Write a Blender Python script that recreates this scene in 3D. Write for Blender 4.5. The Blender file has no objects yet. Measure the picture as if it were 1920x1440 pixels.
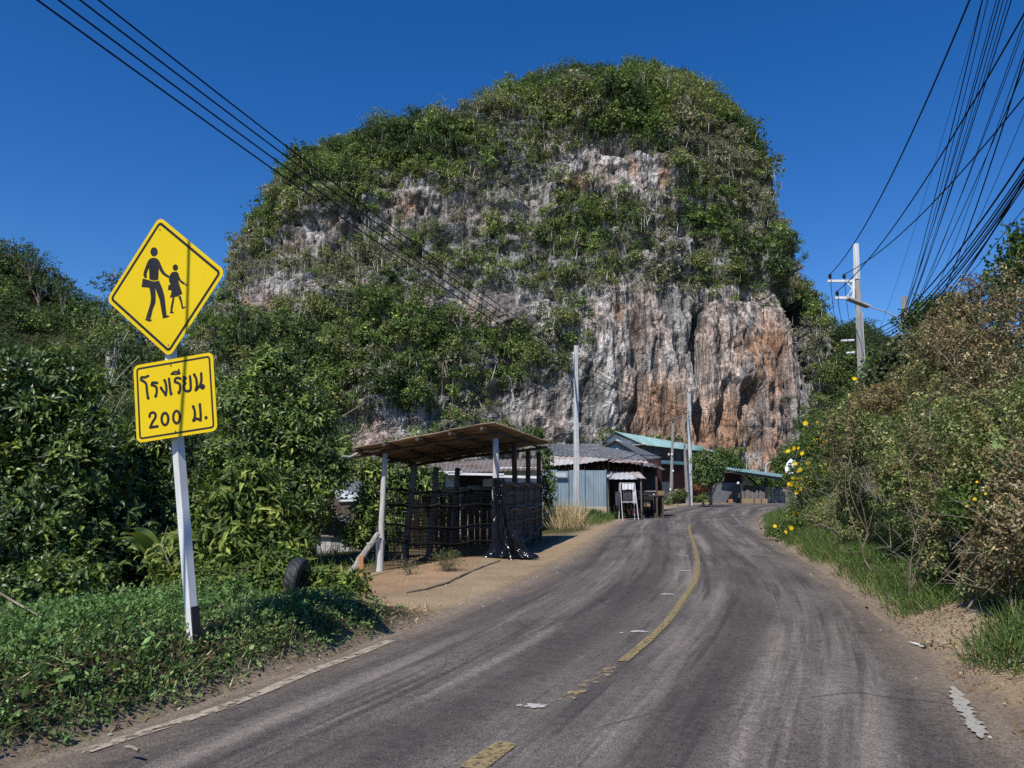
import bpy, math, random
import numpy as np
from mathutils import Vector, Matrix
random.seed(5)
RNG = np.random.default_rng(11)
SC = bpy.context.scene
COL = SC.collection
# ---------------------------------------------------------------- camera model (used to author places from the photograph)
F = 1478.0; HOR = 915.0; EYE = 1.6
PITCH = math.atan((HOR - 720) / F)
CP, SP = math.cos(PITCH), math.sin(PITCH)

def ray(px, py):
    cx = (px - 960) / F; cy = (720 - py) / F
    return np.array([cx, CP - cy * SP, SP + cy * CP])

def at(px, py, Y):
    d = ray(px, py); s = Y / d[1]
    return np.array([d[0] * s, Y, EYE + d[2] * s])

def gp(px, py, z=0.0):
    d = ray(px, py); s = (z - EYE) / d[2]
    return np.array([d[0] * s, d[1] * s, z])

def V(*a): return np.array(a, float)
def unit(v):
    v = np.asarray(v, float); return v / (np.linalg.norm(v, axis=-1, keepdims=True) + 1e-12)

# ---------------------------------------------------------------- noise
def _hash(ix, iy, iz, seed):
    h = (ix.astype(np.int64) * 374761393 + iy.astype(np.int64) * 668265263 + iz.astype(np.int64) * 2147483647 + seed * 974634777) & 0xFFFFFFFF
    h = ((h ^ (h >> 13)) * 1274126177) & 0xFFFFFFFF
    h = ((h ^ (h >> 16)) * 2246822519) & 0xFFFFFFFF
    return ((h ^ (h >> 15)) & 0xFFFFFF) / float(0xFFFFFF)

def vnoise(x, y, z, seed=0):
    x, y, z = np.broadcast_arrays(np.asarray(x, float), np.asarray(y, float), np.asarray(z, float))
    fx, fy, fz = np.floor(x), np.floor(y), np.floor(z)
    tx, ty, tz = x - fx, y - fy, z - fz
    tx = tx * tx * (3 - 2 * tx); ty = ty * ty * (3 - 2 * ty); tz = tz * tz * (3 - 2 * tz)
    ix, iy, iz = fx.astype(np.int64), fy.astype(np.int64), fz.astype(np.int64)
    def c(a, b, d): return _hash(ix + a, iy + b, iz + d, seed)
    x00 = c(0,0,0) * (1 - tx) + c(1,0,0) * tx; x10 = c(0,1,0) * (1 - tx) + c(1,1,0) * tx
    x01 = c(0,0,1) * (1 - tx) + c(1,0,1) * tx; x11 = c(0,1,1) * (1 - tx) + c(1,1,1) * tx
    y0 = x00 * (1 - ty) + x10 * ty; y1 = x01 * (1 - ty) + x11 * ty
    return (y0 * (1 - tz) + y1 * tz) * 2 - 1

def fbm(x, y, z, oct=4, seed=0, gain=0.5):
    a = 1.0; s = 0; t = 0; f = 1.0
    for o in range(oct):
        s = s + a * vnoise(x * f, y * f, z * f, seed + o * 17); t += a; a *= gain; f *= 2.03
    return s / t

def sstep(a, b, x):
    t = np.clip((np.asarray(x, float) - a) / (b - a), 0, 1); return t * t * (3 - 2 * t)

# ---------------------------------------------------------------- objects
def link(o, parent=None):
    COL.objects.link(o)
    if parent is not None: o.parent = parent
    return o

def tag(o, label=None, cat=None, group=None, kind=None):
    if label: o['label'] = label
    if cat: o['category'] = cat
    if group: o['group'] = group
    if kind: o['kind'] = kind
    return o

def thing(name, label, cat, loc=(0, 0, 0), group=None, rotz=0.0):
    o = bpy.data.objects.new(name, None); link(o)
    o.empty_display_size = 0.2
    o.location = loc; o.rotation_euler = (0, 0, rotz)
    return tag(o, label, cat, group)

def raw_mesh(name, verts, faces_idx, loop_counts, mat, col=None, uv=None, smooth=False):
    me = bpy.data.meshes.new(name)
    verts = np.ascontiguousarray(verts, np.float32)
    faces_idx = np.ascontiguousarray(faces_idx, np.int32).ravel()
    loop_counts = np.ascontiguousarray(loop_counts, np.int32)
    me.vertices.add(len(verts)); me.vertices.foreach_set('co', verts.ravel())
    me.loops.add(len(faces_idx)); me.loops.foreach_set('vertex_index', faces_idx)
    me.polygons.add(len(loop_counts))
    st = np.zeros(len(loop_counts), np.int32); st[1:] = np.cumsum(loop_counts)[:-1]
    me.polygons.foreach_set('loop_start', st)
    me.polygons.foreach_set('loop_total', loop_counts)
    me.polygons.foreach_set('use_smooth', np.full(len(loop_counts), bool(smooth)))
    if col is not None:
        c = np.ones((len(verts), 4), np.float32); c[:, :3] = col
        a = me.attributes.new('Col', 'FLOAT_COLOR', 'POINT'); a.data.foreach_set('color', c.ravel())
    if uv is not None:
        a = me.attributes.new('road', 'FLOAT_VECTOR', 'POINT'); a.data.foreach_set('vector', np.ascontiguousarray(uv, np.float32).ravel())
    me.update(calc_edges=True); me.validate()
    if mat: me.materials.append(mat)
    return me

def put(name, me, parent=None):
    """a mesh authored in world coordinates, hung under a thing at parent.location (unrotated things only)"""
    o = bpy.data.objects.new(name, me); link(o, parent)
    if parent is not None and parent.type == 'EMPTY' and parent.parent is None:
        o.matrix_parent_inverse = (Matrix.Translation(parent.location)).inverted()
    return o

class MB:
    """collects polygons; build() links them as one mesh object"""
    def __init__(s): s.v = []; s.f = []; s.c = []; s.n = 0
    def add(s, verts, faces, col=None):
        verts = np.asarray(verts, float).reshape(-1, 3)
        s.v.append(verts); s.f += [[i + s.n for i in f] for f in faces]
        s.c.append(np.tile(np.array(col if col is not None else (1, 1, 1), float), (len(verts), 1)) if np.ndim(col) < 2 else np.asarray(col))
        s.n += len(verts); return s
    def box(s, c, size, R=None, col=None):
        h = np.array(size) / 2
        P = np.array([[x, y, z] for x in (-1, 1) for y in (-1, 1) for z in (-1, 1)]) * h
        if R is not None: P = P @ np.asarray(R).T
        return s.add(P + np.array(c), [(0,1,3,2),(4,6,7,5),(0,4,5,1),(2,3,7,6),(0,2,6,4),(1,5,7,3)], col)
    def bar(s, p, q, w, h, up=(0, 0, 1), col=None):
        p = np.array(p, float); q = np.array(q, float); a = unit(q - p)
        b = np.cross(a, up)
        if np.linalg.norm(b) < 1e-4: b = np.cross(a, (0, 1, 0))
        b = unit(b); c = np.cross(b, a)
        R = np.stack([a, b, c], 1)
        return s.box((p + q) / 2, (np.linalg.norm(q - p), w, h), R, col)
    def tube(s, pts, rad, k=6, col=None, cap=True):
        pts = np.asarray(pts, float); n = len(pts)
        rad = np.full(n, rad, float) if np.ndim(rad) == 0 else np.asarray(rad, float)
        T = np.gradient(pts, axis=0); T = unit(T)
        ref = np.array([0, 0, 1.0]) if abs(T[0, 2]) < 0.9 else np.array([0, 1.0, 0])
        V_ = []
        b = unit(np.cross(T[0], ref))
        for i in range(n):
            b = unit(b - T[i] * np.dot(b, T[i])); c = np.cross(T[i], b)
            a = np.arange(k) * 2 * math.pi / k
            V_.append(pts[i] + rad[i] * (np.cos(a)[:, None] * b + np.sin(a)[:, None] * c))
        Fs = [(i*k+j, i*k+(j+1) % k, (i+1)*k+(j+1) % k, (i+1)*k+j) for i in range(n-1) for j in range(k)]
        if cap: Fs += [tuple(range(k))[::-1], tuple((n-1)*k + j for j in range(k))]
        return s.add(np.concatenate(V_), Fs, col)
    def quad(s, a, b, c, d, col=None): return s.add([a, b, c, d], [(0, 1, 2, 3)], col)
    def slab(s, a, b, c, d, t, col=None):
        """a four-cornered sheet of thickness t (downwards along its normal)"""
        P = np.array([a, b, c, d], float); n = unit(np.cross(P[1]-P[0], P[3]-P[0]))
        if n[2] < 0: n = -n
        return s.add(np.concatenate([P, P - n * t]), [(0,1,2,3),(7,6,5,4),(0,4,5,1),(1,5,6,2),(2,6,7,3),(3,7,4,0)], col)
    def corrugated(s, o, u, v, period=0.18, amp=0.03, sub=4, nv=3, sagv=0.0, t=0.012, wob=0.0):
        """corrugated sheet: waves follow each other along u, run along v"""
        o, u, v = (np.asarray(x, float) for x in (o, u, v))
        n = unit(np.cross(u, v)); n = n if n[2] > 0 or abs(n[2]) < 1e-6 else -n
        L = np.linalg.norm(u); nu = max(2, int(L / period * sub))
        a = np.linspace(0, 1, nu + 1); b = np.linspace(0, 1, nv + 1)
        A, B = np.meshgrid(a, b, indexing='ij')
        w = amp * np.sin(A * L / period * 2 * math.pi) - sagv * np.sin(B * math.pi)
        if wob: w = w + wob * fbm(A * L / 1.1 + o[0] * 3, B * 2.1, 0 * A + o[1], 2, 5)
        P = o + A[..., None] * u + B[..., None] * v + w[..., None] * n
        P = P.reshape(-1, 3); m = nv + 1
        fc = [(i*m+j, (i+1)*m+j, (i+1)*m+j+1, i*m+j+1) for i in range(nu) for j in range(nv)]
        s.add(P, fc)
        s.add(P - n * t, [f[::-1] for f in fc])
        return s
    def build(s, name, mat, parent=None, smooth=False):
        v = np.concatenate(s.v); c = np.concatenate(s.c)
        lc = [len(f) for f in s.f]
        me = raw_mesh(name, v, np.concatenate([np.array(f) for f in s.f]), lc, mat, c, None, smooth)
        return put(name, me, parent)

def dup(root, loc, rotz=0.0, scale=1.0, label=None, group=None):
    r = root.copy(); link(r); r.location = loc; r.rotation_euler = (0, 0, rotz)
    r.scale = (scale, scale, scale) if np.ndim(scale) == 0 else scale
    if label: r['label'] = label
    if group: r['group'] = group
    for ch in root.children:
        c = ch.copy(); COL.objects.link(c); c.parent = r
        for g in ch.children:
            d = g.copy(); COL.objects.link(d); d.parent = c
    return r

# ---------------------------------------------------------------- materials
class NT:
    def __init__(s, name):
        s.m = bpy.data.materials.new(name); s.m.use_nodes = True
        s.t = s.m.node_tree; s.t.nodes.clear()
        s.out = s.t.nodes.new('ShaderNodeOutputMaterial')
    def n(s, kind, **kw):
        nd = s.t.nodes.new('ShaderNode' + kind)
        for k, v in kw.items():
            if k in nd.inputs.keys() if isinstance(k, str) else False: s.set(nd.inputs[k], v)
            else: setattr(nd, k, v)
        return nd
    def set(s, sock, v):
        if hasattr(v, 'is_output') or isinstance(v, bpy.types.NodeSocket): s.t.links.new(v, sock)
        else: sock.default_value = v
    def noise(s, vec, scale, detail=4, rough=0.55):
        nd = s.t.nodes.new('ShaderNodeTexNoise')
        nd.inputs['Scale'].default_value = scale; nd.inputs['Detail'].default_value = detail; nd.inputs['Roughness'].default_value = rough
        if vec is not None: s.t.links.new(vec, nd.inputs['Vector'])
        return nd.outputs['Fac']
    def coord(s, scale=(1, 1, 1), kind='Object', rot=(0, 0, 0)):
        tc = s.t.nodes.new('ShaderNodeTexCoord'); mp = s.t.nodes.new('ShaderNodeMapping')
        mp.inputs['Scale'].default_value = scale; mp.inputs['Rotation'].default_value = rot
        s.t.links.new(tc.outputs[kind], mp.inputs['Vector']); return mp.outputs['Vector']
    def attr(s, name):
        nd = s.t.nodes.new('ShaderNodeAttribute'); nd.attribute_name = name; return nd
    def ramp(s, fac, stops):
        nd = s.t.nodes.new('ShaderNodeValToRGB'); s.t.links.new(fac, nd.inputs['Fac'])
        e = nd.color_ramp.elements
        while len(e) < len(stops): e.new(0.5)
        for el, (p, c) in zip(e, stops):
            el.position = p; el.color = (*c, 1) if len(c) == 3 else c
        return nd.outputs['Color']
    def rampf(s, fac, lo, hi, a=0.0, b=1.0):
        nd = s.t.nodes.new('ShaderNodeMapRange'); s.t.links.new(fac, nd.inputs['Value'])
        for k, v in zip(('From Min', 'From Max', 'To Min', 'To Max'), (lo, hi, a, b)): nd.inputs[k].default_value = v
        return nd.outputs['Result']
    def mix(s, fac, a, b, mode='MIX'):
        nd = s.t.nodes.new('ShaderNodeMix'); nd.data_type = 'RGBA'; nd.blend_type = mode
        s.set(nd.inputs[0], fac)
        for sock, v in ((nd.inputs[6], a), (nd.inputs[7], b)):
            if isinstance(v, (tuple, list)): sock.default_value = (*v, 1) if len(v) == 3 else v
            else: s.t.links.new(v, sock)
        return nd.outputs[2]
    def math(s, op, a, b=0.0):
        nd = s.t.nodes.new('ShaderNodeMath'); nd.operation = op
        s.set(nd.inputs[0], a); s.set(nd.inputs[1], b); return nd.outputs[0]
    def bump(s, h, strength=0.3, dist=0.05):
        nd = s.t.nodes.new('ShaderNodeBump'); nd.inputs['Strength'].default_value = strength; nd.inputs['Distance'].default_value = dist
        s.t.links.new(h, nd.inputs['Height']); return nd.outputs['Normal']
    def bsdf(s, color, rough=0.7, spec=0.3, normal=None, metal=0.0):
        nd = s.t.nodes.new('ShaderNodeBsdfPrincipled')
        if isinstance(color, (tuple, list)): nd.inputs['Base Color'].default_value = (*color, 1)
        else: s.t.links.new(color, nd.inputs['Base Color'])
        s.set(nd.inputs['Roughness'], rough); nd.inputs['Specular IOR Level'].default_value = spec
        nd.inputs['Metallic'].default_value = metal
        if normal is not None: s.t.links.new(normal, nd.inputs['Normal'])
        return nd.outputs['BSDF']
    def done(s, sh):
        s.t.links.new(sh, s.out.inputs['Surface']); return s.m

def leaf_mat(name, rough=0.5, spec=0.4, transl=0.25, gain=1.0):
    t = NT(name); c = t.attr('Col').outputs['Color']
    if gain != 1.0: c = t.mix(1.0, c, (gain, gain, gain), 'MULTIPLY')
    p = t.bsdf(c, rough, spec)
    tr = t.t.nodes.new('ShaderNodeBsdfTranslucent')
    t.t.links.new(t.mix(1.0, c, (1.25, 1.3, 0.55), 'MULTIPLY'), tr.inputs['Color'])
    mx = t.t.nodes.new('ShaderNodeMixShader'); mx.inputs[0].default_value = transl
    t.t.links.new(p, mx.inputs[1]); t.t.links.new(tr.outputs[0], mx.inputs[2])
    return t.done(mx.outputs[0])

def plain(name, a, b, scale=6.0, rough=0.75, spec=0.25, stretch=(1, 1, 1), bump=0.25, bdist=0.01, metal=0.0, lo=0.35, hi=0.65, dirt=None):
    """two-tone weathered surface, optional dirt towards a third colour in large patches"""
    t = NT(name); co = t.coord(stretch)
    f = t.noise(co, scale, 6, 0.6)
    c = t.mix(t.rampf(f, lo, hi), a, b)
    if dirt is not None:
        g = t.noise(t.coord((1, 1, 0.6)), scale * 0.35, 4, 0.6)
        c = t.mix(t.rampf(g, 0.48, 0.68, 0, 0.85), c, dirt)
    c = t.mix(1.0, c, t.attr('Col').outputs['Color'], 'MULTIPLY')
    return t.done(t.bsdf(c, rough, spec, t.bump(t.noise(co, scale * 2.5, 5, 0.65), bump, bdist), metal))

M = {}
M['leaf_gloss'] = leaf_mat('glossy_leaf', 0.40, 0.5, 0.2)
M['leaf'] = leaf_mat('soft_leaf', 0.6, 0.3, 0.28, 1.1)
M['leaf_far'] = leaf_mat('far_leaf', 0.65, 0.25, 0.25, 1.45)
M['leaf_dry'] = leaf_mat('dry_leaf', 0.7, 0.2, 0.25, 1.3)
M['petal'] = leaf_mat('petal', 0.6, 0.2, 0.3)
M['bark'] = plain('bark', (0.16, 0.125, 0.095), (0.30, 0.26, 0.21), 9, 0.9, 0.1, (1, 1, 0.25), 0.5, 0.02)
M['bark_pale'] = plain('pale_bark', (0.36, 0.33, 0.29), (0.55, 0.52, 0.47), 4, 0.9, 0.1, (1, 1, 0.2))
M['twig'] = plain('twig', (0.13, 0.10, 0.075), (0.30, 0.25, 0.20), 4, 0.9, 0.1)
M['wood_grey'] = plain('weathered_grey_wood', (0.20, 0.185, 0.165), (0.42, 0.40, 0.37), 5, 0.85, 0.15, (6, 6, 0.5), 0.5, 0.01)
M['wood_brown'] = plain('dark_brown_wood', (0.055, 0.042, 0.032), (0.13, 0.10, 0.078), 5, 0.85, 0.15, (5, 5, 0.6), 0.5, 0.01)
M['wood_post'] = plain('shed_post_wood', (0.11, 0.095, 0.08), (0.24, 0.215, 0.185), 6, 0.85, 0.15, (6, 6, 0.5), 0.5, 0.01)
M['wood_orange'] = plain('raw_orange_wood', (0.38, 0.18, 0.07), (0.48, 0.25, 0.11), 6, 0.8, 0.15, (6, 6, 0.6))
M['concrete'] = plain('pole_concrete', (0.50, 0.50, 0.48), (0.64, 0.64, 0.62), 3, 0.85, 0.2, (1, 1, 0.35), 0.2, 0.005, dirt=(0.42, 0.42, 0.41))
M['concrete_dark'] = plain('stained_concrete', (0.26, 0.25, 0.24), (0.45, 0.44, 0.42), 5, 0.9, 0.2, (1, 1, 0.35), 0.3, 0.006)
M['galv'] = plain('galvanised_steel', (0.50, 0.52, 0.53), (0.64, 0.66, 0.67), 7, 0.5, 0.5, (1, 1, 0.4), 0.08, 0.003)
M['paint_white'] = plain('white_paint', (0.66, 0.67, 0.66), (0.80, 0.80, 0.79), 5, 0.6, 0.35, (1, 1, 0.4), 0.08, 0.003, dirt=(0.58, 0.57, 0.54))
M['paint_black'] = plain('black_paint', (0.018, 0.018, 0.02), (0.03, 0.03, 0.032), 5, 0.5, 0.35, bump=0.05)
M['black_plastic'] = None
M['rubber'] = plain('rubber', (0.014, 0.016, 0.018), (0.035, 0.038, 0.042), 14, 0.6, 0.35, bump=0.2)
M['wire'] = plain('cable', (0.010, 0.009, 0.011), (0.014, 0.012, 0.014), 5, 0.6, 0.2, bump=0.0)
M['insul'] = plain('glazed_insulator', (0.012, 0.011, 0.012), (0.02, 0.017, 0.016), 5, 0.3, 0.5, bump=0.0)
M['tin_dark'] = plain('grey_roofing', (0.085, 0.09, 0.10), (0.16, 0.165, 0.175), 3, 0.6, 0.3, (1, 1, 1), 0.2, 0.006, dirt=(0.22, 0.21, 0.20))
M['tin_light'] = plain('pale_zinc', (0.40, 0.43, 0.45), (0.55, 0.58, 0.60), 3, 0.45, 0.45, (1, 1, 1), 0.1, 0.004, dirt=(0.36, 0.26, 0.20))
M['tin_rust'] = plain('rusty_zinc', (0.36, 0.31, 0.28), (0.52, 0.50, 0.48), 2.2, 0.6, 0.3, (1, 1, 1), 0.15, 0.004, dirt=(0.24, 0.12, 0.075))
M['tin_teal'] = plain('teal_roofing', (0.20, 0.345, 0.34), (0.29, 0.44, 0.43), 1.6, 0.6, 0.25, (1, 1, 1), 0.1, 0.004, dirt=(0.17, 0.27, 0.265))
M['red_wall'] = plain('dark_red_wall', (0.042, 0.018, 0.018), (0.06, 0.026, 0.025), 3, 0.8, 0.2, (1, 1, 0.5))
M['wall_white'] = plain('white_board', (0.60, 0.64, 0.66), (0.72, 0.75, 0.76), 3, 0.7, 0.25, (1, 1, 0.4), dirt=(0.42, 0.45, 0.47))
M['tarp_grey'] = plain('grey_tarp', (0.10, 0.105, 0.11), (0.15, 0.155, 0.16), 3, 0.6, 0.3, (1, 1, 1), 0.3, 0.02)
M['cloth_dark'] = plain('dark_cloth', (0.06, 0.05, 0.07), (0.13, 0.11, 0.14), 9, 0.9, 0.1, (1, 1, 0.3), 0.4, 0.02)
M['cloth_white'] = plain('white_cloth', (0.66, 0.66, 0.68), (0.80, 0.80, 0.80), 9, 0.9, 0.1, (1, 1, 0.3), 0.4, 0.02)
M['crate'] = plain('crate_wood', (0.22, 0.155, 0.09), (0.34, 0.25, 0.155), 6, 0.85, 0.15, (1, 1, 4), 0.4, 0.01)
M['brick'] = plain('terracotta', (0.36, 0.16, 0.09), (0.44, 0.22, 0.13), 6, 0.85, 0.15)
M['stone'] = plain('pale_stone', (0.33, 0.30, 0.26), (0.48, 0.45, 0.40), 7, 0.9, 0.15, bump=0.5, bdist=0.02)
M['dish'] = plain('dish_white', (0.70, 0.72, 0.74), (0.78, 0.79, 0.80), 3, 0.5, 0.4, bump=0.0)
M['litter'] = plain('pale_litter', (0.62, 0.62, 0.60), (0.80, 0.80, 0.78), 20, 0.7, 0.3)
# ---------------------------------------------------------------- road edges, read off the photograph's ground plane
L_PX = [(67,1417),(160,1397),(260,1368),(367,1337),(500,1290),(567,1257),(640,1233),(735,1194),(877,1146),(996,1094),(1067,1047),(1127,1007),(1155,983),(1202,964),(1257,952)]
R_PX = [(1855,1410),(1838,1385),(1793,1300),(1716,1214),(1655,1153),(1609,1116),(1551,1079),(1502,1046),(1441,1009),(1424,988),(1421,972),(1435,962)]
Ledge = [tuple(gp(*p)[:2]) for p in L_PX]; Redge = [tuple(gp(*p)[:2]) for p in R_PX]
Ledge = [(-6.6, -9.0), (-4.4, 1.0)] + Ledge + [(18.5, 78.0), (25, 86.5), (36, 92.5), (60, 97), (110, 101), (240, 106)]
Redge = [(1.9, -9.0), (2.4, 1.0)] + Redge + [(21.5, 61.0), (28, 71.0), (39, 78.5), (60, 83.5), (110, 87.5), (240, 92)]
Ledge = np.array(Ledge); Redge = np.array(Redge)

def smooth_poly(P, n, k=3):
    P = np.asarray(P, float)
    d = np.r_[0, np.cumsum(np.linalg.norm(np.diff(P, axis=0), axis=1))]
    m = 1200; t = np.linspace(0, d[-1], m)
    Q = np.stack([np.interp(t, d, P[:, i]) for i in range(P.shape[1])], 1)
    w = np.hanning(61); w /= w.sum()
    for _ in range(k):
        E_ = np.concatenate([2 * Q[:1] - Q[30:0:-1], Q, 2 * Q[-1:] - Q[-2:-32:-1]])
        Q = np.stack([np.convolve(E_[:, i], w, 'valid') for i in range(P.shape[1])], 1)
    return Q
LS, RS = smooth_poly(Ledge, 0, 1), smooth_poly(Redge, 0, 1)

def signed_dist(x, y, P, step=4):
    """distance to polyline P, positive on its left (seen along it)"""
    x = np.asarray(x, float).ravel(); y = np.asarray(y, float).ravel()
    P = P[::step]; best = np.full(x.shape, 1e9); sg = np.ones(x.shape)
    for a, b in zip(P[:-1], P[1:]):
        ab = b - a; L2 = (ab ** 2).sum()
        t = np.clip(((x - a[0]) * ab[0] + (y - a[1]) * ab[1]) / L2, 0, 1)
        dx = x - a[0] - t * ab[0]; dy = y - a[1] - t * ab[1]; d = dx * dx + dy * dy
        m = d < best; best = np.where(m, d, best)
        sg = np.where(m, np.sign(ab[0] * dy - ab[1] * dx), sg)
    return np.sqrt(best) * sg

def dists(x, y):
    return signed_dist(x, y, LS, 12), -signed_dist(x, y, RS, 12)

def ground_h(x, y, dl=None, dr=None):
    x = np.asarray(x, float).ravel(); y = np.asarray(y, float).ravel()
    if dl is None: dl, dr = dists(x, y)
    h = np.full(x.shape, -0.035)
    off = np.maximum(dl, dr)
    h += 0.035 * sstep(0.0, 0.25, off) + 0.03 * fbm(x * .8, y * .8, 0, 3, 3) * sstep(0.2, 1.2, off)
    # left bank that carries the sign
    nl = 1 - sstep(8.6, 11.2, y)
    h += nl * 0.40 * sstep(0.02, 0.70, dl) - nl * 0.25 * sstep(2.4, 4.5, dl)
    # dirt apron falling away from the road to the shed's left
    fl = sstep(10, 14, y) * (1 - sstep(34, 44, y))
    h += fl * (-0.26 * sstep(1.6, 4.6, dl) + 0.10 * np.exp(-((dl - 2.3) / 0.9) ** 2) * np.exp(-((y - 17.3) / 1.6) ** 2))
    # a hummock in front of the blue fence
    h += 0.30 * np.exp(-((x - 4.2) / 2.2) ** 2 - ((y - 38.5) / 3.2) ** 2) * sstep(.3, 1.6, dl)
    h -= 0.6 * sstep(6, 14, dl) * (1 - sstep(50, 80, y))
    # right bank
    k = 1 - 0.6 * sstep(40, 60, y)
    h += k * (0.30 * sstep(0.12, 1.1, dr) + 0.75 * sstep(1.0, 4.0, dr) + 1.4 * sstep(4, 10, dr) + 1.5 * sstep(10, 30, dr))
    h += 0.10 * np.exp(-((dr - .65) / 0.35) ** 2 - ((y - 8.6) / 0.9) ** 2)
    h *= np.where(off < 0, 1.0, 1.0)
    return h

def gz(x, y): return float(ground_h([x], [y])[0])
def on(x, y, dz=0.0): return V(x, y, gz(x, y) + dz)

def axis(segs):
    out = []
    for a, b, s in segs: out.append(np.arange(a, b, s))
    return np.unique(np.concatenate(out))
gx = axis([(-900, -150, 50), (-150, -40, 8), (-40, -9, 1.0), (-9, 12, .14), (12, 40, .6), (40, 150, 8), (150, 901, 50)])
gy = axis([(-60, -6, 3), (-6, 2, .6), (2, 30, .15), (30, 70, .6), (70, 130, 3), (130, 400, 15), (400, 1600, 120)])
GX, GY = np.meshgrid(gx, gy, indexing='ij')
dl, dr = dists(GX, GY)
gzv = ground_h(GX, GY, dl, dr)
xs, ys = GX.ravel(), GY.ravel()
tan = np.array([0.40, 0.305, 0.20]); red = np.array([0.40, 0.205, 0.11]); soil = np.array([0.085, 0.066, 0.042]); green = np.array([0.07, 0.08, 0.032]); pale = np.array([0.46, 0.37, 0.255])
n1 = fbm(xs * .55, ys * .55, 0, 4, 8); n2 = fbm(xs * 2.3, ys * 2.3, 0, 3, 9)
c = tan + 0 * xs[:, None]
def blend(c, col, w): return c * (1 - w[:, None]) + col * w[:, None]
# left bank: soil under plants but for a tan strip by the road
c = blend(c, soil, (1 - sstep(9.5, 11.5, ys + n1 * 1.2)) * sstep(.05, .35, dl + n2 * .12))
c = blend(c, red, 0.38 * sstep(9, 11, ys) * (1 - sstep(19, 23, ys)) * sstep(1.2, 2.0, dl + .5 * n1) * (1 - sstep(3.2, 4.4, dl)))
c = blend(c, soil * 1.4, sstep(17.8, 18.4, ys) * (1 - sstep(26, 30, ys)) * sstep(1.0, 1.4, dl) * .8)  # shade of the shed put into its floor as darker soil
c = blend(c, green * 1.1, sstep(5.2, 7, dl + n1) )
c = blend(c, green * 1.1, sstep(26, 30, ys) * sstep(.6, 1.4, dl + n1 * .5) * (ys < 60))
c = blend(c, green * .9, sstep(.9, 1.8, dr + n1 * .9 + n2 * .3))
c = blend(c, pale, .9 * np.exp(-((dr - .55) / 0.45) ** 2 - ((ys - 8.7) / 1.0) ** 2))
c = blend(c, np.array([0.27, 0.22, 0.18]), (np.maximum(dl, dr) < .25) * .7)
c *= (1 + .22 * n2[:, None] + .12 * n1[:, None])
t = NT('bare_earth')
co = t.coord()
cc = t.attr('Col').outputs['Color']
f1 = t.noise(co, 22, 6, 0.7); f2 = t.noise(co, 95, 3, 0.6)
cc = t.mix(t.rampf(f1, .35, .7), cc, t.mix(1.0, cc, (0.55, 0.5, 0.42), 'MULTIPLY'))
cc = t.mix(t.rampf(f2, .56, .72, 0, .65), cc, t.mix(1.0, cc, (1.5, 1.5, 1.5), 'MULTIPLY'))
cc = t.mix(t.rampf(t.noise(co, 60, 4, .7), .6, .72, 0, .7), cc, (0.05, 0.04, 0.028))
M['earth'] = t.done(t.bsdf(cc, 0.95, 0.1, t.bump(t.noise(co, 30, 8, .75), .8, .03)))
ny = len(gy)
idx = np.arange(len(gx) * ny).reshape(len(gx), ny)
fq = np.stack([idx[:-1, :-1], idx[1:, :-1], idx[1:, 1:], idx[:-1, 1:]], -1).reshape(-1, 4)
me = raw_mesh('ground', np.stack([xs, ys, gzv], 1), fq, np.full(len(fq), 4), M['earth'], np.clip(c, 0.01, .8), None, True)
tag(put('ground', me), kind='structure')

# ---------------------------------------------------------------- road
NS, NU = 700, 40
def resample(P, ys=None):
    d = np.r_[0, np.cumsum(np.linalg.norm(np.diff(P, axis=0), axis=1))]; return d
# parametrise both edges by matching stations along the left edge
sta = np.concatenate([np.linspace(0, .33, 420), np.linspace(.33, 1, 160)[1:]])
dL = resample(LS); dR = resample(RS)
# pair stations: by y up to the bend, then by fraction
def pair():
    out = []
    yl = np.concatenate([np.arange(-9, 30, .12), np.arange(30, 60, .35)])
    for y in yl:
        yr = y - 0.10 * max(y, 0) if y < 60 else y
        xl = np.interp(y, LS[:400, 1], LS[:400, 0]) if False else None
        out.append((y, yr))
    return out
mono = lambda P: P[: np.argmax(P[:, 1] > 60) or len(P)]
LA, RA = mono(LS), mono(RS)
rows = []
for y in np.concatenate([np.arange(-9, 30, .12), np.arange(30, 60, .4)]):
    yr = y * 0.92
    rows.append(((np.interp(y, LA[:, 1], LA[:, 0]), y), (np.interp(yr, RA[:, 1], RA[:, 0]), yr)))
lb, rb = LS[len(LA):], RS[np.argmax(RS[:, 1] > 55.2):]
for f in np.linspace(0, 1, 160)[1:] ** 1.3:
    def pick(P):
        d = resample(P); s = f * d[-1]; return (np.interp(s, d, P[:, 0]), np.interp(s, d, P[:, 1]))
    rows.append((pick(lb), pick(rb)))
A = np.array([r[0] for r in rows]); B = np.array([r[1] for r in rows])
mid = (A + B) / 2; along = np.r_[0, np.cumsum(np.linalg.norm(np.diff(mid, axis=0), axis=1))]
uu = np.linspace(0, 1, NU + 1)
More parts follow.
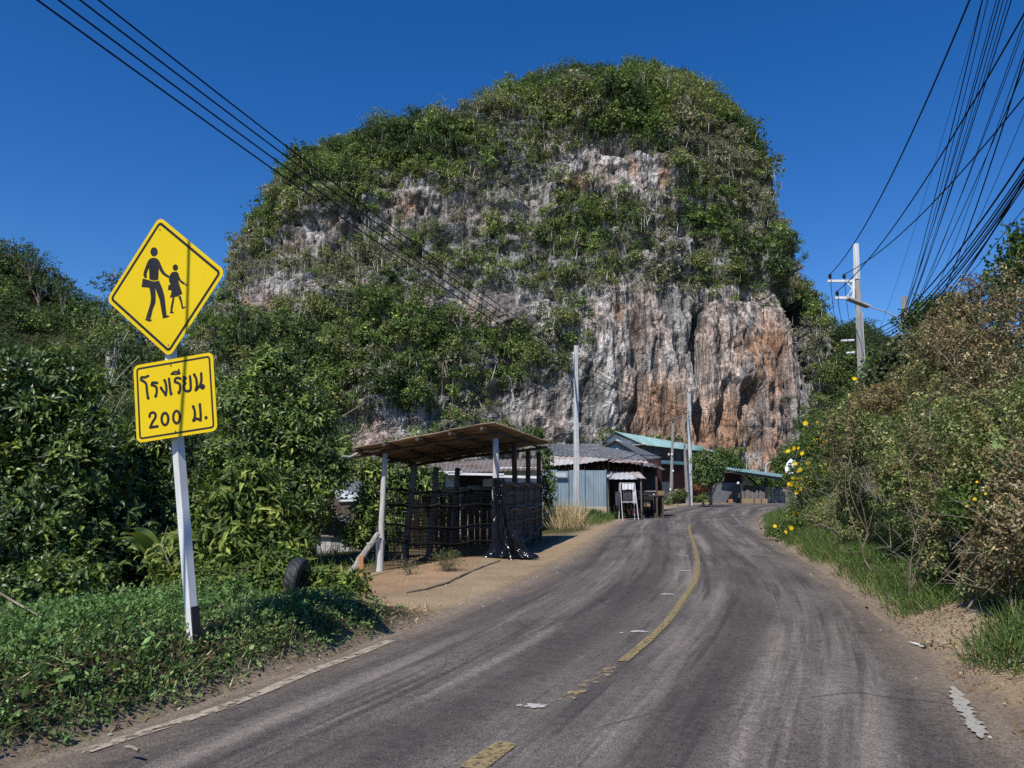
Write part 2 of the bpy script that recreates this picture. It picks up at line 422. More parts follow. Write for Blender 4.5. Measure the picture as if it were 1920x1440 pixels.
# ragged tarmac edges
jl = 0.10 * fbm(along * 1.1, 0, 0, 3, 21) + .04 * vnoise(along * 5, 0, 0, 4); jr = 0.16 * fbm(along * .8, 5, 0, 3, 22) + .05 * vnoise(along * 4, 9, 0, 4)
wd = np.linalg.norm(B - A, axis=1)
U = uu[None, :] * (1 + (jr - jl)[:, None] / wd[:, None]) + jl[:, None] / wd[:, None]
RP = A[:, None, :] * (1 - U[..., None]) + B[:, None, :] * U[..., None]
def road_z(u, s):
    return 0.012 + 0.055 * (1 - (2 * u - 1) ** 2) * .6 + 0.008 * fbm(s * .5, u * 5, 0, 3, 31)
RZ = road_z(U, along[:, None])
verts = np.concatenate([RP, RZ[..., None]], -1).reshape(-1, 3)
road_uv = np.stack([U * wd[:, None], np.broadcast_to(along[:, None], U.shape), U], -1).reshape(-1, 3)
idx = np.arange(len(verts)).reshape(len(A), NU + 1)
fq = np.stack([idx[:-1, :-1], idx[:-1, 1:], idx[1:, 1:], idx[1:, :-1]], -1).reshape(-1, 4)
t = NT('worn_asphalt')
at_ = t.attr('road'); sep = t.t.nodes.new('ShaderNodeSeparateXYZ'); t.t.links.new(at_.outputs['Vector'], sep.inputs[0])
def mapped(scale):
    mp = t.t.nodes.new('ShaderNodeMapping'); mp.inputs['Scale'].default_value = scale
    t.t.links.new(at_.outputs['Vector'], mp.inputs['Vector']); return mp.outputs['Vector']
base = t.ramp(t.noise(mapped((.9, .35, 0)), 1.0, 5, .6), [(.3, (0.098, 0.087, 0.079)), (.55, (0.162, 0.144, 0.130)), (.75, (0.235, 0.21, 0.186))])
streak = t.noise(mapped((2.6, .10, 0)), 1.0, 5, .65)
base = t.mix(t.rampf(streak, .50, .64, 0, .75), base, (0.30, 0.262, 0.225))
base = t.mix(t.rampf(t.noise(mapped((5.2, .16, 0)), 1.0, 4, .6), .52, .64, 0, .75), base, (0.066, 0.060, 0.058))
# tyre tracks: two darker bands per lane
tr = t.math('SINE', t.math('MULTIPLY', sep.outputs['X'], 3.9))
base = t.mix(t.math('MULTIPLY', t.rampf(tr, .0, .9, 0, .8), t.rampf(streak, .3, .6)), base, (0.062, 0.057, 0.055))
# dust creeping in from the shoulders
ed = t.math('ABSOLUTE', t.math('SUBTRACT', sep.outputs['Z'], .5))
dn = t.noise(mapped((.8, .5, 0)), 1.2, 5, .65)
base = t.mix(t.rampf(t.math('ADD', ed, t.math('MULTIPLY', dn, .14)), .475, .60, 0, .85), base, (0.30, 0.235, 0.17))
# reddish patches and repairs
base = t.mix(t.rampf(t.noise(mapped((.5, .5, 0)), 1.3, 4, .7), .62, .74, 0, .6), base, (0.21, 0.145, 0.115))
co = t.coord()
grain = t.noise(co, 70, 4, .75)
base = t.mix(t.rampf(grain, .35, .7), t.mix(1.0, base, (.36, .36, .37), 'MULTIPLY'), t.mix(1.0, base, (1.8, 1.77, 1.72), 'MULTIPLY'))
g2 = t.noise(co, 14, 5, .75)
base = t.mix(t.rampf(g2, .42, .66, 0, .75), base, t.mix(1.0, base, (.52, .52, .53), 'MULTIPLY'))
vor = t.t.nodes.new('ShaderNodeTexVoronoi'); vor.feature = 'DISTANCE_TO_EDGE'; vor.inputs['Scale'].default_value = .9
warp = t.mix(.35, co, t.t.nodes.new('ShaderNodeTexNoise').outputs['Color'])
t.t.links.new(warp, vor.inputs['Vector'])
crack = t.math('MULTIPLY', t.rampf(vor.outputs['Distance'], 0, .012, .7, 0), t.rampf(t.noise(co, .5, 3), .52, .62))
base = t.mix(crack, base, (0.03, 0.028, 0.026))
hgt = t.math('ADD', t.math('MULTIPLY', t.noise(co, 120, 3, .7), 1.0), t.math('MULTIPLY', g2, 1.2))
M['asphalt'] = t.done(t.bsdf(base, t.rampf(streak, .3, .7, .82, .95), 0.22, t.bump(hgt, .7, .012)))
me = raw_mesh('road', verts, fq, np.full(len(fq), 4), M['asphalt'], None, road_uv, True)
tag(put('road', me), kind='structure')

# a function giving a point on the road surface
def road_at(s, u):
    i = np.clip(np.searchsorted(along, s) - 1, 0, len(along) - 2); f = (s - along[i]) / (along[i+1] - along[i])
    a = A[i] * (1-f) + A[i+1] * f; b = B[i] * (1-f) + B[i+1] * f
    p = a * (1-u) + b * u
    return V(p[0], p[1], float(road_z(np.array(u), np.array(s))))
def locate(px, py):
    p = gp(px, py, 0.04)[:2]
    i = np.argmin([np.linalg.norm(p - m) for m in mid])
    best = None
    for k in range(max(0, i-60), min(len(A), i+60)):
        d = B[k] - A[k]; u = np.dot(p - A[k], d) / np.dot(d, d); e = np.linalg.norm(A[k] + u * d - p)
        if best is None or e < best[0]: best = (e, along[k], u)
    return best[1], best[2]

def worn(name, col, lo, hi, sc=9):
    t = NT(name); co = t.coord()
    w = t.rampf(t.noise(co, sc, 6, .75), lo, hi)
    tp = t.t.nodes.new('ShaderNodeBsdfTransparent')
    c = t.mix(t.rampf(t.noise(co, 60, 4, .7), .35, .7), col, tuple(.72 * x for x in col))
    p = t.bsdf(c, .85, .2)
    mx = t.t.nodes.new('ShaderNodeMixShader'); t.t.links.new(w, mx.inputs[0]); t.t.links.new(tp.outputs[0], mx.inputs[1]); t.t.links.new(p, mx.inputs[2])
    return t.done(mx.outputs[0])
M['yellow_line'] = worn('worn_yellow_line', (0.32, 0.245, 0.125), .38, .52, 18)
M['yellow_line_faded'] = worn('faded_yellow_line', (0.42, 0.32, 0.17), .52, .62)
M['white_line'] = worn('worn_white_line', (0.46, 0.39, 0.30), .40, .54, 14)
M['white_patch'] = worn('chipped_white_paint', (0.52, 0.50, 0.46), .40, .50, 30)

def line_strip(name, pts_px, width, mat, taper=None):
    su = [locate(*p) for p in pts_px]
    s = np.array([a for a, b in su]); u = np.array([b for a, b in su])
    o = np.argsort(s); s, u = s[o], u[o]
    n = max(8, int((s[-1] - s[0]) / .15)); ss = np.linspace(s[0], s[-1], n); us = np.interp(ss, s, u)
    k = np.hanning(9); k /= k.sum()
    us = np.convolve(np.pad(us, 4, 'edge'), k, 'valid')
    P = np.array([road_at(a, b) for a, b in zip(ss, us)])
    T = unit(np.gradient(P[:, :2], axis=0)); N = np.stack([-T[:, 1], T[:, 0]], 1)
    w = width / 2 * (1 + .12 * vnoise(ss * 3, 0, 0, 6))
    rows_ = []
    for f in (-1, -.33, .33, 1):
        Q = P.copy(); Q[:, :2] += N * (w * f)[:, None]; Q[:, 2] += .009; rows_.append(Q)
    v = np.concatenate(rows_); fc = []
    for j in range(3):
        for i in range(n - 1): fc.append((j*n+i, (j+1)*n+i, (j+1)*n+i+1, j*n+i+1)[::-1])
    b = MB(); b.add(v, fc); o = b.build(name, mat); return tag(o, kind='structure')
line_strip('road_centre_line', [(1166,1241),(1206,1209),(1246,1173),(1281,1126),(1305,1086),(1309,1059),(1301,1019),(1295,984)], .092, M['yellow_line'])
line_strip('road_centre_line', [(1050,1322),(1107,1280),(1166,1241)], .12, M['yellow_line_faded'])
line_strip('road_centre_line', [(885,1440),(953,1395)], .15, M['yellow_line'])
line_strip('road_centre_line', [(780,1500),(885,1440)], .15, M['yellow_line_faded'])
line_strip('road_edge_line', [(160,1400),(260,1371),(367,1340),(500,1293),(567,1260),(640,1236),(732,1198)], .11, M['white_line'])

def patch(name, px, py, rx, ry, mat, n=14, seed=0):
    """an irregular painted blotch lying on the road"""
    s0, u0 = locate(px, py); c = road_at(s0, u0)
    r = np.random.default_rng(seed + int(px)); b = MB()
    a = np.arange(n) * 2 * math.pi / n; k = .55 + .6 * r.random(n)
    P = [V(c[0] + rx * k[i] * math.cos(a[i]), c[1] + ry * k[i] * math.sin(a[i]), c[2] + .010) for i in range(n)]
    b.add(P, [tuple(range(n))]); return tag(b.build(name, mat), kind='structure')
for i, (px, py, rx, ry) in enumerate([(1005,1326,.16,.11),(975,1322,.05,.06),(1198,1187,.17,.13),(1165,1187,.05,.05),(1252,1116,.20,.18),(1285,1072,.2,.14),(1288,1043,.12,.14),(1284,1003,.1,.2),(1287,992,.12,.2),(1281,984,.12,.25),(1290,975,.14,.3),(1395,958,.75,.45),(1384,986,.4,.35)]):
    patch('road_marking', px, py, rx * .6, ry * .6, M['white_patch'], seed=i)
def ragged(name, pts_px, width, mat, seed=3):
    r = np.random.default_rng(seed); P = np.array([gp(*p)[:2] for p in pts_px]); Q = smooth_poly(P, 0, 0)[::16]
    T = unit(np.gradient(Q, axis=0)); N = np.stack([-T[:, 1], T[:, 0]], 1); n = len(Q); v = []
    for sgn in (-1, 1):
        w = width / 2 * np.clip(.75 + .5 * vnoise(np.arange(n) * .35, sgn, 0, seed) + .13 * r.normal(size=n), .05, 1.8) * np.clip(np.sin(np.linspace(.05, math.pi - .05, n)) * 2.2, 0, 1)
        for q, nn, ww in zip(Q, N, w):
            p = q + sgn * nn * ww; s_, u_ = None, None
            k = np.argmin(np.linalg.norm(mid - p, axis=1)); d_ = B[k] - A[k]; u_ = np.dot(p - A[k], d_) / np.dot(d_, d_)
            v.append(V(p[0], p[1], max(float(road_z(np.array(u_), np.array(along[k]))), gz(p[0], p[1])) + .012))
    b = MB(); b.add(v, [(i, n + i, n + i + 1, i + 1)[::-1] for i in range(n - 1)]); return tag(b.build(name, mat), kind='structure')
M['white_edge'] = plain('edge_white', (.25,.23,.195), (.36,.335,.29), 14, .9, .15)
ragged('road_edge_line', [(1786,1292),(1797,1310),(1806,1330),(1818,1352),(1832,1376),(1842,1396)], .11, worn('scuffed_white', (.40,.375,.32), .34, .46, 28))
# ---------------------------------------------------------------- limestone mountain
YC = 240.0
OUTL = [(915,250),(860,262),(800,285),(700,330),(620,385),(570,425),(520,432),(480,440),(440,465),(394,490),(344,508),(316,545),(306,605),(274,665),(249,725),(241,790),(221,860),(196,960),(178,1080),(174,1180)]
OUTR = [(915,1584),(860,1582),(720,1577),(650,1554),(600,1528),(540,1494),(480,1482),(414,1464),(364,1450),(314,1436),(266,1410),(238,1380),(210,1330),(188,1285),(178,1235),(174,1180)]
def conv(P):
    q = sorted([(at(x, y, YC)[2], at(x, y, YC)[0]) for y, x in P]); return np.array(q)
CL, CR = conv(OUTL), conv(OUTR)
ZTOP = max(CL[-1, 0], CR[-1, 0])
nz, nf, nb = 330, 620, 60
tz = np.linspace(0, 1, nz); zr = -2 + (ZTOP + 1.5) * (1 - (1 - tz) ** 1.25)
xl = np.interp(zr, CL[:, 0], CL[:, 1]); xr = np.interp(zr, CR[:, 0], CR[:, 1])
a = np.maximum((xr - xl) / 2, .4); cx = (xr + xl) / 2
bdep = .55 * a + 6 * sstep(0, 6, a)
TAN_TOP = (ZTOP - EYE) / YC
bdep = np.clip(np.minimum(bdep, YC - (zr - EYE) / TAN_TOP - 1.0), .3, None)
th = np.concatenate([np.linspace(-math.pi - .12, .12, nf, endpoint=False), np.linspace(.12, math.pi - .12, nb, endpoint=False)])
TH, ZZ = np.meshgrid(th, zr, indexing='xy')
n_ = 2.0 / 2.7
ca, sa = np.cos(TH), np.sin(TH)
ux = np.sign(ca) * np.abs(ca) ** n_; uy = np.sign(sa) * np.abs(sa) ** n_
MX = cx[:, None] + a[:, None] * ux; MY = YC + bdep[:, None] * uy
MZ = ZZ.copy()
# forward apron of scree and forest on the left
low = np.exp(-np.maximum(MZ, 0) / 28.0) * sstep(5, 60, -MX) * sstep(.15, .8, -uy)
MY -= 22 * low
# keep every ring inside the mountain's outline as surveyed from the road
def _ratio(P):
    q = np.array([ray(x, y) for y, x in P]); return q[:, 0] / q[:, 1], q[:, 2] / q[:, 1]
lx, le = _ratio(OUTL); rx_, re_ = _ratio(OUTR)
ox = np.concatenate([lx, rx_[::-1]]); oe = np.concatenate([le, re_[::-1]]); so = np.argsort(ox); ox, oe = ox[so], oe[so]
fr = uy < .2
for _ in range(14):
    lim = np.interp(MX / MY, ox, oe, left=.0, right=.0)
    need = np.where(lim > .02, (MZ - EYE) / np.maximum(lim, .02), 0)
    MY = np.where(fr, np.maximum(MY, MY + .7 * (np.minimum(need, YC + 4) - MY) * sstep(22, 45, MZ)), MY)
    e_ = (MZ - EYE) / MY
    rl = np.interp(e_, re_, rx_); ll = np.interp(e_, le, lx)
    # squeeze each half of a ring that pokes out sideways
    dx = MX - cx[:, None]
    fR = np.min(np.where((dx > .1) & fr, np.clip((rl * MY - cx[:, None]) / np.maximum(dx, .1), .2, 1), 1), 1)
    fL = np.min(np.where((dx < -.1) & fr, np.clip((ll * MY - cx[:, None]) / np.minimum(dx, -.1), .2, 1), 1), 1)
    k9 = np.ones(9) / 9
    fR = np.convolve(np.pad(fR, 4, 'edge'), k9, 'valid'); fL = np.convolve(np.pad(fL, 4, 'edge'), k9, 'valid')
    MX = cx[:, None] + np.where(dx > 0, dx * fR[:, None], dx * fL[:, None])
# outward direction
nx = np.cos(TH); nyv = np.sin(TH) * 1.25
slope = np.clip(np.gradient(a, zr)[:, None] * -1, 0, 6)
nzv = slope * np.ones_like(nx) * .8
L = np.sqrt(nx**2 + nyv**2 + nzv**2); nx, nyv, nzv = nx/L, nyv/L, nzv/L
P = (MX, MY, MZ)
ribs = fbm(MX/10, MY/10, MZ/50, 3, 41); ribs2 = np.abs(fbm(MX/4.2, MY/4.2, MZ/22, 3, 42)); ledge = fbm(MX/26, MY/26, MZ/7.0, 3, 43)
mid_ = fbm(MX/6, MY/6, MZ/8, 4, 44); fine = fbm(MX/1.7, MY/1.7, MZ/4.5, 4, 45); fine2 = fbm(MX/.9, MY/.9, MZ/1.6, 2, 46)
terr = MZ/6.5 + 1.6*fbm(MX/14, MY/14, MZ/20, 3, 47); terr = terr - np.floor(terr)
def wxz(px, py, rx, ry, Y=178.0):
    k = Y / F; p = at(px, py, Y); return np.exp(-(((MX - p[0]) / (rx * k)) ** 2 + ((MZ - p[2]) / (ry * k)) ** 2) ** 1.5)
sheer = np.clip(wxz(1180,640,110,130) + wxz(1290,720,120,160) + wxz(1420,690,130,220) + wxz(1490,720,70,200), 0, 1)
flute = np.abs(fbm(MX/2.2, MY/2.2, MZ/30, 3, 48))
D = (1 - .75 * sheer) * 1.5*(sstep(0, .8, terr) * (1 - sstep(.86, 1.0, terr)) - .5) + 3.6*ribs - 3.6*ribs2 + (1 - .6*sheer)*(2.6*ledge + 2.3*mid_ + 1.5*fine) + .6*fine2 - 2.2*sheer*flute
def wx(px, py, Y=178.0): return at(px, py, Y)[0]
def wz(px, py, Y=178.0): return at(px, py, Y)[2]
def gash(path, w, depth):
    """a vertical cleft following a path of photo points"""
    global D
    q = sorted([(wz(*p), wx(*p)) for p in path]); q = np.array(q)
    xc = np.interp(MZ, q[:, 0], q[:, 1]) + 1.2 * vnoise(MZ / 6, 0, 0, 5); inside = sstep(q[0,0]-2, q[0,0]+2, MZ) * (1 - sstep(q[-1,0]-4, q[-1,0]+2, MZ))
    D = D - depth * np.exp(-((MX - xc) / w) ** 2) * inside * (uy < 0)
gash([(1322,560),(1325,640),(1327,740),(1318,830)], 1.6, 6.5)
gash([(1200,700),(1196,760),(1188,830)], 1.2, 4.0)
gash([(1420,690),(1422,760),(1428,860)], 1.5, 3.5)
gash([(1378,700),(1376,740),(1380,800)], 1.4, 3.5)
gash([(985,300),(990,380),(1000,420)], 1.6, 3.0)
gash([(640,320),(650,400),(655,440)], 1.6, 3.0)
def dent(px, py, rx, rz, depth):
    global D
    D = D - depth * np.exp(-((MX - wx(px, py, 195)) / rx) ** 2 - ((MZ - wz(px, py, 195)) / rz) ** 2) * (uy < 0)
dent(1150, 293, 3.0, 1.6, 6.0); dent(1170, 300, 1.5, 2.2, 4.0); dent(1120, 260, 9, 7, 3.5); dent(1290, 690, 4, 6, 2.0); dent(1240, 530, 6, 1.6, 3.5); dent(1400, 745, 2.2, 3, 4)
dent(940, 660, 6, 5, 3)
D *= sstep(0, 10, a)[:, None] * .75 + .25
MX = MX + nx * D; MY = MY + nyv * D; MZ = MZ + nzv * D * .6
# ---- rock colour: weathered greys, pale pinks, iron stain
def spot(px, py, rx, ry, Y=178.0):
    """soft mask around a place on the front, in metres"""
    k = Y / F
    return np.exp(-(((MX - wx(px, py, Y)) / (rx * k)) ** 2 + ((MZ - wz(px, py, Y)) / (ry * k)) ** 2) ** 1.5)
grey = np.array([0.42, 0.40, 0.38]); dgrey = np.array([0.10, 0.10, 0.103]); white = np.array([0.82, 0.78, 0.74]); pink = np.array([0.60, 0.43, 0.345]); orange = np.array([0.50, 0.295, 0.185]); rust = np.array([0.34, 0.18, 0.115]); blue = np.array([0.34, 0.365, 0.385])
def b3(c, col, w): w = np.clip(w, 0, 1)[..., None]; return c * (1 - w) + col * w
st = fbm(MX/1.6, MY/1.6, MZ/26, 4, 51); st2 = fbm(MX/.8, MY/.8, MZ/14, 3, 52); blot = fbm(MX/7, MY/7, MZ/9, 4, 53)
c = grey * np.ones(MX.shape + (1,))
c = b3(c, blue, sstep(-.1, .4, blot) * .7)
wall = np.clip(spot(1180,620,110,110)+spot(1270,720,110,140)+spot(1400,700,120,200)+spot(1480,720,70,200)+spot(1080,770,140,60)+spot(1140,270,90,70)*1.2+spot(1240,310,50,60)+spot(770,365,70,55)+spot(620,400,80,50)+spot(540,420,60,50)*.7+spot(500,550,100,60)+spot(880,380,40,50)*.6+spot(1000,590,60,40)*.6+spot(1000,350,50,40)*.5+spot(1290,430,60,50)*.5+spot(900,580,120,40)+spot(680,850,70,70)+spot(760,800,60,30), 0, 1)
c = b3(c, white, wall * sstep(-.12, .25, st + .3*blot) * .95)
c = b3(c, pink, wall * sstep(-.1, .5, fbm(MX/5, MY/5, MZ/14, 3, 54) + .2) * .65)
iron = np.clip(spot(1235,745,55,50)+spot(1250,800,75,45)+spot(1345,830,70,45)+spot(1440,650,45,60)+spot(1440,780,50,90)+spot(1490,660,45,90)+spot(1370,770,35,40)*.8+spot(1195,610,10,50)+spot(1165,570,8,40)+spot(1090,320,28,28)+spot(1200,280,9,30)+spot(1260,300,10,30)+spot(760,370,28,28)*.8+spot(450,560,26,40)*.9+spot(510,570,30,28)+spot(690,860,40,50)*.7+spot(660,520,30,12)*.6+spot(1180,820,40,20)*.6+spot(1460,850,50,40), 0, 1)
c = b3(c, orange, iron * sstep(-.3, .15, .6*blot + .9*st + .1) * .92)
c = b3(c, rust, iron * sstep(.05, .4, fbm(MX/3, MY/3, MZ/9, 3, 55)) * .7)
c = b3(c, dgrey, sstep(.04, .26, st2 + .35 * st - .05) * .85 * (1 - .45 * iron))
c = b3(c, dgrey * .7, sstep(.08, .3, ribs2 - .12) * .5)  # hollows between the ribs coloured darker
soilc = np.array([0.19, 0.165, 0.115])
c = b3(c, soilc, sstep(.35, .8, nzv) * .6 + .55 * (1 - wall) * sstep(0, .3, fbm(MX/4, MY/4, MZ/4, 3, 56)))
t = NT('limestone'); cc = t.attr('Col').outputs['Color']
co = t.coord(); cs = t.coord((1, 1, .07))
s1 = t.noise(cs, 1.5, 6, .7); s2 = t.noise(co, 1.2, 8, .72)
cc = t.mix(t.rampf(s1, .46, .60, 0, .85), cc, t.mix(1.0, cc, (.27, .275, .29), 'MULTIPLY'))
cc = t.mix(t.rampf(t.noise(cs, 2.4, 5, .7), .52, .62, 0, .85), cc, t.mix(1.0, cc, (1.7, 1.68, 1.64), 'MULTIPLY'))
cc = t.mix(t.rampf(s2, .50, .64, 0, .75), cc, t.mix(1.0, cc, (.66, .64, .61), 'MULTIPLY'))
vo = t.t.nodes.new('ShaderNodeTexVoronoi'); vo.feature = 'DISTANCE_TO_EDGE'; vo.inputs['Scale'].default_value = .55
wv = t.t.nodes.new('ShaderNodeTexNoise'); wv.inputs['Scale'].default_value = .7; wv.inputs['Detail'].default_value = 4
cq = t.coord((1, 1, .45)); t.t.links.new(cq, wv.inputs['Vector']); t.t.links.new(t.mix(.55, cq, t.mix(1.0, wv.outputs['Color'], (4, 4, 4), 'MULTIPLY')), vo.inputs['Vector'])
ck = t.rampf(vo.outputs['Distance'], 0, .10, 1, 0)
cc = t.mix(t.math('MULTIPLY', ck, t.rampf(s2, .45, .62, 0, .6)), cc, (.035, .033, .032))
s3 = t.noise(t.coord((1, 1, .035)), 4.5, 4, .6)
cc = t.mix(t.rampf(s3, .54, .60, 0, .55), cc, t.mix(1.0, cc, (.32, .32, .34), 'MULTIPLY'))
cc = t.mix(t.rampf(s3, .42, .36, 0, .5), cc, t.mix(1.0, cc, (1.6, 1.58, 1.55), 'MULTIPLY'))
hh = t.math('SUBTRACT', t.math('ADD', t.math('MULTIPLY', s1, .8), s2), t.math('MULTIPLY', ck, .25))
M['rock'] = t.done(t.bsdf(cc, .95, .1, t.bump(hh, .8, 1.0)))
verts = np.stack([MX, MY, MZ], -1).reshape(-1, 3)
NT_ = nf + nb; idx = np.arange(nz * NT_).reshape(nz, NT_); idn = np.roll(idx, -1, axis=1)
fq = np.stack([idx[:-1], idn[:-1], idn[1:], idx[1:]], -1).reshape(-1, 4)
top = idx[-1]
me = raw_mesh('limestone_mountain', verts, np.concatenate([fq.ravel(), top]), np.concatenate([np.full(len(fq), 4), [NT_]]), M['rock'], np.clip(c.reshape(-1, 3), .01, .8), None, False)
tag(put('limestone_mountain', me), 'tall steep limestone tower with streaked orange and grey cliffs and forest clinging to it', kind='structure')
MNT = dict(X=MX[:, :nf], Y=MY[:, :nf], Z=MZ[:, :nf], nz=nzv[:, :nf], wall=wall[:, :nf], iron=iron[:, :nf])

# ---------------------------------------------------------------- wooded hills beside it
def hill(name, label, prof_px, Yr, depth, x0, x1, seed, amp=2.5):
    q = np.array(sorted([(at(x, y, Yr)[0], at(x, y, Yr)[2]) for x, y in prof_px]))
    X, Yv = np.meshgrid(np.linspace(x0, x1, 130), np.linspace(Yr - depth, Yr + depth * 1.4, 90), indexing='ij')
    s = (Yv - Yr) / depth
    prof = np.where(s < 0, np.clip(1 + s, 0, 1) ** 1.15, np.clip(1 - s / 1.4, 0, 1) ** .8)
    Z = (np.interp(X, q[:, 0], q[:, 1]) + amp * fbm(X/12, Yv/12, 0, 4, seed)) * prof - 1.0
    i = np.arange(X.size).reshape(X.shape)
    fq = np.stack([i[:-1,:-1], i[1:,:-1], i[1:,1:], i[:-1,1:]], -1).reshape(-1, 4)
    n = fbm(X/6, Yv/6, Z/6, 3, seed+1)
    c = np.array([.05,.055,.026]) * (1 + .5 * n.reshape(-1, 1))
    me = raw_mesh(name, np.stack([X, Yv, Z], -1).reshape(-1, 3), fq, np.full(len(fq), 4), M['earth'], np.clip(c, .01, .5), None, True)
    tag(put(name, me), label, kind='structure')
    return X, Yv, Z
HILL_L = hill('hill', 'dark wooded hill left of the limestone mountain', [(-700,420),(-250,432),(-60,480),(30,494),(70,522),(110,575),(150,592),(205,612),(260,640),(330,672),(430,742),(560,812),(680,868),(760,905)], 125, 62, -150, -16, 61)
HILL_R = hill('hill', 'wooded hill right of the limestone mountain behind the power pole', [(1515,905),(1545,760),(1562,660),(1585,622),(1600,612),(1650,655),(1720,690),(1850,660),(2000,640)], 205, 60, 52, 170, 62)
# ---------------------------------------------------------------- foliage tools
def rand_unit(n, r=RNG):
    v = r.normal(size=(n, 3)); return unit(v)

def perp_frame(o):
    ref = np.where(np.abs(o[:, 2:3]) < .9, np.array([[0, 0, 1.]]), np.array([[1., 0, 0]]))
    a = unit(np.cross(o, ref)); return a, np.cross(o, a)

class Leaves:
    """arrays of leaves: place, axis, face normal, length, width, colour"""
    def __init__(s): s.p=[]; s.a=[]; s.n=[]; s.L=[]; s.W=[]; s.c=[]
    def add(s, p, a, n, L, W, c):
        k = len(p); s.p.append(p); s.a.append(unit(a)); s.n.append(n)
        s.L.append(np.broadcast_to(L, (k,)).astype(float)); s.W.append(np.broadcast_to(W, (k,)).astype(float)); s.c.append(np.broadcast_to(c, (k, 3)))
    def arrays(s): return [np.concatenate(x) for x in (s.p, s.a, s.n, s.L, s.W, s.c)]
    def count(s): return sum(len(x) for x in s.p)
    def mesh(s, name, mat, kind='quad', droop=0.3):
        p, a, n, L, W, c = s.arrays(); N = len(p)
        sd = unit(np.cross(a, n)); n = np.cross(sd, a); L = L[:, None]; W = W[:, None] / 2
        if kind == 'quad':
            m = p + a * L * .5 - n * L * .06
            v = np.stack([p, m + sd * W, p + a * L - n * L * droop * .35, m - sd * W], 1).reshape(-1, 3)
            f = (np.arange(N)[:, None] * 4 + np.arange(4)).ravel(); lc = np.full(N, 4); k = 4
        else:
            q1 = p + a * L * .35 + n * L * .03; q2 = p + a * L * .70 - n * L * droop * .25; tip = p + a * L * .97 - n * L * droop * .75
            cr = n * W * .45
            v = np.stack([p, q1 + sd * W + cr, q1 - sd * W + cr, q2 + sd * W * .8 + cr * .8, q2 - sd * W * .8 + cr * .8, tip, q1, q2], 1).reshape(-1, 3)
            base = np.arange(N)[:, None] * 8
            tri = np.array([0,1,6, 0,6,2, 3,5,7, 7,5,4]); qd = np.array([1,3,7,6, 6,7,4,2])
            f = np.concatenate([(base + tri), (base + qd)], 1).ravel()
            lc = np.tile(np.array([3,3,3,3,4,4]), N); k = 8
        return raw_mesh(name, v, f, lc, mat, np.repeat(c, k, 0))

def pick_col(pal, n, r=RNG):
    w = np.array([x[1] for x in pal], float); w /= w.sum()
    C = np.array([x[0] for x in pal], float)
    return C[r.choice(len(pal), n, p=w)]

def clump_leaves(LV, cen, out, per, L, W, pal, r=RNG, spread=1.0, rosette=True, jit=.25, droop_z=0.25, cvar=.25, stem=.35):
    """a whorl or spray of leaves round each clump centre"""
    n = len(cen)
    base = pick_col(pal, n, r) * (1 + cvar * r.normal(size=(n, 1))).clip(.4, 1.8)
    cen = np.repeat(cen, per, 0); out = np.repeat(out, per, 0); col = np.repeat(base, per, 0)
    N = len(cen); A, B = perp_frame(out)
    ph = r.random(N) * 2 * math.pi
    el = np.radians(r.uniform(15, 95, N)) if rosette else np.arccos(r.uniform(-1, 1, N))
    rad = np.cos(ph)[:, None] * A + np.sin(ph)[:, None] * B
    ax = rad * np.sin(el)[:, None] + out * np.cos(el)[:, None]
    ax[:, 2] -= droop_z * r.random(N)
    ax = unit(ax)
    l = L * r.uniform(.65, 1.2, N); w = W * r.uniform(.75, 1.2, N)
    pos = cen + (out * r.uniform(-stem, stem * .3, (N, 1)) + r.normal(size=(N, 3)) * .12 * spread) * (L * 2.2) * spread
    nn = unit(out + r.normal(size=(N, 3)) * jit + np.array([0, 0, .25]))
    col = col * (1 + .18 * r.normal(size=(N, 1))).clip(.5, 1.6)
    LV.add(pos, ax, nn, l, w, col)

def blob_points(blobs, n, r=RNG, lo=.45, rough=.22, power=.45):
    bl = np.array(blobs, float)
    vol = (bl[:, 3] * bl[:, 4] * bl[:, 5]) ** (2/3); k = r.choice(len(bl), n, p=vol / vol.sum())
    d = rand_unit(n, r); u = (lo + (1 - lo) * r.random(n) ** power)
    u = u * (1 + rough * vnoise(d[:, 0] * 2.2 + k * 7.1, d[:, 1] * 2.2, d[:, 2] * 2.2, 77) + rough * .5 * r.normal(size=n) * .5)
    R = bl[k, 3:6]
    p = bl[k, :3] + d * R * u[:, None]
    o = unit(d / R + np.array([0, 0, .35]) / R.mean() + r.normal(size=(n, 3)) * .3 / R.mean())
    return p, o

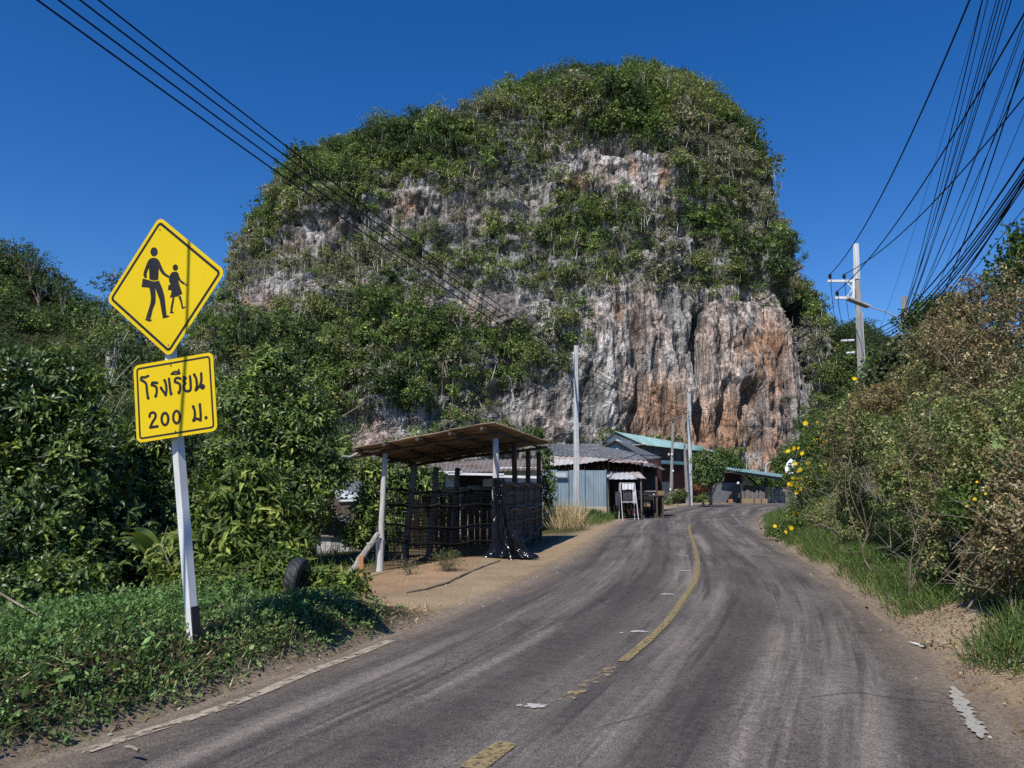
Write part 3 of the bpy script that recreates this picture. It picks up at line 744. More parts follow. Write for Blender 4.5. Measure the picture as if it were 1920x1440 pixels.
def limbs(mb, base, targets, r0, r=RNG, k=6, wob=.12, fork=.35, r1=.012):
    """a trunk that splits towards each target"""
    base = np.array(base, float); T = np.array(targets, float)
    cen = T.mean(0); f = base + (cen - base) * fork
    n = 7; s = np.linspace(0, 1, n)[:, None]
    side = r.normal(size=3) * wob * np.linalg.norm(f - base); side[2] = 0
    tr = base * (1 - s) + f * s + side * np.sin(s * math.pi)
    mb.tube(tr, np.linspace(r0 * 1.15, r0 * .8, n), k + 2)
    for t_ in T:
        j = r.integers(3, n); st = tr[j]; s = np.linspace(0, 1, 8)[:, None]
        bend = r.normal(size=3) * wob * np.linalg.norm(t_ - st); up = np.array([0, 0, .22]) * np.linalg.norm(t_ - st)
        pth = st * (1 - s) + t_ * s + (bend + up) * np.sin(s * math.pi)
        mb.tube(pth, np.linspace(r0 * .55, r1, 8), k)
        for q in range(3):
            m = r.integers(3, 7); e = pth[m] + (r.normal(size=3) * .35 + np.array([0, 0, .15])) * np.linalg.norm(t_ - st) * .45
            mb.tube(np.linspace(pth[m], e, 4) + np.array([[0,0,0],[0,0,.02],[0,0,.02],[0,0,0]]), np.linspace(r0 * .25, r1 * .6, 4), 4)

def plant(name, label, cat, base, blobs, nclump, per, L, W, pal, mat='leaf', kind='quad', group=None, trunk_r=.05, seed=0, parts=('crown', 'trunk'),
          rosette=True, spread=1.0, lo=.45, droop=.3, droop_z=.25, rough=.22, bark='bark', cvar=.25, limb_n=None, twigs=0, floor=None, jit=.25, fork=.35, power=.45, mind=None):
    r = np.random.default_rng(1000 + seed)
    t = thing(name, label, cat, tuple(base), group)
    LV = Leaves(); p, o = blob_points(blobs, nclump, r, lo, rough, power)
    fl = (base[2] if floor is None else floor) + .05
    ok = p[:, 2] > fl
    if mind is not None:
        a_, b_ = dists(p[:, 0], p[:, 1]); ok &= (b_ > mind) & (p[:, 2] > ground_h(p[:, 0], p[:, 1], a_, b_) + .06)
    clump_leaves(LV, p[ok], o[ok], per, L, W, pal, r, spread, rosette, jit=jit, droop_z=droop_z, cvar=cvar)
    put(parts[0], LV.mesh(parts[0], M[mat], kind, droop), t)
    if parts[1]:
        mb = MB(); tg = [V(*b[:3]) + V(0, 0, b[5] * .3) for b in blobs]
        if limb_n:
            q, _ = blob_points(blobs, limb_n, r, .5); tg = list(q[q[:, 2] > fl + .1]) or tg
        limbs(mb, base, tg, trunk_r, r, 5, fork=fork, r1=max(.004, trunk_r * .12))
        if twigs:
            q, oo = blob_points(blobs, twigs, r, .7, rough)
            for a_, b_ in zip(q, oo):
                if a_[2] < fl: continue
                ln = r.uniform(.15, .5); dr = unit(b_ + r.normal(size=3) * .6)
                pth = np.array([a_ - dr * ln * .6, a_, a_ + dr * ln * .5 + V(0, 0, -.05 * ln)])
                mb.tube(pth, [.004, .0035, .0015], 3, cap=False)
        mb.build(parts[1], M[bark], t)
    return t

def ccard(rad_x, rad_z, n, leaf, pal, seed, flat=.0, gaps=6):
    """leaves of a far tree's crown, around the origin: lobes of clumps with gaps between them"""
    r = np.random.default_rng(seed)
    lobes = []
    for i in range(gaps):
        d = rand_unit(1, r)[0]; d[2] = abs(d[2]) * .9 - .25
        q = r.uniform(.42, .62)
        lobes.append((d[0]*rad_x*.62, d[1]*rad_x*.62, d[2]*rad_z*.62, rad_x*q, rad_x*q, rad_z*q*.85))
    p, o = blob_points(lobes, n // 5, r, .55, .35)
    LV = Leaves(); clump_leaves(LV, p, o, 5, leaf, leaf * .62, pal, r, 1.0, False, jit=.6, cvar=.3)
    return LV
# ---------------------------------------------------------------- forest on the mountain and hills
PAL = {
 'dark':  [((0.040,0.064,0.024),3), ((0.056,0.086,0.030),3), ((0.078,0.104,0.038),1)],
 'green': [((0.080,0.120,0.036),3), ((0.110,0.156,0.044),3), ((0.15,0.19,0.054),1)],
 'olive': [((0.135,0.158,0.056),3), ((0.18,0.19,0.062),2), ((0.10,0.125,0.048),2)],
 'grey':  [((0.185,0.178,0.125),3), ((0.25,0.228,0.175),1.5), ((0.13,0.142,0.085),3)],
}
KINDS_ = ['dark', 'green', 'olive', 'grey']
PROTO = []     # leaf arrays of unit-size crowns
for ki, kn in enumerate(KINDS_):
    for q in range(3):
        rx, rz = (1.0, .85) if q < 2 else (.8, 1.2)
        LV = ccard(rx, rz, 330 if kn != 'grey' else 260, .165, PAL[kn], 300 + ki * 10 + q, gaps=6 + q)
        PROTO.append((kn, LV.arrays()))
TUFT = len(PROTO)
for ki, kn in enumerate(KINDS_):
    PROTO.append((kn + '_tuft', ccard(1.0, .8, 105, .27, PAL[kn], 400 + ki, gaps=4).arrays()))
FINE = []      # the same kinds with finer leaves, for trees that stand nearer
for ki, kn in enumerate(KINDS_):
    for q in range(3):
        rx, rz = (1.0, .85) if q < 2 else (.8, 1.2)
        FINE.append((kn, ccard(rx, rz, 780 if kn != 'grey' else 560, .105, PAL[kn], 500 + ki * 10 + q, gaps=7 + q).arrays()))
def proto_ids(kn): return [i for i, (k, _) in enumerate(PROTO) if k == kn]

def scatter_stuff(name, label, inst, trunks=None, r=np.random.default_rng(9), bank=None):
    """one mesh of many crowns nobody could count: inst = (proto, x, y, z, size_xy, size_z, rot)"""
    LV = Leaves()
    for (pi, x, y, z, sx, sz, ro, gain) in inst:
        p, a_, n, L, W, c = (bank or PROTO)[int(pi)][1]
        m = len(p)
        cr, sr = math.cos(ro), math.sin(ro); R = np.array([[cr, -sr, 0], [sr, cr, 0], [0, 0, 1]])
        S = np.array([sx, sx, sz])
        LV.add(p @ R.T * S + np.array([x, y, z]), a_ @ R.T, n @ R.T, L * max(.38, (sx + sz) / 2) if True else L, W * max(.38, (sx + sz) / 2), c * gain)
    if trunks is not None:
        m = len(trunks); up = np.array([0, 0, 1.0]) + r.normal(size=(m, 3)) * np.array([.16, .1, .05])
        LV.add(trunks[:, :3], up, np.array([0, -1.0, 0]) + r.normal(size=(m, 3)) * .5, trunks[:, 3], trunks[:, 4], pick_col([((.44,.41,.36),3),((.58,.55,.50),2),((.24,.22,.185),3)], m, r))
    o = put(name, LV.mesh(name, M['leaf_far'], 'quad', 0.05 if trunks is not None else .3))
    return tag(o, label, kind='stuff')

# --- where plants stand on the mountain
mx, my, mz, mnz, mwall, miron = (MNT[k].ravel() for k in ('X', 'Y', 'Z', 'nz', 'wall', 'iron'))
rv = np.random.default_rng(77)
front = (my < YC - 2) & (mz > 0)
ledgy = fbm(mx/13, my/13, mz/6.5, 3, 71); big = fbm(mx/20, my/20, mz/20, 3, 72)
def near(px, py, rx, ry, Y=180.0):
    k = Y / F
    return np.exp(-(((mx - wx(px, py, Y)) / (rx*k))**2 + ((mz - wz(px, py, Y)) / (ry*k))**2) ** 1.5)
cover = .72 + .55 * ledgy + .3 * big + .9 * sstep(.30, .75, mnz)
cover += 1.0 * (near(820,640,260,90) + near(760,260,200,60) + near(1010,430,120,60)*.6 + near(1120,395,90,40)*.6 + near(640,720,160,140)*1.0 + near(900,740,90,60)*.5 + near(1120,640,50,60)*.7 + near(1010,600,80,60)*.5+near(520,640,120,60))
cover -= 2.0 * mwall + .6 * miron
cover += .8 * sstep(88, 100, mz)
cover -= .35 * near(540,400,60,70) + .3 * near(1400,420,70,110) + .25*near(1440,470,60,120)
cover += .9*near(1270,640,20,30)*0
area_w = np.where(front, np.clip(cover, .75 * (1 - np.clip(1.3 * mwall, 0, 1)), 1.2), 0)
dens = area_w / area_w.sum()
N_ALL = 11500
pick = rv.choice(len(mx), N_ALL, p=dens, replace=False)
kin = []
top_z = mz[pick]
u = rv.random(N_ALL)
kd = fbm(mx[pick]/16, my[pick]/16, mz[pick]/12, 3, 81) + .35 * (u - .5)
topness = sstep(75, 105, top_z)
for i in range(N_ALL):
    v = kd[i] + .30 * topness[i] + .25 * near(820,640,260,110).flat[pick[i]] if False else kd[i] + .22 * topness[i]
    rg = sstep(1380, 1480, 0)  # placeholder for side bias
    kin.append('dark' if v > .36 else 'green' if v > .14 else 'olive' if v > .0 else 'grey')
kin = np.array(kin)
lush = (near(820,650,260,110) + near(640,740,170,120) + near(1110,400,110,50) + near(1000,480,120,60))[pick]
sw = (kin == 'grey') & (rv.random(N_ALL) < np.clip(1.1 * lush, 0, .85)); kin[sw] = rv.choice(['green', 'green', 'dark', 'olive'], sw.sum())
size = rv.gamma(4, .49, N_ALL) * (1 + .5 * topness) * np.where(kin == 'grey', .75, 1.0)
nl = near(820,650,240,100)[pick] + near(640,740,150,110)[pick]
size *= 1 + .45 * np.clip(nl, 0, 1)
size = np.clip(size, .7, 4.6)
order = np.argsort(-size)
single = order[:190]; rest = order[190:]
inst = []
for i in rest:
    j = pick[i]; ids = proto_ids(kin[i]); s = size[i]
    inst.append((rv.choice(ids), mx[j], my[j] - .25 * s, mz[j] + s * rv.uniform(.35, .9), s, s * rv.uniform(.75, 1.15), rv.random() * 6.28, rv.uniform(.65, 1.35)))
# low tufts of dry scrub and creepers on the rock between them
w2 = np.where(front, np.clip(.8 - .8 * mwall + .5 * fbm(mx/5, my/5, mz/5, 3, 73), .0, 1), 0) * np.where(mwall > .35, .12, 1)
p2 = rv.choice(len(mx), 22000, p=w2 / w2.sum(), replace=False)
for j in p2:
    s = rv.uniform(.45, 1.5); kn = rv.choice(4, p=[.2, .2, .2, .4])
    inst.append((TUFT + kn, mx[j], my[j] - .1, mz[j] + s * .2, s, s * rv.uniform(.6, 1.1), rv.random() * 6.28, rv.uniform(.6, 1.3)))
print('mountain scrub', len(inst))
NTR = 5200; tj = rv.choice(pick, NTR); tl = rv.uniform(1.2, 5.0, NTR)
TR = np.stack([mx[tj] + rv.normal(size=NTR), my[tj] - rv.uniform(.3, 2.4, NTR), mz[tj] - .3, tl, rv.uniform(.07, .17, NTR)], 1)
scatter_stuff('forest', 'unbroken mass of scrub and small trees covering the limestone mountain', inst, TR)

# --- single trees: crown and trunk, sharing a few meshes
PT = {}
def tree_proto(kn, q, tall):
    key = (kn, q, tall)
    if key in PT: return PT[key]
    r = np.random.default_rng(len(PT) + 5)
    p, a_, n, L, W, c = FINE[proto_ids(kn)[q]][1]
    LV = Leaves(); h = 1.5 if tall else .85
    LV.add(p + np.array([0, 0, h]), a_, n, L * .92, W * .92, c)
    crown = LV.mesh('crown', M['leaf_far'], 'quad')
    mb = MB(); tg = [np.array([d[0]*.55, d[1]*.55, h + d[2]*.45]) for d in rand_unit(5, r)]
    limbs(mb, (0, 0, -.35), tg, .055 if tall else .07, r, 5, .06, .55)
    t_ = mb.build('trunk', M['bark_pale'] if tall else M['bark'])
    tm = t_.data; bpy.data.objects.remove(t_)
    PT[key] = (crown, tm); return PT[key]
def far_tree(kn, q, tall, loc, s, rot, label, group):
    t = thing('tree', label, 'tree', loc, group, rot); t.scale = (s, s, s * random.uniform(.9, 1.15))
    cm, tm = tree_proto(kn, q, tall)
    link(bpy.data.objects.new('crown', cm), t); link(bpy.data.objects.new('trunk', tm), t)
    return t
WORD = {'dark': 'dark green', 'green': 'mid green', 'olive': 'yellowish olive', 'grey': 'dry grey-brown'}
def zone(x, y, z):
    if z > 96: return 'on the domed mountain summit'
    if z > 62: return 'on the upper cliff ledges' if x > -8 else 'on the upper left mountain shoulder'
    if z > 30: return 'halfway up the cliff above the roofs' if x > -8 else 'halfway up the mountain beside the wires'
    return 'at the mountain foot behind the houses'
for i in single:
    j = pick[i]; kn = str(kin[i]); tall = bool(rv.random() < (.65 if mz[j] < 80 else .35)); z_ = zone(mx[j], my[j], mz[j])
    lab = f"{'pale-trunked ' if tall else ''}{WORD[kn]} {'tree' if tall else 'bushy tree'} {z_}"
    far_tree(kn, int(rv.integers(3)), tall, (mx[j], my[j] + .2, mz[j]), size[i] * 1.02, rv.random() * 6.28, lab, f"{WORD[kn]} {'tall' if tall else 'bushy'} trees {z_}")

# --- the hills: larger trees nearer by
def clothe(H, n_single, n_rest, smin, smax, kinds, where, name, ymax, seed, xr):
    r = np.random.default_rng(seed); X, Y, Z = (q.ravel() for q in H)
    ok = (Y < ymax) & (Z > .5) & (X > xr[0]) & (X < xr[1]) & ((X < 0) | (X / Y > .405))
    ii = r.choice(np.flatnonzero(ok), n_single + n_rest, replace=False)
    s = np.clip(r.gamma(7, (smin + smax) / 14, len(ii)), smin, smax); o = np.argsort(-s); ii, s = ii[o], s[o]
    rest = []
    for k, (j, q) in enumerate(zip(ii, s)):
        kn = str(r.choice(kinds)); jx, jy = r.normal(size=2) * .8
        if k < n_single:
            tall = bool(r.random() < .4)
            far_tree(kn, int(r.integers(3)), tall, (X[j] + jx, Y[j] + jy, Z[j]), q, r.random() * 6.28, f"{'pale-trunked ' if tall else ''}{WORD[kn]} {'tree' if tall else 'bushy tree'} {where}", f"{WORD[kn]} {'tall' if tall else 'bushy'} trees {where}")
        else:
            rest.append((r.choice(proto_ids(kn)), X[j] + jx, Y[j] + jy, Z[j] + q * .5, q, q * r.uniform(.8, 1.1), r.random() * 6.28, r.uniform(.6, 1.3)))
    scatter_stuff('forest', name, rest, bank=FINE)
clothe(HILL_L, 60, 1150, 1.3, 3.8, ['dark', 'dark', 'dark', 'green', 'green', 'olive'], 'on the dark wooded hill behind the road sign', 'mass of woodland covering the left hill', 133, 5, (-118, -17))
clothe(HILL_R, 22, 1300, 1.8, 4.4, ['dark', 'dark', 'green'], 'on the wooded hill behind the power pole', 'mass of woodland on the hill behind the power pole', 212, 6, (53, 130))

rq = np.random.default_rng(91)
for k in range(26):
    px = rq.uniform(1592, 1710); Yq = rq.uniform(125, 165); x = at(px, 900, Yq)[0]; s = rq.uniform(2.6, 4.6); kn = str(rq.choice(['dark', 'dark', 'green']))
    far_tree(kn, int(rq.integers(3)), bool(rq.random() < .5), (x, Yq, gz(x, Yq) + rq.uniform(0, 1.5)), s, rq.random() * 6.28, f"{WORD[kn]} tree right of the cliff foot behind the road bend", f"{WORD[kn]} trees right of the cliff foot")
for (px, py, s) in ((222, 572, 4.0), (246, 588, 3.6)):
    p = at(px, py, 127); far_tree('dark', int(rq.integers(2)), False, (p[0], 127, p[2]), s, rq.random() * 6.28, 'dark green tree on the skyline of the left wooded hill', 'dark trees on the left skyline')

for k, (px, py, s) in enumerate(((-8, 500, 3.6), (14, 498, 3.8), (38, 500, 3.7), (60, 512, 3.4), (76, 530, 3.2), (95, 552, 3.2), (118, 572, 3.0), (30, 530, 3.8), (-2, 540, 3.8), (70, 560, 3.4), (150, 588, 3.0), (178, 592, 3.0))):
    p = at(px, py, 121 + (k % 3) * 2); far_tree('dark', k % 2, False, (p[0], p[1], p[2] - .3 * s), s, k * 1.3, 'dark green rounded tree massed at the left end of the wooded hill', 'dark rounded trees at the left end of the hill')
# ---------------------------------------------------------------- road sign
def sign_frame(C, yaw, roll, tilt):
    r = V(math.cos(yaw), math.sin(yaw), 0); n = V(math.sin(yaw), -math.cos(yaw), 0); u = V(0, 0, 1)
    r2 = r * math.cos(roll) + u * math.sin(roll); u2 = -r * math.sin(roll) + u * math.cos(roll)
    u3 = u2 * math.cos(tilt) + n * math.sin(tilt)
    return np.array(C), r2, u3, np.cross(r2, u3)
def to_plane(fr, px, py):
    C, r, u, n = fr; d = ray(px, py); o = V(0, 0, EYE); s = np.dot(C - o, n) / np.dot(d, n); p = o + d * s - C
    return np.dot(p, r), np.dot(p, u)
def rrect(w, h, rad, k=7):
    P = []
    for sx, sy, a0 in ((1, 1, 0), (-1, 1, 90), (-1, -1, 180), (1, -1, 270)):
        for i in range(k + 1):
            a = math.radians(a0 + 90 * i / k); P.append((sx * (w/2 - rad) + rad * math.cos(a), sy * (h/2 - rad) + rad * math.sin(a)))
    return P
def rot2(P, a): c, s = math.cos(a), math.sin(a); return [(x*c - y*s, x*s + y*c) for x, y in P]
def flat(mb, fr, P, z, col=None):
    C, r, u, n = fr; v = [C + r*x + u*y + n*z for x, y in P]
    a = sum(P[i][0]*P[(i+1) % len(P)][1] - P[(i+1) % len(P)][0]*P[i][1] for i in range(len(P)))
    f = tuple(range(len(P))); mb.add(v, [f if a > 0 else f[::-1]], col)
def panel(mb, fr, P, t):
    C, r, u, n = fr; k = len(P)
    v = [C + r*x + u*y for x, y in P] + [C + r*x + u*y - n*t for x, y in P]
    mb.add(v, [tuple(range(k)), tuple(range(2*k-1, k-1, -1))] + [(i, k+i, k+(i+1) % k, (i+1) % k) for i in range(k)])
def ring(mb, fr, P, Q, z):
    C, r, u, n = fr; k = len(P)
    v = [C + r*x + u*y + n*z for x, y in P] + [C + r*x + u*y + n*z for x, y in Q]
    mb.add(v, [(i, (i+1) % k, k+(i+1) % k, k+i) for i in range(k)])
def stroke(mb, fr, pts, w, z, sub=6):
    """round-ended brush stroke through the points (sign coordinates)"""
    P = np.array(pts, float)
    if len(P) > 2:   # smooth through the points
        t = np.arange(len(P)); tt = np.linspace(0, len(P) - 1, (len(P) - 1) * sub + 1); Q = []
        for q in tt:
            i = min(int(q), len(P) - 2); f = q - i
            p0, p1, p2, p3 = P[max(i-1, 0)], P[i], P[i+1], P[min(i+2, len(P)-1)]
            Q.append(.5 * ((2*p1) + (-p0+p2)*f + (2*p0-5*p1+4*p2-p3)*f*f + (-p0+3*p1-3*p2+p3)*f**3))
        P = np.array(Q)
    T = unit(np.gradient(P, axis=0)); N = np.stack([-T[:, 1], T[:, 0]], 1)
    L_ = [tuple(p + n * w/2) for p, n in zip(P, N)]; R_ = [tuple(p - n * w/2) for p, n in zip(P, N)]
    def cap(c, t):
        a0 = math.atan2(t[1], t[0]); return [(c[0] + w/2*math.cos(a0 - math.pi/2 + math.pi*k/6), c[1] + w/2*math.sin(a0 - math.pi/2 + math.pi*k/6)) for k in range(1, 6)]
    C, r, u, n = fr; vv = []; ff = []
    m = len(P)
    vv = [C + r*x + u*y + n*z for x, y in L_ + R_]
    ff = [(i, m+i, m+i+1, i+1) for i in range(m-1)]
    mb.add(vv, ff)
    for c, t, a, b in ((P[-1], T[-1], R_[-1], L_[-1]), (P[0], -T[0], L_[0], R_[0])):
        flat(mb, fr, [a] + cap(c, t) + [b], z)
def disc(mb, fr, c, rx, ry, z, k=20): flat(mb, fr, [(c[0] + rx*math.cos(2*math.pi*i/k), c[1] + ry*math.sin(2*math.pi*i/k)) for i in range(k)], z)

M['sign_yellow'] = plain('yellow_sheeting', (0.72, 0.51, 0.012), (0.76, 0.545, 0.016), 2.5, 0.7, 0.1, (1, 1, .5), 0.0, 0.002, dirt=(0.70, 0.52, 0.014))
M['sign_black'] = plain('sign_black', (0.016, 0.014, 0.016), (0.026, 0.022, 0.022), 5, 0.5, 0.3, bump=0.02)
M['sign_back'] = M['galv']
FD = sign_frame((-3.0346, 6.71, 3.3478), -.3144, .123, .0346)
FP = sign_frame((-2.868, 6.66, 2.362), -.189, .129, -.013)
base_pt = at(361, 1178, 6.78); top_pt = at(303, 440, 6.80)
sg = thing('warning_sign', 'yellow school warning sign, diamond over a plate, on a leaning white post', 'road sign', tuple(base_pt))
ax_ = unit(top_pt - base_pt)
mb = MB(); mb.bar(base_pt - ax_ * .35, top_pt, .072, .072, up=(.50, .86, 0)); post = mb.build('post', M['paint_white'], sg)
b2 = at(361, 1137, 6.78); mb = MB(); mb.bar(base_pt - ax_ * .36, b2, .076, .076, up=(.50, .86, 0)); mb.build('black_foot', M['paint_black'], post)
S = .9
mb = MB(); panel(mb, FD, rot2(rrect(S, S, .06), math.pi/4), .003); dp = mb.build('diamond_panel', M['sign_yellow'], sg)
mb = MB(); ring(mb, FD, rot2(rrect(S-.060, S-.060, .038), math.pi/4), rot2(rrect(S-.106, S-.106, .020), math.pi/4), .0015); mb.build('border', M['sign_black'], dp)
def dxy(x, y): return to_plane(FD, 180 + x / 5.538, 400 + y / 5.538)
mb = MB()
def poly(*P): flat(mb, FD, [dxy(*p) for p in P], .0018)
def ell(cx, cy, rx, ry): poly(*[(cx + rx*math.cos(2*math.pi*i/24), cy + ry*math.sin(2*math.pi*i/24)) for i in range(24)])
ell(604, 400, 38, 47)
poly((583,462),(617,462),(642,474),(662,500),(680,545),(700,590),(725,625),(762,648),(756,672),(722,655),(685,627),(662,592),(653,572),(648,688),(600,698),(556,686),(552,565),(540,590),(526,630),(529,672),(506,672),(492,640),(500,600),(520,545),(538,500),(557,474))
poly((487,676),(551,694),(600,708),(655,698),(690,780),(712,860),(722,950),(733,1055),(690,1062),(672,960),(662,900),(640,840),(616,778),(621,850),(618,930),(590,1000),(572,1080),(565,1090),(520,1082),(540,1020),(565,940),(572,880),(562,805),(553,772),(474,765))
poly((520,1086),(560,1092),(583,1110),(566,1123),(545,1122),(512,1107))
poly((691,1064),(733,1057),(767,1066),(747,1080),(695,1091))
mb.build('adult_figure', M['sign_black'], dp)
mb = MB()
ell(825, 563, 28, 33)
poly((808,606),(840,606),(858,625),(867,660),(886,695),(925,723),(917,741),(880,720),(858,692),(860,720),(880,780),(898,833),(850,862),(800,873),(766,874),(782,835),(785,799),(746,795),(756,743),(775,740),(758,702),(760,665),(774,630),(790,612))
ell(935, 741, 10, 11)
poly((797,870),(816,870),(809,920),(797,985),(794,1022),(774,1022),(777,970),(789,915)); poly((769,1022),(792,1019),(811,1028),(809,1037),(769,1037))
poly((855,866),(881,855),(893,900),(904,960),(908,976),(890,983),(880,930)); poly((889,977),(933,967),(931,978),(893,994))
mb.build('child_figure', M['sign_black'], dp)
for x, y in ((665, 170), (753, 1365)):
    mb = MB(); disc(mb, FD, dxy(x, y), .008, .008, .004, 10); mb.build('bolt', M['brick'], dp)
mb = MB(); panel(mb, FP, rrect(.755, .675, .05), .003); pp = mb.build('school_panel', M['sign_yellow'], sg)
mb = MB(); ring(mb, FP, rrect(.755-.052, .675-.052, .030), rrect(.755-.084, .675-.084, .016), .0015); mb.build('border', M['sign_black'], pp)
def pxy(x, y): return to_plane(FP, x / 4, 640 + y / 4)
mb = MB(); WS = .0225
def st_(*P, w=WS): stroke(mb, FP, [pxy(*p) for p in P], w, .0018 + .0003 * (len(mb.f) % 3))
def bl(x, y, r=12): disc(mb, FP, pxy(x, y), r * .00113, r * .00113, .0030, 16)
st_((1058,290),(1062,270),(1086,270),(1112,259)); st_((1060,290),(1082,303),(1097,320),(1103,370),(1110,424)); bl(1112, 424, 13)
st_((1138,328),(1143,311),(1160,309),(1180,312)); st_((1142,328),(1162,335),(1174,347),(1176,378),(1171,408)); bl(1168, 410, 13)
st_((1207,350),(1225,374),(1243,404)); st_((1236,292),(1245,322),(1249,362),(1244,404)); bl(1208, 348, 11); bl(1235, 292, 11)
st_((1268,280),(1274,335),(1281,388)); bl(1284, 392, 13)
st_((1312,304),(1316,281),(1336,274),(1354,280)); st_((1314,305),(1336,312),(1349,324),(1352,355),(1345,382)); bl(1343, 384, 13)
st_((1285,246),(1302,231),(1326,227),(1350,240),(1320,245),(1285,246), w=.016); st_((1341,213),(1345,240), w=.017)
st_((1378,268),(1394,276),(1377,296),(1391,312),(1380,332),(1385,364),(1405,374),(1429,362),(1430,312),(1425,262)); bl(1381, 268, 10)
st_((1457,250),(1472,282),(1477,330),(1468,366)); bl(1458, 250, 12)
st_((1470,366),(1500,330),(1511,290),(1509,240)); st_((1508,338),(1518,328),(1530,338),(1522,352),(1508,346)); st_((1500,330),(1512,340))
mb.build('lettering', M['sign_black'], pp); mb = MB()
st_((1122,566),(1127,543),(1148,533),(1167,547),(1163,577),(1143,608),(1127,646)); st_((1127,646),(1183,637))
def zero(cx, cy, rx, ry): st_(*[(cx + rx*math.cos(2*math.pi*i/12), cy + ry*math.sin(2*math.pi*i/12)) for i in range(13)])
zero(1238, 582, 25, 45); zero(1325, 568, 25, 46)
mb.build('lettering', M['sign_black'], pp); mb = MB()
st_((1449,490),(1460,520),(1462,560),(1452,592)); bl(1450, 490, 12); bl(1453, 592, 13); st_((1455,592),(1478,580),(1503,592)); st_((1499,474),(1505,540),(1506,592)); bl(1500, 474, 11)
bl(1546, 572, 13)
mb.build('lettering', M['sign_black'], pp)
for x, y in ((1282, 180), (1318, 675)):
    mb = MB(); disc(mb, FP, pxy(x, y), .007, .007, .004, 10); mb.build('bolt', M['paint_black'], pp)

# slim mast added out of view to cast a shadow stripe on the sign
pt_ = FD[0] + FD[1] * to_plane(FD, 352, 545)[0] + FD[2] * to_plane(FD, 352, 545)[1]
sd_ = unit(V(-.42, -.90, 0)) * 1.95
mp = V(pt_[0] + sd_[0], pt_[1] + sd_[1], 0); mz_ = gz(mp[0], mp[1])
mb = MB(); mb.tube([V(mp[0], mp[1], mz_ - .3), V(mp[0], mp[1], 3), V(mp[0], mp[1], 6.9)], [.019, .018, .016], 8)
tag(mb.build('shadow_mast', M['galv']), 'unseen slim mast added to cast a shadow stripe on the sign', 'mast')
# ---------------------------------------------------------------- buildings and things along the road
def corr4(mb, a, b, c, d, period=.2, amp=.025, nv=6, wob=.02, seed=0, sub=5, t=.01):
    """corrugated sheet on four corners: ridges follow each other from a to b, run from a to d"""
    a, b, c, d = (np.asarray(x, float) for x in (a, b, c, d))
    n = unit(np.cross(b - a, d - a)); n = n if n[2] > 0 else -n
    L = np.linalg.norm(b - a); nu = max(3, int(L / period * sub)); A, B_ = np.meshgrid(np.linspace(0, 1, nu + 1), np.linspace(0, 1, nv + 1), indexing='ij')
    w = amp * np.sin(A * L / period * 2 * math.pi) + wob * fbm(A * L * .9 + seed, B_ * 3, seed, 2, 5)
    P = (a * ((1-A)*(1-B_))[..., None] + b * (A*(1-B_))[..., None] + c * (A*B_)[..., None] + d * ((1-A)*B_)[..., None]) + w[..., None] * n
    P = P.reshape(-1, 3); m = nv + 1
    fc = [(i*m+j, (i+1)*m+j, (i+1)*m+j+1, i*m+j+1) for i in range(nu) for j in range(nv)]
    mb.add(P, fc); mb.add(P - n * t, [f[::-1] for f in fc])
def wall(mb, x0, y0, x1, y1, Y, t=.06, Y1=None):
    """upright wall seen between two photo columns; Y1 lets its far end recede"""
    Y1 = Y if Y1 is None else Y1
    A_, B_ = at(x0, y1, Y), at(x1, y1, Y1); zt = at(x0, y0, Y)[2]; zb = min(A_[2], B_[2])
    zt1 = at(x1, y0, Y1)[2] if Y1 != Y else zt
    n = unit(V(-(B_ - A_)[1], (B_ - A_)[0], 0)) * t
    P = [V(A_[0], A_[1], zb), V(B_[0], B_[1], zb), V(B_[0], B_[1], zt1), V(A_[0], A_[1], zt)]
    mb.add(P + [p + n for p in P], [(0,1,2,3),(7,6,5,4),(0,4,5,1),(1,5,6,2),(2,6,7,3),(3,7,4,0)])
def planks(mb, a, b, z0, z1, w=.12, gap=.008, t=.015, jit=.03, lean=.0, r=None, breaks=False):
    """upright boards side by side from a to b"""
    r = r or np.random.default_rng(int(abs(a[0]) * 100) + 3)
    a, b = np.array(a, float)[:2], np.array(b, float)[:2]; L = np.linalg.norm(b - a); d = (b - a) / L; n = V(-d[1], d[0])
    x = 0
    while x < L:
        ww = min(w * r.uniform(.75, 1.2), L - x + .01); g = r.uniform(.55, 1.15); c = a + d * (x + ww/2) + n * r.uniform(-.006, .006)
        segs = [(z0 + r.uniform(-jit, jit), z1 + r.uniform(-jit, jit))]
        if breaks:
            zc = z0 + (z1 - z0) * r.uniform(.35, .7); segs = [(segs[0][0], zc - .006), (zc + .006, segs[0][1])]
        for q0, q1 in segs:
            mb.bar((c[0], c[1], q0), (c[0] + d[0]*r.normal()*lean, c[1] + d[1]*r.normal()*lean, q1), ww - gap, t, up=(n[0], n[1], 0), col=(g * r.uniform(.93, 1.05), g, g * r.uniform(.93, 1.05)))
        x += ww
def crooked(p, q, n=9, amp=.03, r=RNG):
    s = np.linspace(0, 1, n)[:, None]; P = np.array(p) * (1 - s) + np.array(q) * s
    return P + r.normal(size=(n, 3)) * amp * np.sin(s * math.pi) ** .5

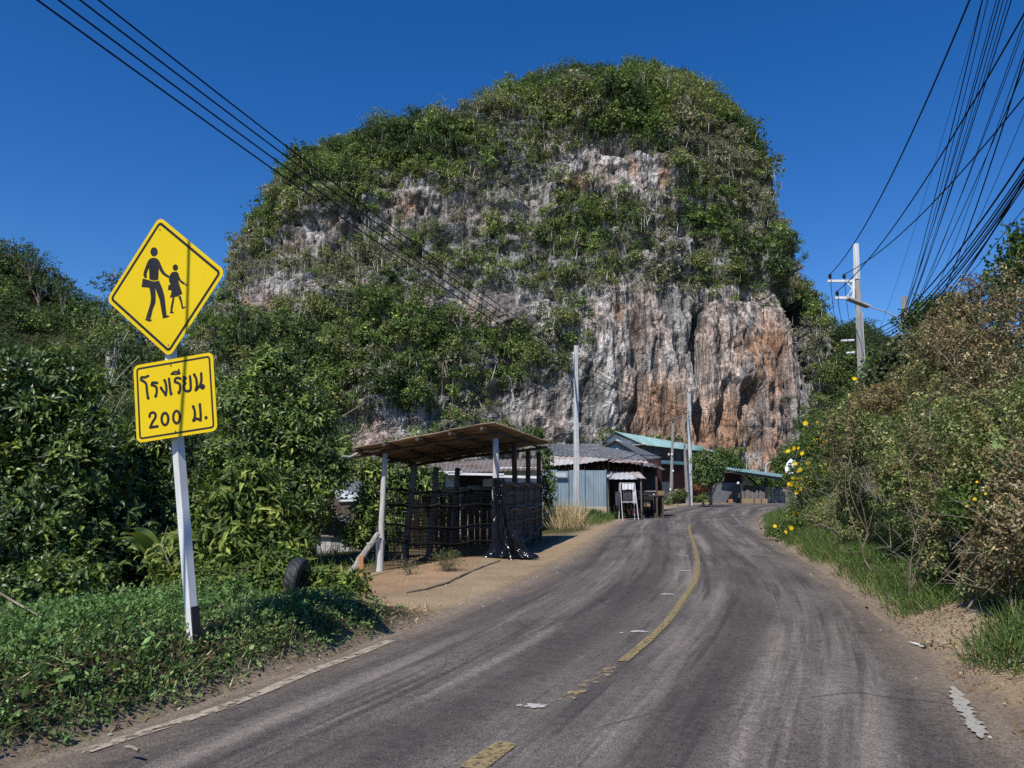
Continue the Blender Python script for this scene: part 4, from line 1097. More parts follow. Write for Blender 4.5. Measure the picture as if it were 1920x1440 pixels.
# ---- roadside shed
r7 = np.random.default_rng(70)
FLb, FRb = at(712, 1062, 17.9), at(932, 1046, 18.2)
shed = thing('open_shed', 'open-fronted roadside shed with sloping brown roof on wooden posts', 'shed', tuple(FRb))
Ra, Rb, Rc, Rd = at(662, 840, 17.3), at(928, 797, 17.7), at(1033, 833, 25.2), at(770, 868, 24.5)
M['roof_brown'] = plain('brown_roofing', (0.20, 0.145, 0.095), (0.34, 0.255, 0.17), 2.5, 0.75, 0.25, (1, 1, 1), 0.2, 0.006, dirt=(0.125, 0.09, 0.065))
mb = MB()
def bil(u, v): return Ra*(1-u)*(1-v) + Rb*u*(1-v) + Rc*u*v + Rd*(1-u)*v
lift = V(0, 0, .03)
for k, (u0, u1) in enumerate(((-.0, .36), (.33, .70), (.67, 1.0))):
    corr4(mb, bil(u0, 0) + lift*k, bil(u0, 1) + lift*k, bil(u1, 1) + lift*k, bil(u1, 0) + lift*k, .17, .022, 7, .02, k * 7)
rf = mb.build('roof', M['roof_brown'], shed)
for u in (.03, .24, .47, .70, .93):
    mb = MB(); mb.tube(crooked(bil(u, -.045) - lift*2.2, bil(u, 1.0) - lift*2.2, 10, .012, r7), .040, 6); mb.build('purlin', M['wood_brown'], rf)
for v in (.08, .5, .9):
    mb = MB(); mb.tube(crooked(bil(-.06, v) - lift*4.4, bil(1.0, v) - lift*4.4, 10, .02, r7), .048, 6); mb.build('rafter', M['wood_brown'], rf)
mb = MB(); mb.tube(crooked(at(642, 856, 17.5), at(712, 843, 17.9), 6, .02, r7), .035, 6); mb.build('beam_end', M['wood_grey'], rf)
def shed_post(pb, pt, rad, mat, name='post'):
    mb = MB(); mb.tube(crooked(np.array(pb) - V(0, 0, .25), pt, 8, .012, r7), np.linspace(rad * 1.1, rad * .92, 8), 9); return mb.build(name, mat, shed, True)
M['wood_pale'] = plain('bleached_post_wood', (0.38, 0.365, 0.34), (0.62, 0.60, 0.57), 6, 0.85, 0.15, (6, 6, 0.5), 0.5, 0.01)
p1 = shed_post(FLb, at(722, 850, 17.9), .064, M['wood_pale'])
mb = MB(); mb.tube([FLb + V(.0, -.03, -.2), FLb + V(.0, -.03, .58)], .088, 10); mb.build('concrete_sleeve', M['concrete'], p1)
p2 = shed_post(FRb, at(929, 822, 18.2), .078, M['wood_pale'])
for b_, t_, Yp in (((757,1046),(777,872),19.3), ((803,1038),(818,877),20.6), ((848,1020),(858,878),23.4)): shed_post(at(*b_, Yp), at(*t_, Yp + .5), .085, M['wood_post'])
for b_, t_, Yp in (((967,1030),(964,832),21.0), ((992,1018),(990,846),23.0), ((1013,1010),(1010,848),24.9)): shed_post(at(*b_, Yp), at(*t_, Yp), .075, M['wood_brown'])
# woven side wall
mb = MB(); wa, wb = V(-.22, 18.6), V(.86, 24.8); dvec = wb - wa; nrm = unit(V(dvec[1], -dvec[0]))
for row in range(15):
    z0 = .12 + row * .108; m = 34; xs_ = np.linspace(0, 1, m)
    off = .012 * np.sin(xs_ * 60 + (row % 2) * math.pi) + .02 * vnoise(xs_ * 6, row, 0, 3)
    dz = .02 * vnoise(xs_ * 9, row * 3, 1, 4)
    lo_ = [V(*(wa + dvec * x + nrm * o), z0 + q) for x, o, q in zip(xs_, off, dz)]; hi_ = [V(*(wa + dvec * x + nrm * (o + .006)), z0 + .10 + q) for x, o, q in zip(xs_, off, dz)]
    g = r7.uniform(.7, 1.2); mb.add(lo_ + hi_, [(i, i+1, m+i+1, m+i) for i in range(m-1)], (g, g, g))
M['woven'] = plain('woven_bamboo', (0.075, 0.062, 0.048), (0.15, 0.125, 0.098), 7, 0.85, 0.15, (1, 4, 9), .4, .01)
ww = mb.build('woven_wall', M['woven'], shed)
for z, a0, a1 in ((1.72, 0, 1), (1.08, .0, 1), (.28, .12, 1)):
    mb = MB(); P = crooked(V(*(wa + dvec * a0 + nrm * .06), z - (.12 if z < .5 else 0)), V(*(wa + dvec * a1 + nrm * .06), z + (.12 if z < .5 else -.02)), 12, .05, r7); mb.tube(P, .034, 6); mb.build('rail', M['wood_post'], ww)
for f in (.25, .5, .62, .85):
    mb = MB(); q = wa + dvec * f + nrm * .04; mb.tube(crooked(V(*q, .05), V(*(q + dvec * r7.normal() * .015), 1.75), 6, .02, r7), .028, 5); mb.build('stake', M['wood_post'], ww)
# dark netting over the front
M['wood_black'] = plain('shade_black_wood', (0.022, 0.019, 0.017), (0.05, 0.043, 0.037), 5, 0.9, 0.1, (5, 5, 0.6), .4, .01)
mb = MB(); planks(mb, at(764, 1030, 24.6), at(1008, 1008, 24.9), -.3, 1.30, .20, .025, .02, .1, .02, np.random.default_rng(12)); mb.build('rear_shade_slats', M['wood_black'], shed)  # near-black slats added to darken the shed's interior
mb = MB(); planks(mb, at(868, 1030, 23.2), at(926, 1030, 23.4), .95, 1.55, .5, .01, .02, .02, 0, np.random.default_rng(13)); mb.build('dark_back_panel', M['wood_black'], shed)  # dark panel put in to deepen the shade behind the net
mb = MB(); na, nb_ = FLb + V(.12, .05, 0), FRb + V(-.12, .1, 0); dn_ = nb_ - na
def npt(f, z):
    k = .05 * math.sin(f * 9 + z * 3) + .04 * math.sin(f * 23 - z * 2); p = na + dn_ * f; return V(p[0], p[1] + k, z)
ztop = at(820, 917, 18.0)[2]
for k in range(52):
    f = k / 51 + r7.normal() * .003; P = [npt(f + .004 * math.sin(z * 7), z) for z in np.linspace(-.12, ztop, 9)]; mb.tube(P, .0075, 3, cap=False)
for k in range(24):
    z = -.1 + k * (ztop + .1) / 23 + r7.normal() * .008; P = [npt(f, z + .018 * math.sin(f * 14 + k) - .04 * math.sin(f * math.pi)) for f in np.linspace(0, 1, 24)]; mb.tube(P, .009, 3, cap=False)
M['net'] = plain('black_net', (.004,.004,.004), (.007,.007,.007), 5, .8, .1, bump=0)
net = mb.build('netting', M['net'], shed)
for z, sg_ in ((ztop, .07), (ztop - .34, .05), (.80, .10), (.42, .08)):
    mb = MB(); mb.tube([npt(f, z - sg_ * math.sin(f * math.pi) + .02 * math.sin(f * 17)) for f in np.linspace(0, 1, 18)], .03, 5); mb.build('cross_bar', M['net'], net)
mb = MB()
for k in range(16):
    mb = MB(); f = r7.uniform(.05, .95); z = r7.uniform(.1, 1.3); f2 = f + r7.uniform(-.3, .3); z2 = z + r7.uniform(-.25, .25)
    mb.tube(crooked(npt(f, z) + V(0, .06, 0), npt(min(.98, max(.02, f2)), z2) + V(0, .06, 0), 6, .02, r7), r7.uniform(.010, .022), 5); mb.build('loose_stick', M['wood_black'], net)
# things kept in the shed
bn = thing('plank_bench', 'dark plank bench standing inside the netted shed', 'bench', tuple(at(885, 1012, 23)))
c_ = at(885, 1012, 22.5); c_[2] = gz(c_[0], c_[1])
for k in range(3):
    mb = MB(); mb.bar(c_ + V(-.9, .18*k, .62), c_ + V(.9, .18*k + .05, .64), .15, .03); mb.build('plank', M['wood_post'], bn)
for sx in (-.75, .75):
    mb = MB(); mb.tube([c_ + V(sx, .1, -.05), c_ + V(sx, .1, .6)], .045, 6); mb.build('leg', M['wood_brown'], bn)
# ---- black plastic sheet hanging from the shed's corner post
t = NT('black_plastic'); co = t.coord()
M['black_plastic'] = t.done(t.bsdf((.006, .0065, .008), t.rampf(t.noise(co, 6, 3), .3, .7, .12, .26), .42, t.bump(t.noise(t.coord((1, 1, .3)), 16, 3, .5), .7, .02)))
mb = MB(); nt_, nk = 44, 110; P = []
for i in range(nt_ + 1):
    tt = i / nt_
    for k in range(nk):
        a_ = 2 * math.pi * k / nk
        rad = .112 + .15 * tt ** 1.5 + (.12 * max(0, tt - .9) / .1)
        fold = (.16 + .26 * tt) * rad * (math.sin(a_ * 7 + 1.2 * math.sin(tt * 3)) * .6 + .5 * math.sin(a_ * 13 + tt * 2 + 1)) + .05 * float(vnoise(a_ * 3, tt * 9, 2, 9)) * (0.3 + tt) + .022 * float(vnoise(a_ * 9, tt * 26, 5, 19)) + .012 * float(vnoise(a_ * 17, tt * 44, 5, 29))
        cxo = .02 + .30 * tt ** 1.5; z = 1.78 * (1 - tt) - .0 + .02 * math.sin(a_ * 5) * tt
        P.append(FRb + V(cxo + (rad + fold) * math.cos(a_) * (1 + .35 * tt), -.06 + (rad + fold) * math.sin(a_) * .8, z + .015))
mb.add(P, [(i*nk+k, i*nk+(k+1) % nk, (i+1)*nk+(k+1) % nk, (i+1)*nk+k) for i in range(nt_) for k in range(nk)])
tag(mb.build('plastic_sheet', M['black_plastic'], None, False), 'crumpled black plastic sheet draped down the shed corner post', 'plastic sheet')
# ---- forked prop and orange stake
mb = MB(); mb.tube(crooked(at(654, 1072, 17.3) + V(0, 0, -.1), at(709, 1000, 17.75), 9, .015, r7), np.linspace(.085, .055, 9), 7); fk = at(688, 1022, 17.6); mb.tube(crooked(fk, at(706, 1014, 17.7), 5, .01, r7), [.06, .055, .05, .045, .04], 6)
tag(mb.build('forked_branch', M['wood_grey']), 'pale forked branch leaning against the left shed post', 'branch')
mb = MB(); q = at(678, 1076, 17.0); mb.bar(q - V(0, 0, .2), at(677, 1042, 17.0), .095, .035, up=(0, 1, 0)); tag(mb.build('wooden_stake', M['wood_orange']), 'short orange wooden stake under the forked branch', 'stake')
# ---- old tyre sunk in the weeds
ty = thing('old_tyre', 'old black tyre standing half buried in weeds beside the bank', 'tyre', tuple(at(558, 1128, 10.6)))
c_ = at(557, 1088, 10.6); mb = MB(); k1, k2 = 40, 14; P = []
yaw = math.radians(84); e1 = V(math.cos(yaw), math.sin(yaw), 0); e2 = unit(V(.10, 0, 1)); e3 = np.cross(e1, e2)
for i in range(k1):
    a_ = 2 * math.pi * i / k1
    for j in range(k2):
        b_ = 2 * math.pi * j / k2; cb, sb = math.cos(b_), math.sin(b_)
        rr = .205 + .085 * np.sign(cb) * abs(cb) ** .6 + (.006 if (i + (j % 2)) % 2 and cb > .5 else 0); ww_ = .095 * np.sign(sb) * abs(sb) ** .6
        P.append(c_ + (e1 * math.cos(a_) + e2 * math.sin(a_)) * rr + e3 * ww_)
mb.add(P, [(i*k2+j, ((i+1) % k1)*k2+j, ((i+1) % k1)*k2+(j+1) % k2, i*k2+(j+1) % k2) for i in range(k1) for j in range(k2)])
mb.build('tread', M['rubber'], ty, False)
mb = MB(); mb.add([c_ + (e1 * math.cos(2*math.pi*i/28) + e2 * math.sin(2*math.pi*i/28)) * q + e3 * .07 for q in (.15, .20) for i in range(28)], [(i, (i+1) % 28, 28 + (i+1) % 28, 28 + i) for i in range(28)]); mb.build('rim_bead', M['paint_black'], ty)

# ---- bamboo house on the left, low beside the bushes
hs = thing('bamboo_house', 'low stilted house with pale bamboo wall half hidden by the mango trees', 'house', tuple(at(640, 1050, 25)))
mb = MB(); a_, b_ = at(548, 1040, 24), at(706, 1040, 24); planks(mb, a_, b_, a_[2], at(600, 1008, 24)[2], .16, .012, .02, .01, 0, np.random.default_rng(5), True); mb.build('bamboo_wall', plain('pale_bamboo', (.33,.32,.33), (.50,.49,.50), 4, .8, .2, (4, 4, .6)), hs)
mb = MB(); mb.tube(crooked(at(545, 1006, 23.9), at(708, 1006, 23.9), 6, .01, r7), .045, 6); mb.tube(crooked(at(545, 1042, 23.9), at(708, 1042, 23.9), 6, .01, r7), .045, 6); mb.build('rail', M['wood_post'], hs)
mb = MB(); wall(mb, 520, 935, 724, 1045, 27.5, .06); mb.build('rear_wall', M['wood_brown'], hs)
mb = MB(); corr4(mb, at(530, 932, 27.8), at(724, 990, 27.8), at(712, 998, 23.4), at(520, 938, 23.4), .2, .02, 4, .02, 3); mb.build('lean_to_roof', M['tin_dark'], hs)
mb = MB(); corr4(mb, at(640, 903, 31), at(728, 900, 31), at(728, 926, 28.5), at(655, 926, 28.5), .2, .03, 4, .01, 4); mb.build('upper_roof', M['tin_dark'], hs)
mb = MB(); mb.slab(at(618, 914, 28.4), at(668, 924, 28.4), at(690, 938, 27.4), at(636, 940, 27.4), .03); mb.build('pale_sheet', M['tin_light'], hs)
for x in (560, 640, 700):
    mb = MB(); p = at(x, 1042, 24.3); mb.tube([V(p[0], p[1], gz(p[0], p[1]) - .1), V(p[0], p[1], at(x, 935 + (x-530)*.33, 24.3)[2])], .05, 6); mb.build('post', M['wood_brown'], hs)
# ---- plank shack seen through the shed
M['tin_old'] = plain('old_grey_tin', (0.15,0.13,0.12), (0.25,0.225,0.21), 2.2, .7, .2, (1,1,1), .2, .006, dirt=(0.13,0.075,0.05))
sk = thing('plank_shack', 'patched plank shack with pale sheet roof behind the open shed', 'shack', tuple(at(900, 1000, 30)))
mb = MB(); a_, b_ = at(742, 1000, 30.5), at(1014, 1000, 31.5); planks(mb, a_, b_, -.4, at(900, 912, 30.5)[2], .22, .01, .025, .04, 0, np.random.default_rng(8)); mb.build('plank_wall', M['wood_grey'], sk)
mb = MB(); wall(mb, 798, 886, 858, 913, 30.8, .05); mb.build('board_panel', M['wall_white'], sk)
mb = MB(); wall(mb, 938, 876, 1006, 905, 31.0, .05); mb.build('board_panel', M['wall_white'], sk)
mb = MB(); wall(mb, 836, 886, 938, 915, 31.6, .05); mb.build('gable_wall', M['wood_brown'], sk)
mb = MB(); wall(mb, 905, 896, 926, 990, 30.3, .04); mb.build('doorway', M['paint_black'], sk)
mb = MB(); corr4(mb, at(742, 862, 34), at(866, 866, 34), at(862, 884, 30), at(748, 880, 30), .2, .02, 3, .03, 9); mb.build('roof', M['tin_old'], sk)
mb = MB(); corr4(mb, at(850, 866, 34), at(1016, 858, 34), at(1016, 882, 30.1), at(838, 886, 30.1), .2, .02, 3, .03, 12); mb.build('roof', M['tin_old'], sk)
for k, (x0, x1, y) in enumerate(((758, 866, 884), (840, 945, 888), (935, 1010, 893))):
    mb = MB(); mb.bar(at(x0, y, 29.9), at(x1, y + 2, 29.9), .05, .09); mb.build('fascia_board', M['cloth_white'], sk)

# ---- dark-roofed house and its blue fence
hA = thing('long_house', 'brown wooden house under a long dark corrugated roof with rusty lower sheets', 'house', tuple(at(1120, 950, 45)))
mb = MB(); corr4(mb, at(1024, 832, 48.5), at(1122, 832, 48.5), at(1152, 861, 43), at(1014, 852, 43), .22, .03, 5, .02, 1); mb.build('roof', M['tin_dark'], hA)
mb = MB(); corr4(mb, at(1112, 834, 49), at(1196, 850, 49), at(1240, 879, 44), at(1140, 860, 43.4), .22, .03, 5, .02, 2); mb.build('side_roof', M['tin_dark'], hA)
mb = MB(); corr4(mb, at(1013, 853, 42.9), at(1142, 861, 42.9), at(1137, 864, 41.2), at(1012, 875, 41.2), .3, .02, 4, .06, 3); mb.build('rusty_awning', M['tin_rust'], hA)
mb = MB(); corr4(mb, at(1148, 860, 43.2), at(1212, 865, 43.2), at(1216, 869, 42.0), at(1140, 866, 41.6), .3, .02, 3, .05, 4); mb.build('rusty_awning', M['tin_rust'], hA)
mb = MB(); corr4(mb, at(1222, 872, 44.5), at(1240, 876, 44.5), at(1254, 884, 42.6), at(1216, 872, 42.6), .2, .03, 3, .01, 4); mb.build('porch_roof', M['tin_dark'], hA)
mb = MB(); a_, b_ = at(1016, 955, 45.5), at(1242, 955, 45.5); planks(mb, a_, b_, 0, at(1100, 862, 45.5)[2], .2, .01, .04, .0); mb.build('plank_wall', M['red_wall'], hA)
for x in (1133, 1142, 1205, 1232):
    mb = MB(); p = at(x, 950, 43); mb.bar((p[0], p[1], gz(p[0], p[1]) - .1), (p[0], p[1], at(x, 868, 43)[2]), .11, .11, up=(0, 1, 0)); mb.build('post', M['wood_brown'], hA)
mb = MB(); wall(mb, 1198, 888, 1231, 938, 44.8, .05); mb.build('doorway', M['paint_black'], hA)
hG = thing('gabled_house', 'house with blue-white gable and black bargeboards behind the long dark roof', 'house', tuple(at(1160, 945, 52)))
P = [at(1122, 860, 50), at(1212, 860, 50), at(1153, 828, 50)]
mb = MB(); mb.add(P + [p + V(0, .1, 0) for p in P], [(0, 1, 2), (5, 4, 3), (0, 3, 4, 1), (1, 4, 5, 2), (2, 5, 3, 0)])
M['gable_blue'] = plain('blue_white_gable', (0.20, 0.27, 0.31), (0.38, 0.46, 0.50), 2.5, .6, .3, (2, 1, .4)); mb.build('gable_panel', M['gable_blue'], hG)
for e in (at(1116, 847, 49.8), at(1214, 862, 49.8)):
    mb = MB(); mb.bar(at(1153, 826.5, 49.8), e, .07, .17, up=(0, 1, 0)); mb.build('bargeboard', M['paint_black'], hG)
mb = MB(); mb.slab(at(1153, 825, 49.9), at(1216, 861, 49.9), at(1240, 858, 56), at(1178, 831, 56), .05); mb.build('roof', M['tin_dark'], hG)
mb = MB(); mb.slab(at(1153, 825, 49.9), at(1110, 846, 49.9), at(1134, 845, 56), at(1178, 831, 56), .05); mb.build('roof', M['tin_dark'], hG)
mb = MB(); wall(mb, 1122, 861, 1212, 945, 50.4, .1); mb.build('wall', M['wood_brown'], hG)
# blue sheet fence
M['blue_sheet'] = plain('blue_grey_sheet', (0.165, 0.225, 0.265), (0.25, 0.32, 0.355), 2.2, .5, .3, (3, 3, .25), .05, .004, dirt=(0.28, 0.37, 0.42))
t = M['blue_sheet'].node_tree
fb = thing('sheet_fence', 'blue-grey corrugated sheet fence with a rust-yellowed foot', 'fence', tuple(at(1080, 962, 40.5)))
for k, (x0, x1, yt) in enumerate(((1017, 1046, 881), (1047, 1067, 883), (1068, 1098, 881.5), (1099, 1138, 882))):
    mb = MB(); a_, b_ = at(x0, 966, 40.5), at(x1, 966, 40.5); zt = at(x0, yt, 40.5)[2]; zb = at(x0, 950, 40.5)[2]
    P = V(a_[0], 40.5 + .02 * k, zb); corr4(mb, P, V(b_[0], 40.5 + .02 * k, zb), V(b_[0], 40.5 + .02*k, zt), V(a_[0], 40.5 + .02*k, zt), .13, .009, 3, .0, k); p_ = mb.build('metal_sheet', M['blue_sheet'], fb)
    mb = MB(); corr4(mb, V(a_[0], 40.5 + .02*k, zb - .6), V(b_[0], 40.5 + .02*k, zb - .6), V(b_[0], 40.5 + .02*k, zb), V(a_[0], 40.5 + .02*k, zb), .13, .009, 2, .0, k); mb.build('rusted_foot', plain('rust_yellow_sheet', (.42, .34, .19), (.50, .46, .36), 3, .6, .2, (1, 1, .3)) if k == 0 else bpy.data.materials['rust_yellow_sheet'], p_)
for x in (1018, 1138):
    mb = MB(); p = at(x, 970, 40.6); mb.bar((p[0], p[1] + .08, .0), (p[0], p[1] + .08, at(x, 880, 40.6)[2]), .07, .07, up=(0, 1, 0)); mb.build('post', M['wood_grey'], fb)
mb = MB(); mb.box(at(1052, 890, 40.3), (.55, .02, .22)); mb.build('pale_patch', M['tin_light'], fb)
# little awning, rack of washing
aw = thing('tin_awning', 'small pale tin awning with a rusty corner beside the blue fence', 'awning', tuple(at(1170, 950, 41)))
mb = MB(); corr4(mb, at(1138, 884.5, 42.4), at(1196, 885, 42.4), at(1203, 898, 40.6), at(1137, 898.5, 40.6), .25, .014, 3, .03, 2); aroof = mb.build('tin_roof', M['tin_light'], aw)
mb = MB(); corr4(mb, at(1183, 884, 42.45), at(1197, 884, 42.45), at(1212, 898, 40.55), at(1193, 896.5, 40.55), .25, .014, 3, .05, 5); mb.build('rusty_sheet', M['tin_rust'], aw)
for x in (1141, 1203):
    for Yq in (40.7, 42.3):
        mb = MB(); p = at(x, 950, Yq); mb.tube([V(p[0], p[1], gz(p[0], p[1]) - .1), V(p[0], p[1], at(x, 898 if Yq < 41 else 886, Yq)[2])], .04, 6); mb.build('leg', M['wood_post'], aw)
rk = thing('drying_rack', 'white metal drying rack hung with dark and white washing', 'drying rack', tuple(at(1178, 962, 39.6)))
zt = at(1178, 906, 39.6)[2]
xa, xb = at(1163, 906, 39.6)[0], at(1190, 906, 39.6)[0]; ga = gz(xa, 39.6); gb = gz(xb, 39.6)
mb = MB()
for (x, dx, Yq, dy) in ((xa, .08, 39.6, -.12), (xb, .15, 39.6, -.12), (xa, -.02, 39.9, .25), (xb, .05, 39.9, .25)):
    mb.tube([V(x + dx, Yq + dy, min(ga, gb) - .02), V(x, Yq, zt)], .018, 6)
for z, f in ((zt, 0), (zt - .93, .55)): mb.tube([V(xa + .05*f, 39.6 - .07*f, z), V(xb + .09*f, 39.6 - .07*f, z)], .018, 6)
for z in (zt, ): mb.tube([V(xa, 39.6, z), V(xa, 39.9, z)], .016, 6); mb.tube([V(xb, 39.6, z), V(xb, 39.9, z)], .016, 6)
mb.build('frame', M['paint_white'], rk)
def cloth(name, label, x0, x1, y0, y1, Y, mat, seed):
    mb = MB(); m, n = 22, 8; A_, B_ = np.meshgrid(np.linspace(0, 1, m), np.linspace(0, 1, n), indexing='ij'); rr = np.random.default_rng(seed)
    p, q = at(x0, y0, Y), at(x1, y1, Y); X = p[0] + (q[0] - p[0]) * (A_ + .05 * B_ * np.sin(A_ * 9 + seed)); Z = p[2] + (q[2] - p[2]) * B_ * (1 + .05 * np.sin(A_ * 7 + seed)); Yv = Y + .05 * np.sin(A_ * 22 + seed) * (.3 + B_)
    mb.add(np.stack([X, Yv, Z], -1).reshape(-1, 3), [(i*n+j, (i+1)*n+j, (i+1)*n+j+1, i*n+j+1) for i in range(m-1) for j in range(n-1)]); tag(mb.build(name, mat, None, True), label, 'garment', 'washing on the drying rack')
cloth('garment', 'white cloth over the top bar of the drying rack', 1166, 1188, 907, 918, 39.55, M['cloth_white'], 1)
cloth('garment', 'dark grey trousers hung on the drying rack', 1168, 1179, 917, 944, 39.65, M['cloth_dark'], 2)
cloth('garment', 'dark purple shirt hung in the middle of the drying rack', 1178, 1187, 916, 940, 39.68, M['cloth_dark'], 3)
cloth('garment', 'white shirt hung at the right end of the drying rack', 1186, 1192, 918, 945, 39.62, M['cloth_white'], 4)
cloth('garment', 'brown patterned jacket left of the drying rack', 1153, 1163, 922, 948, 39.9, M['cloth_dark'], 5)
# table with boxes, brick pile
tb = thing('wooden_table', 'rough brown wooden table in front of the long house', 'table', tuple(at(1220, 945, 42)))
z = at(1215, 929, 42)[2]; xa, xb = at(1202, 929, 42)[0], at(1246, 929, 42)[0]
mb = MB(); mb.box(V((xa+xb)/2, 42.3, z), (xb - xa, .8, .06)); mb.build('table_top', M['wood_brown'], tb)
for x in (xa + .1, (xa+xb)/2 + .2, xb - .1):
    for Yq in (42.0, 42.6):
        mb = MB(); mb.bar((x, Yq, gz(x, Yq) - .05), (x, Yq, z - .03), .08, .08, up=(0, 1, 0)); mb.build('leg', M['wood_brown'], tb)
bz = thing('long_bench', 'pale plank bench behind the rough wooden table', 'bench', tuple(at(1216, 925, 43.2)))
mb = MB(); mb.box(V((xa+xb)/2 - .2, 43.1, z + .22), (1.15, .3, .05)); mb.build('seat', M['wood_grey'], bz)
for sx in (-.6, .25):
    mb = MB(); mb.bar(((xa+xb)/2 + sx, 43.1, gz(xa, 43.1) - .05), ((xa+xb)/2 + sx, 43.1, z + .2), .07, .07, up=(0, 1, 0)); mb.build('leg', M['wood_brown'], bz)
def box_thing(name, label, px, py, Y, size, mat, rot=0, group=None, cat='box'):
    p = at(px, py, Y); mb = MB(); c, s = math.cos(rot), math.sin(rot); mb.box(p + V(0, 0, size[2]/2), size, np.array([[c, -s, 0], [s, c, 0], [0, 0, 1]])); o = mb.build(name, mat); bv = o.modifiers.new('bevel', 'BEVEL'); bv.width = .012; bv.segments = 2; return tag(o, label, cat, group)
box_thing('carton', 'tan cardboard carton on the ground below the wooden table', 1213, 950, 41.6, (.30, .25, .27), M['crate'], .2)
box_thing('carton', 'brown carton standing on the wooden table end', 1240, 929, 42.2, (.26, .26, .24), M['crate'], .5)
for k, (x, y) in enumerate(((1208, 930), (1226, 930))): box_thing('jar', ['white jar near the left end of the wooden table', 'white jar in the middle of the wooden table'][k], x, y, 41.95, (.07, .07, .12), M['paint_white'], 0, 'white jars on the wooden table', 'jar')
# ---- two-storey house with teal roof
hT = thing('teal_roofed_house', 'two-storey dark wooden house with teal corrugated roof and white gable', 'house', tuple(at(1240, 945, 60)))
Yg, Yb = 76, 97
apx = at(1153, 809, Yg); eL = at(1130, 829, Yg); eR = at(1208, 834, Yg); apb = at(1322, 838, Yb); eRb = at(1358, 852, Yb); eR2 = at(1306, 844, Yb - 5)
mb = MB(); corr4(mb, apx, apb, at(1316, 846, Yb - 7), eR, .28, .035, 6, .01, 1); mb.build('roof', M['tin_teal'], hT)
mb = MB(); corr4(mb, apx, apb, apb + (eL - apx), eL, .28, .035, 4, .01, 1); mb.build('roof', M['tin_teal'], hT)
mb = MB(); corr4(mb, at(1316, 840, Yb - 2), at(1330, 843, Yb - 2), at(1358, 850, Yb - 6), at(1350, 853, Yb - 8), .28, .03, 3, .0, 1); mb.build('porch_roof', M['tin_teal'], hT)
P = [eL + V(.25, .3, 0), eR + V(-.25, .3, .05), apx + V(0, .3, -.25)]
mb = MB(); mb.add(P, [(0, 1, 2)]); mb.build('gable_panel', M['wall_white'], hT)
for e in (eL, eR):
    mb = MB(); mb.bar(apx + V(0, -.05, -.06), e + V(0, -.05, -.06), .06, .22, up=(0, 1, 0)); mb.build('bargeboard', M['paint_black'], hT)
mb = MB(); mb.slab(at(1168, 836, Yg - .2), at(1212, 832, Yg - .2), at(1206, 829, Yg + 1), at(1176, 831, Yg + 1), .06); mb.build('gable_ledge', M['tin_light'], hT)
cA, cB, cC = at(1168, 866, Yg + .4), at(1206, 866, Yg + .4), at(1315, 866, Yb - 6.5)
mb = MB()
planks(mb, cA, cB, cA[2], at(1180, 836, Yg + .4)[2], .25, .01, .04, 0); 
zt0, zt1 = at(1206, 834, Yg + .4)[2], at(1315, 846, Yb - 6.5)[2]
planks(mb, cB, cC, cA[2] - .2, min(zt0, zt1), .25, .012, .04, 0); uw = mb.build('upper_wall', M['wood_brown'], hT)
dirT = unit(cC - cB)
for f in (.18, .55):
    q = cB + (cC - cB) * f; nn = V(dirT[1], -dirT[0], 0)
    mb = MB(); c0 = V(q[0], q[1], cA[2] + .75) + nn * .05; mb.box(c0, (1.5, .05, 1.0), np.stack([dirT * V(1,1,0), nn, V(0,0,1)], 1)); mb.build('window', M['paint_black'], uw)
mb = MB(); corr4(mb, at(1222, 862, Yg + 1), at(1322, 868, Yb - 7), at(1310, 873, Yb - 10), at(1216, 868, Yg - 2), .28, .03, 4, .01, 2); mb.build('veranda_roof', M['tin_teal'], hT)
mb = MB(); wall(mb, 1206, 872, 1318, 946, Yg + .8, .1, Yb - 7); mb.build('lower_wall', M['red_wall'], hT)
mb = MB(); wall(mb, 1232, 904, 1262, 943, Yg - 1, .06, Yg + 1.5); mb.build('porch_screen', M['tarp_grey'], hT)
for x, Yq in ((1226, Yg - 1.5), (1262, Yg + 2), (1300, Yb - 10.5)):
    mb = MB(); p = at(x, 940, Yq); mb.bar((p[0], p[1], -.3), (p[0], p[1], at(x, 868, Yq)[2]), .16, .16, up=(0, 1, 0)); mb.build('post', M['wood_brown'], hT)
# ---- red-walled shop at the bend
hR = thing('red_walled_shelter', 'dark red open shelter with teal-edged roof at the road bend', 'shelter', tuple(at(1400, 944, 84)))
mb = MB(); corr4(mb, at(1346, 872, 92), at(1470, 890, 92), at(1465, 895, 82), at(1348, 878, 82), .3, .05, 4, .0, 1); mb.build('roof', M['tin_teal'], hR)
mb = MB(); mb.bar(at(1347, 881, 82.2), at(1463, 898, 82.2), .1, .28); mb.build('fascia', M['paint_black'], hR)
mb = MB(); wall(mb, 1352, 881, 1391, 906, 84, .12); mb.build('red_wall', M['red_wall'], hR)
mb = MB(); wall(mb, 1335, 905, 1393, 945, 83.6, .08); mb.build('tarp_wall', M['tarp_grey'], hR)
mb = MB(); wall(mb, 1391, 911, 1440, 945, 87, .08); mb.build('rear_wall', M['tarp_grey'], hR)
P = [at(1391, 890, 88), at(1391, 910, 88), at(1415, 908, 88)]; mb = MB(); mb.add(P, [(0, 1, 2)]); mb.build('white_gable', M['wall_white'], hR)
mb = MB(); mb.bar(at(1393, 888, 87.8), at(1418, 907, 87.8), .1, .2); mb.build('sloping_beam', M['red_wall'], hR)
for x in (1391, 1438):
    mb = MB(); p = at(x, 944, 83); mb.bar((p[0], p[1], -.2), (p[0], p[1], at(x, 890 + (x-1391)*.14, 83)[2]), .3, .3, up=(0, 1, 0)); mb.build('post', M['paint_black'], hR)
mb = MB(); q = at(1384, 908, 82.6); m, n = 14, 10
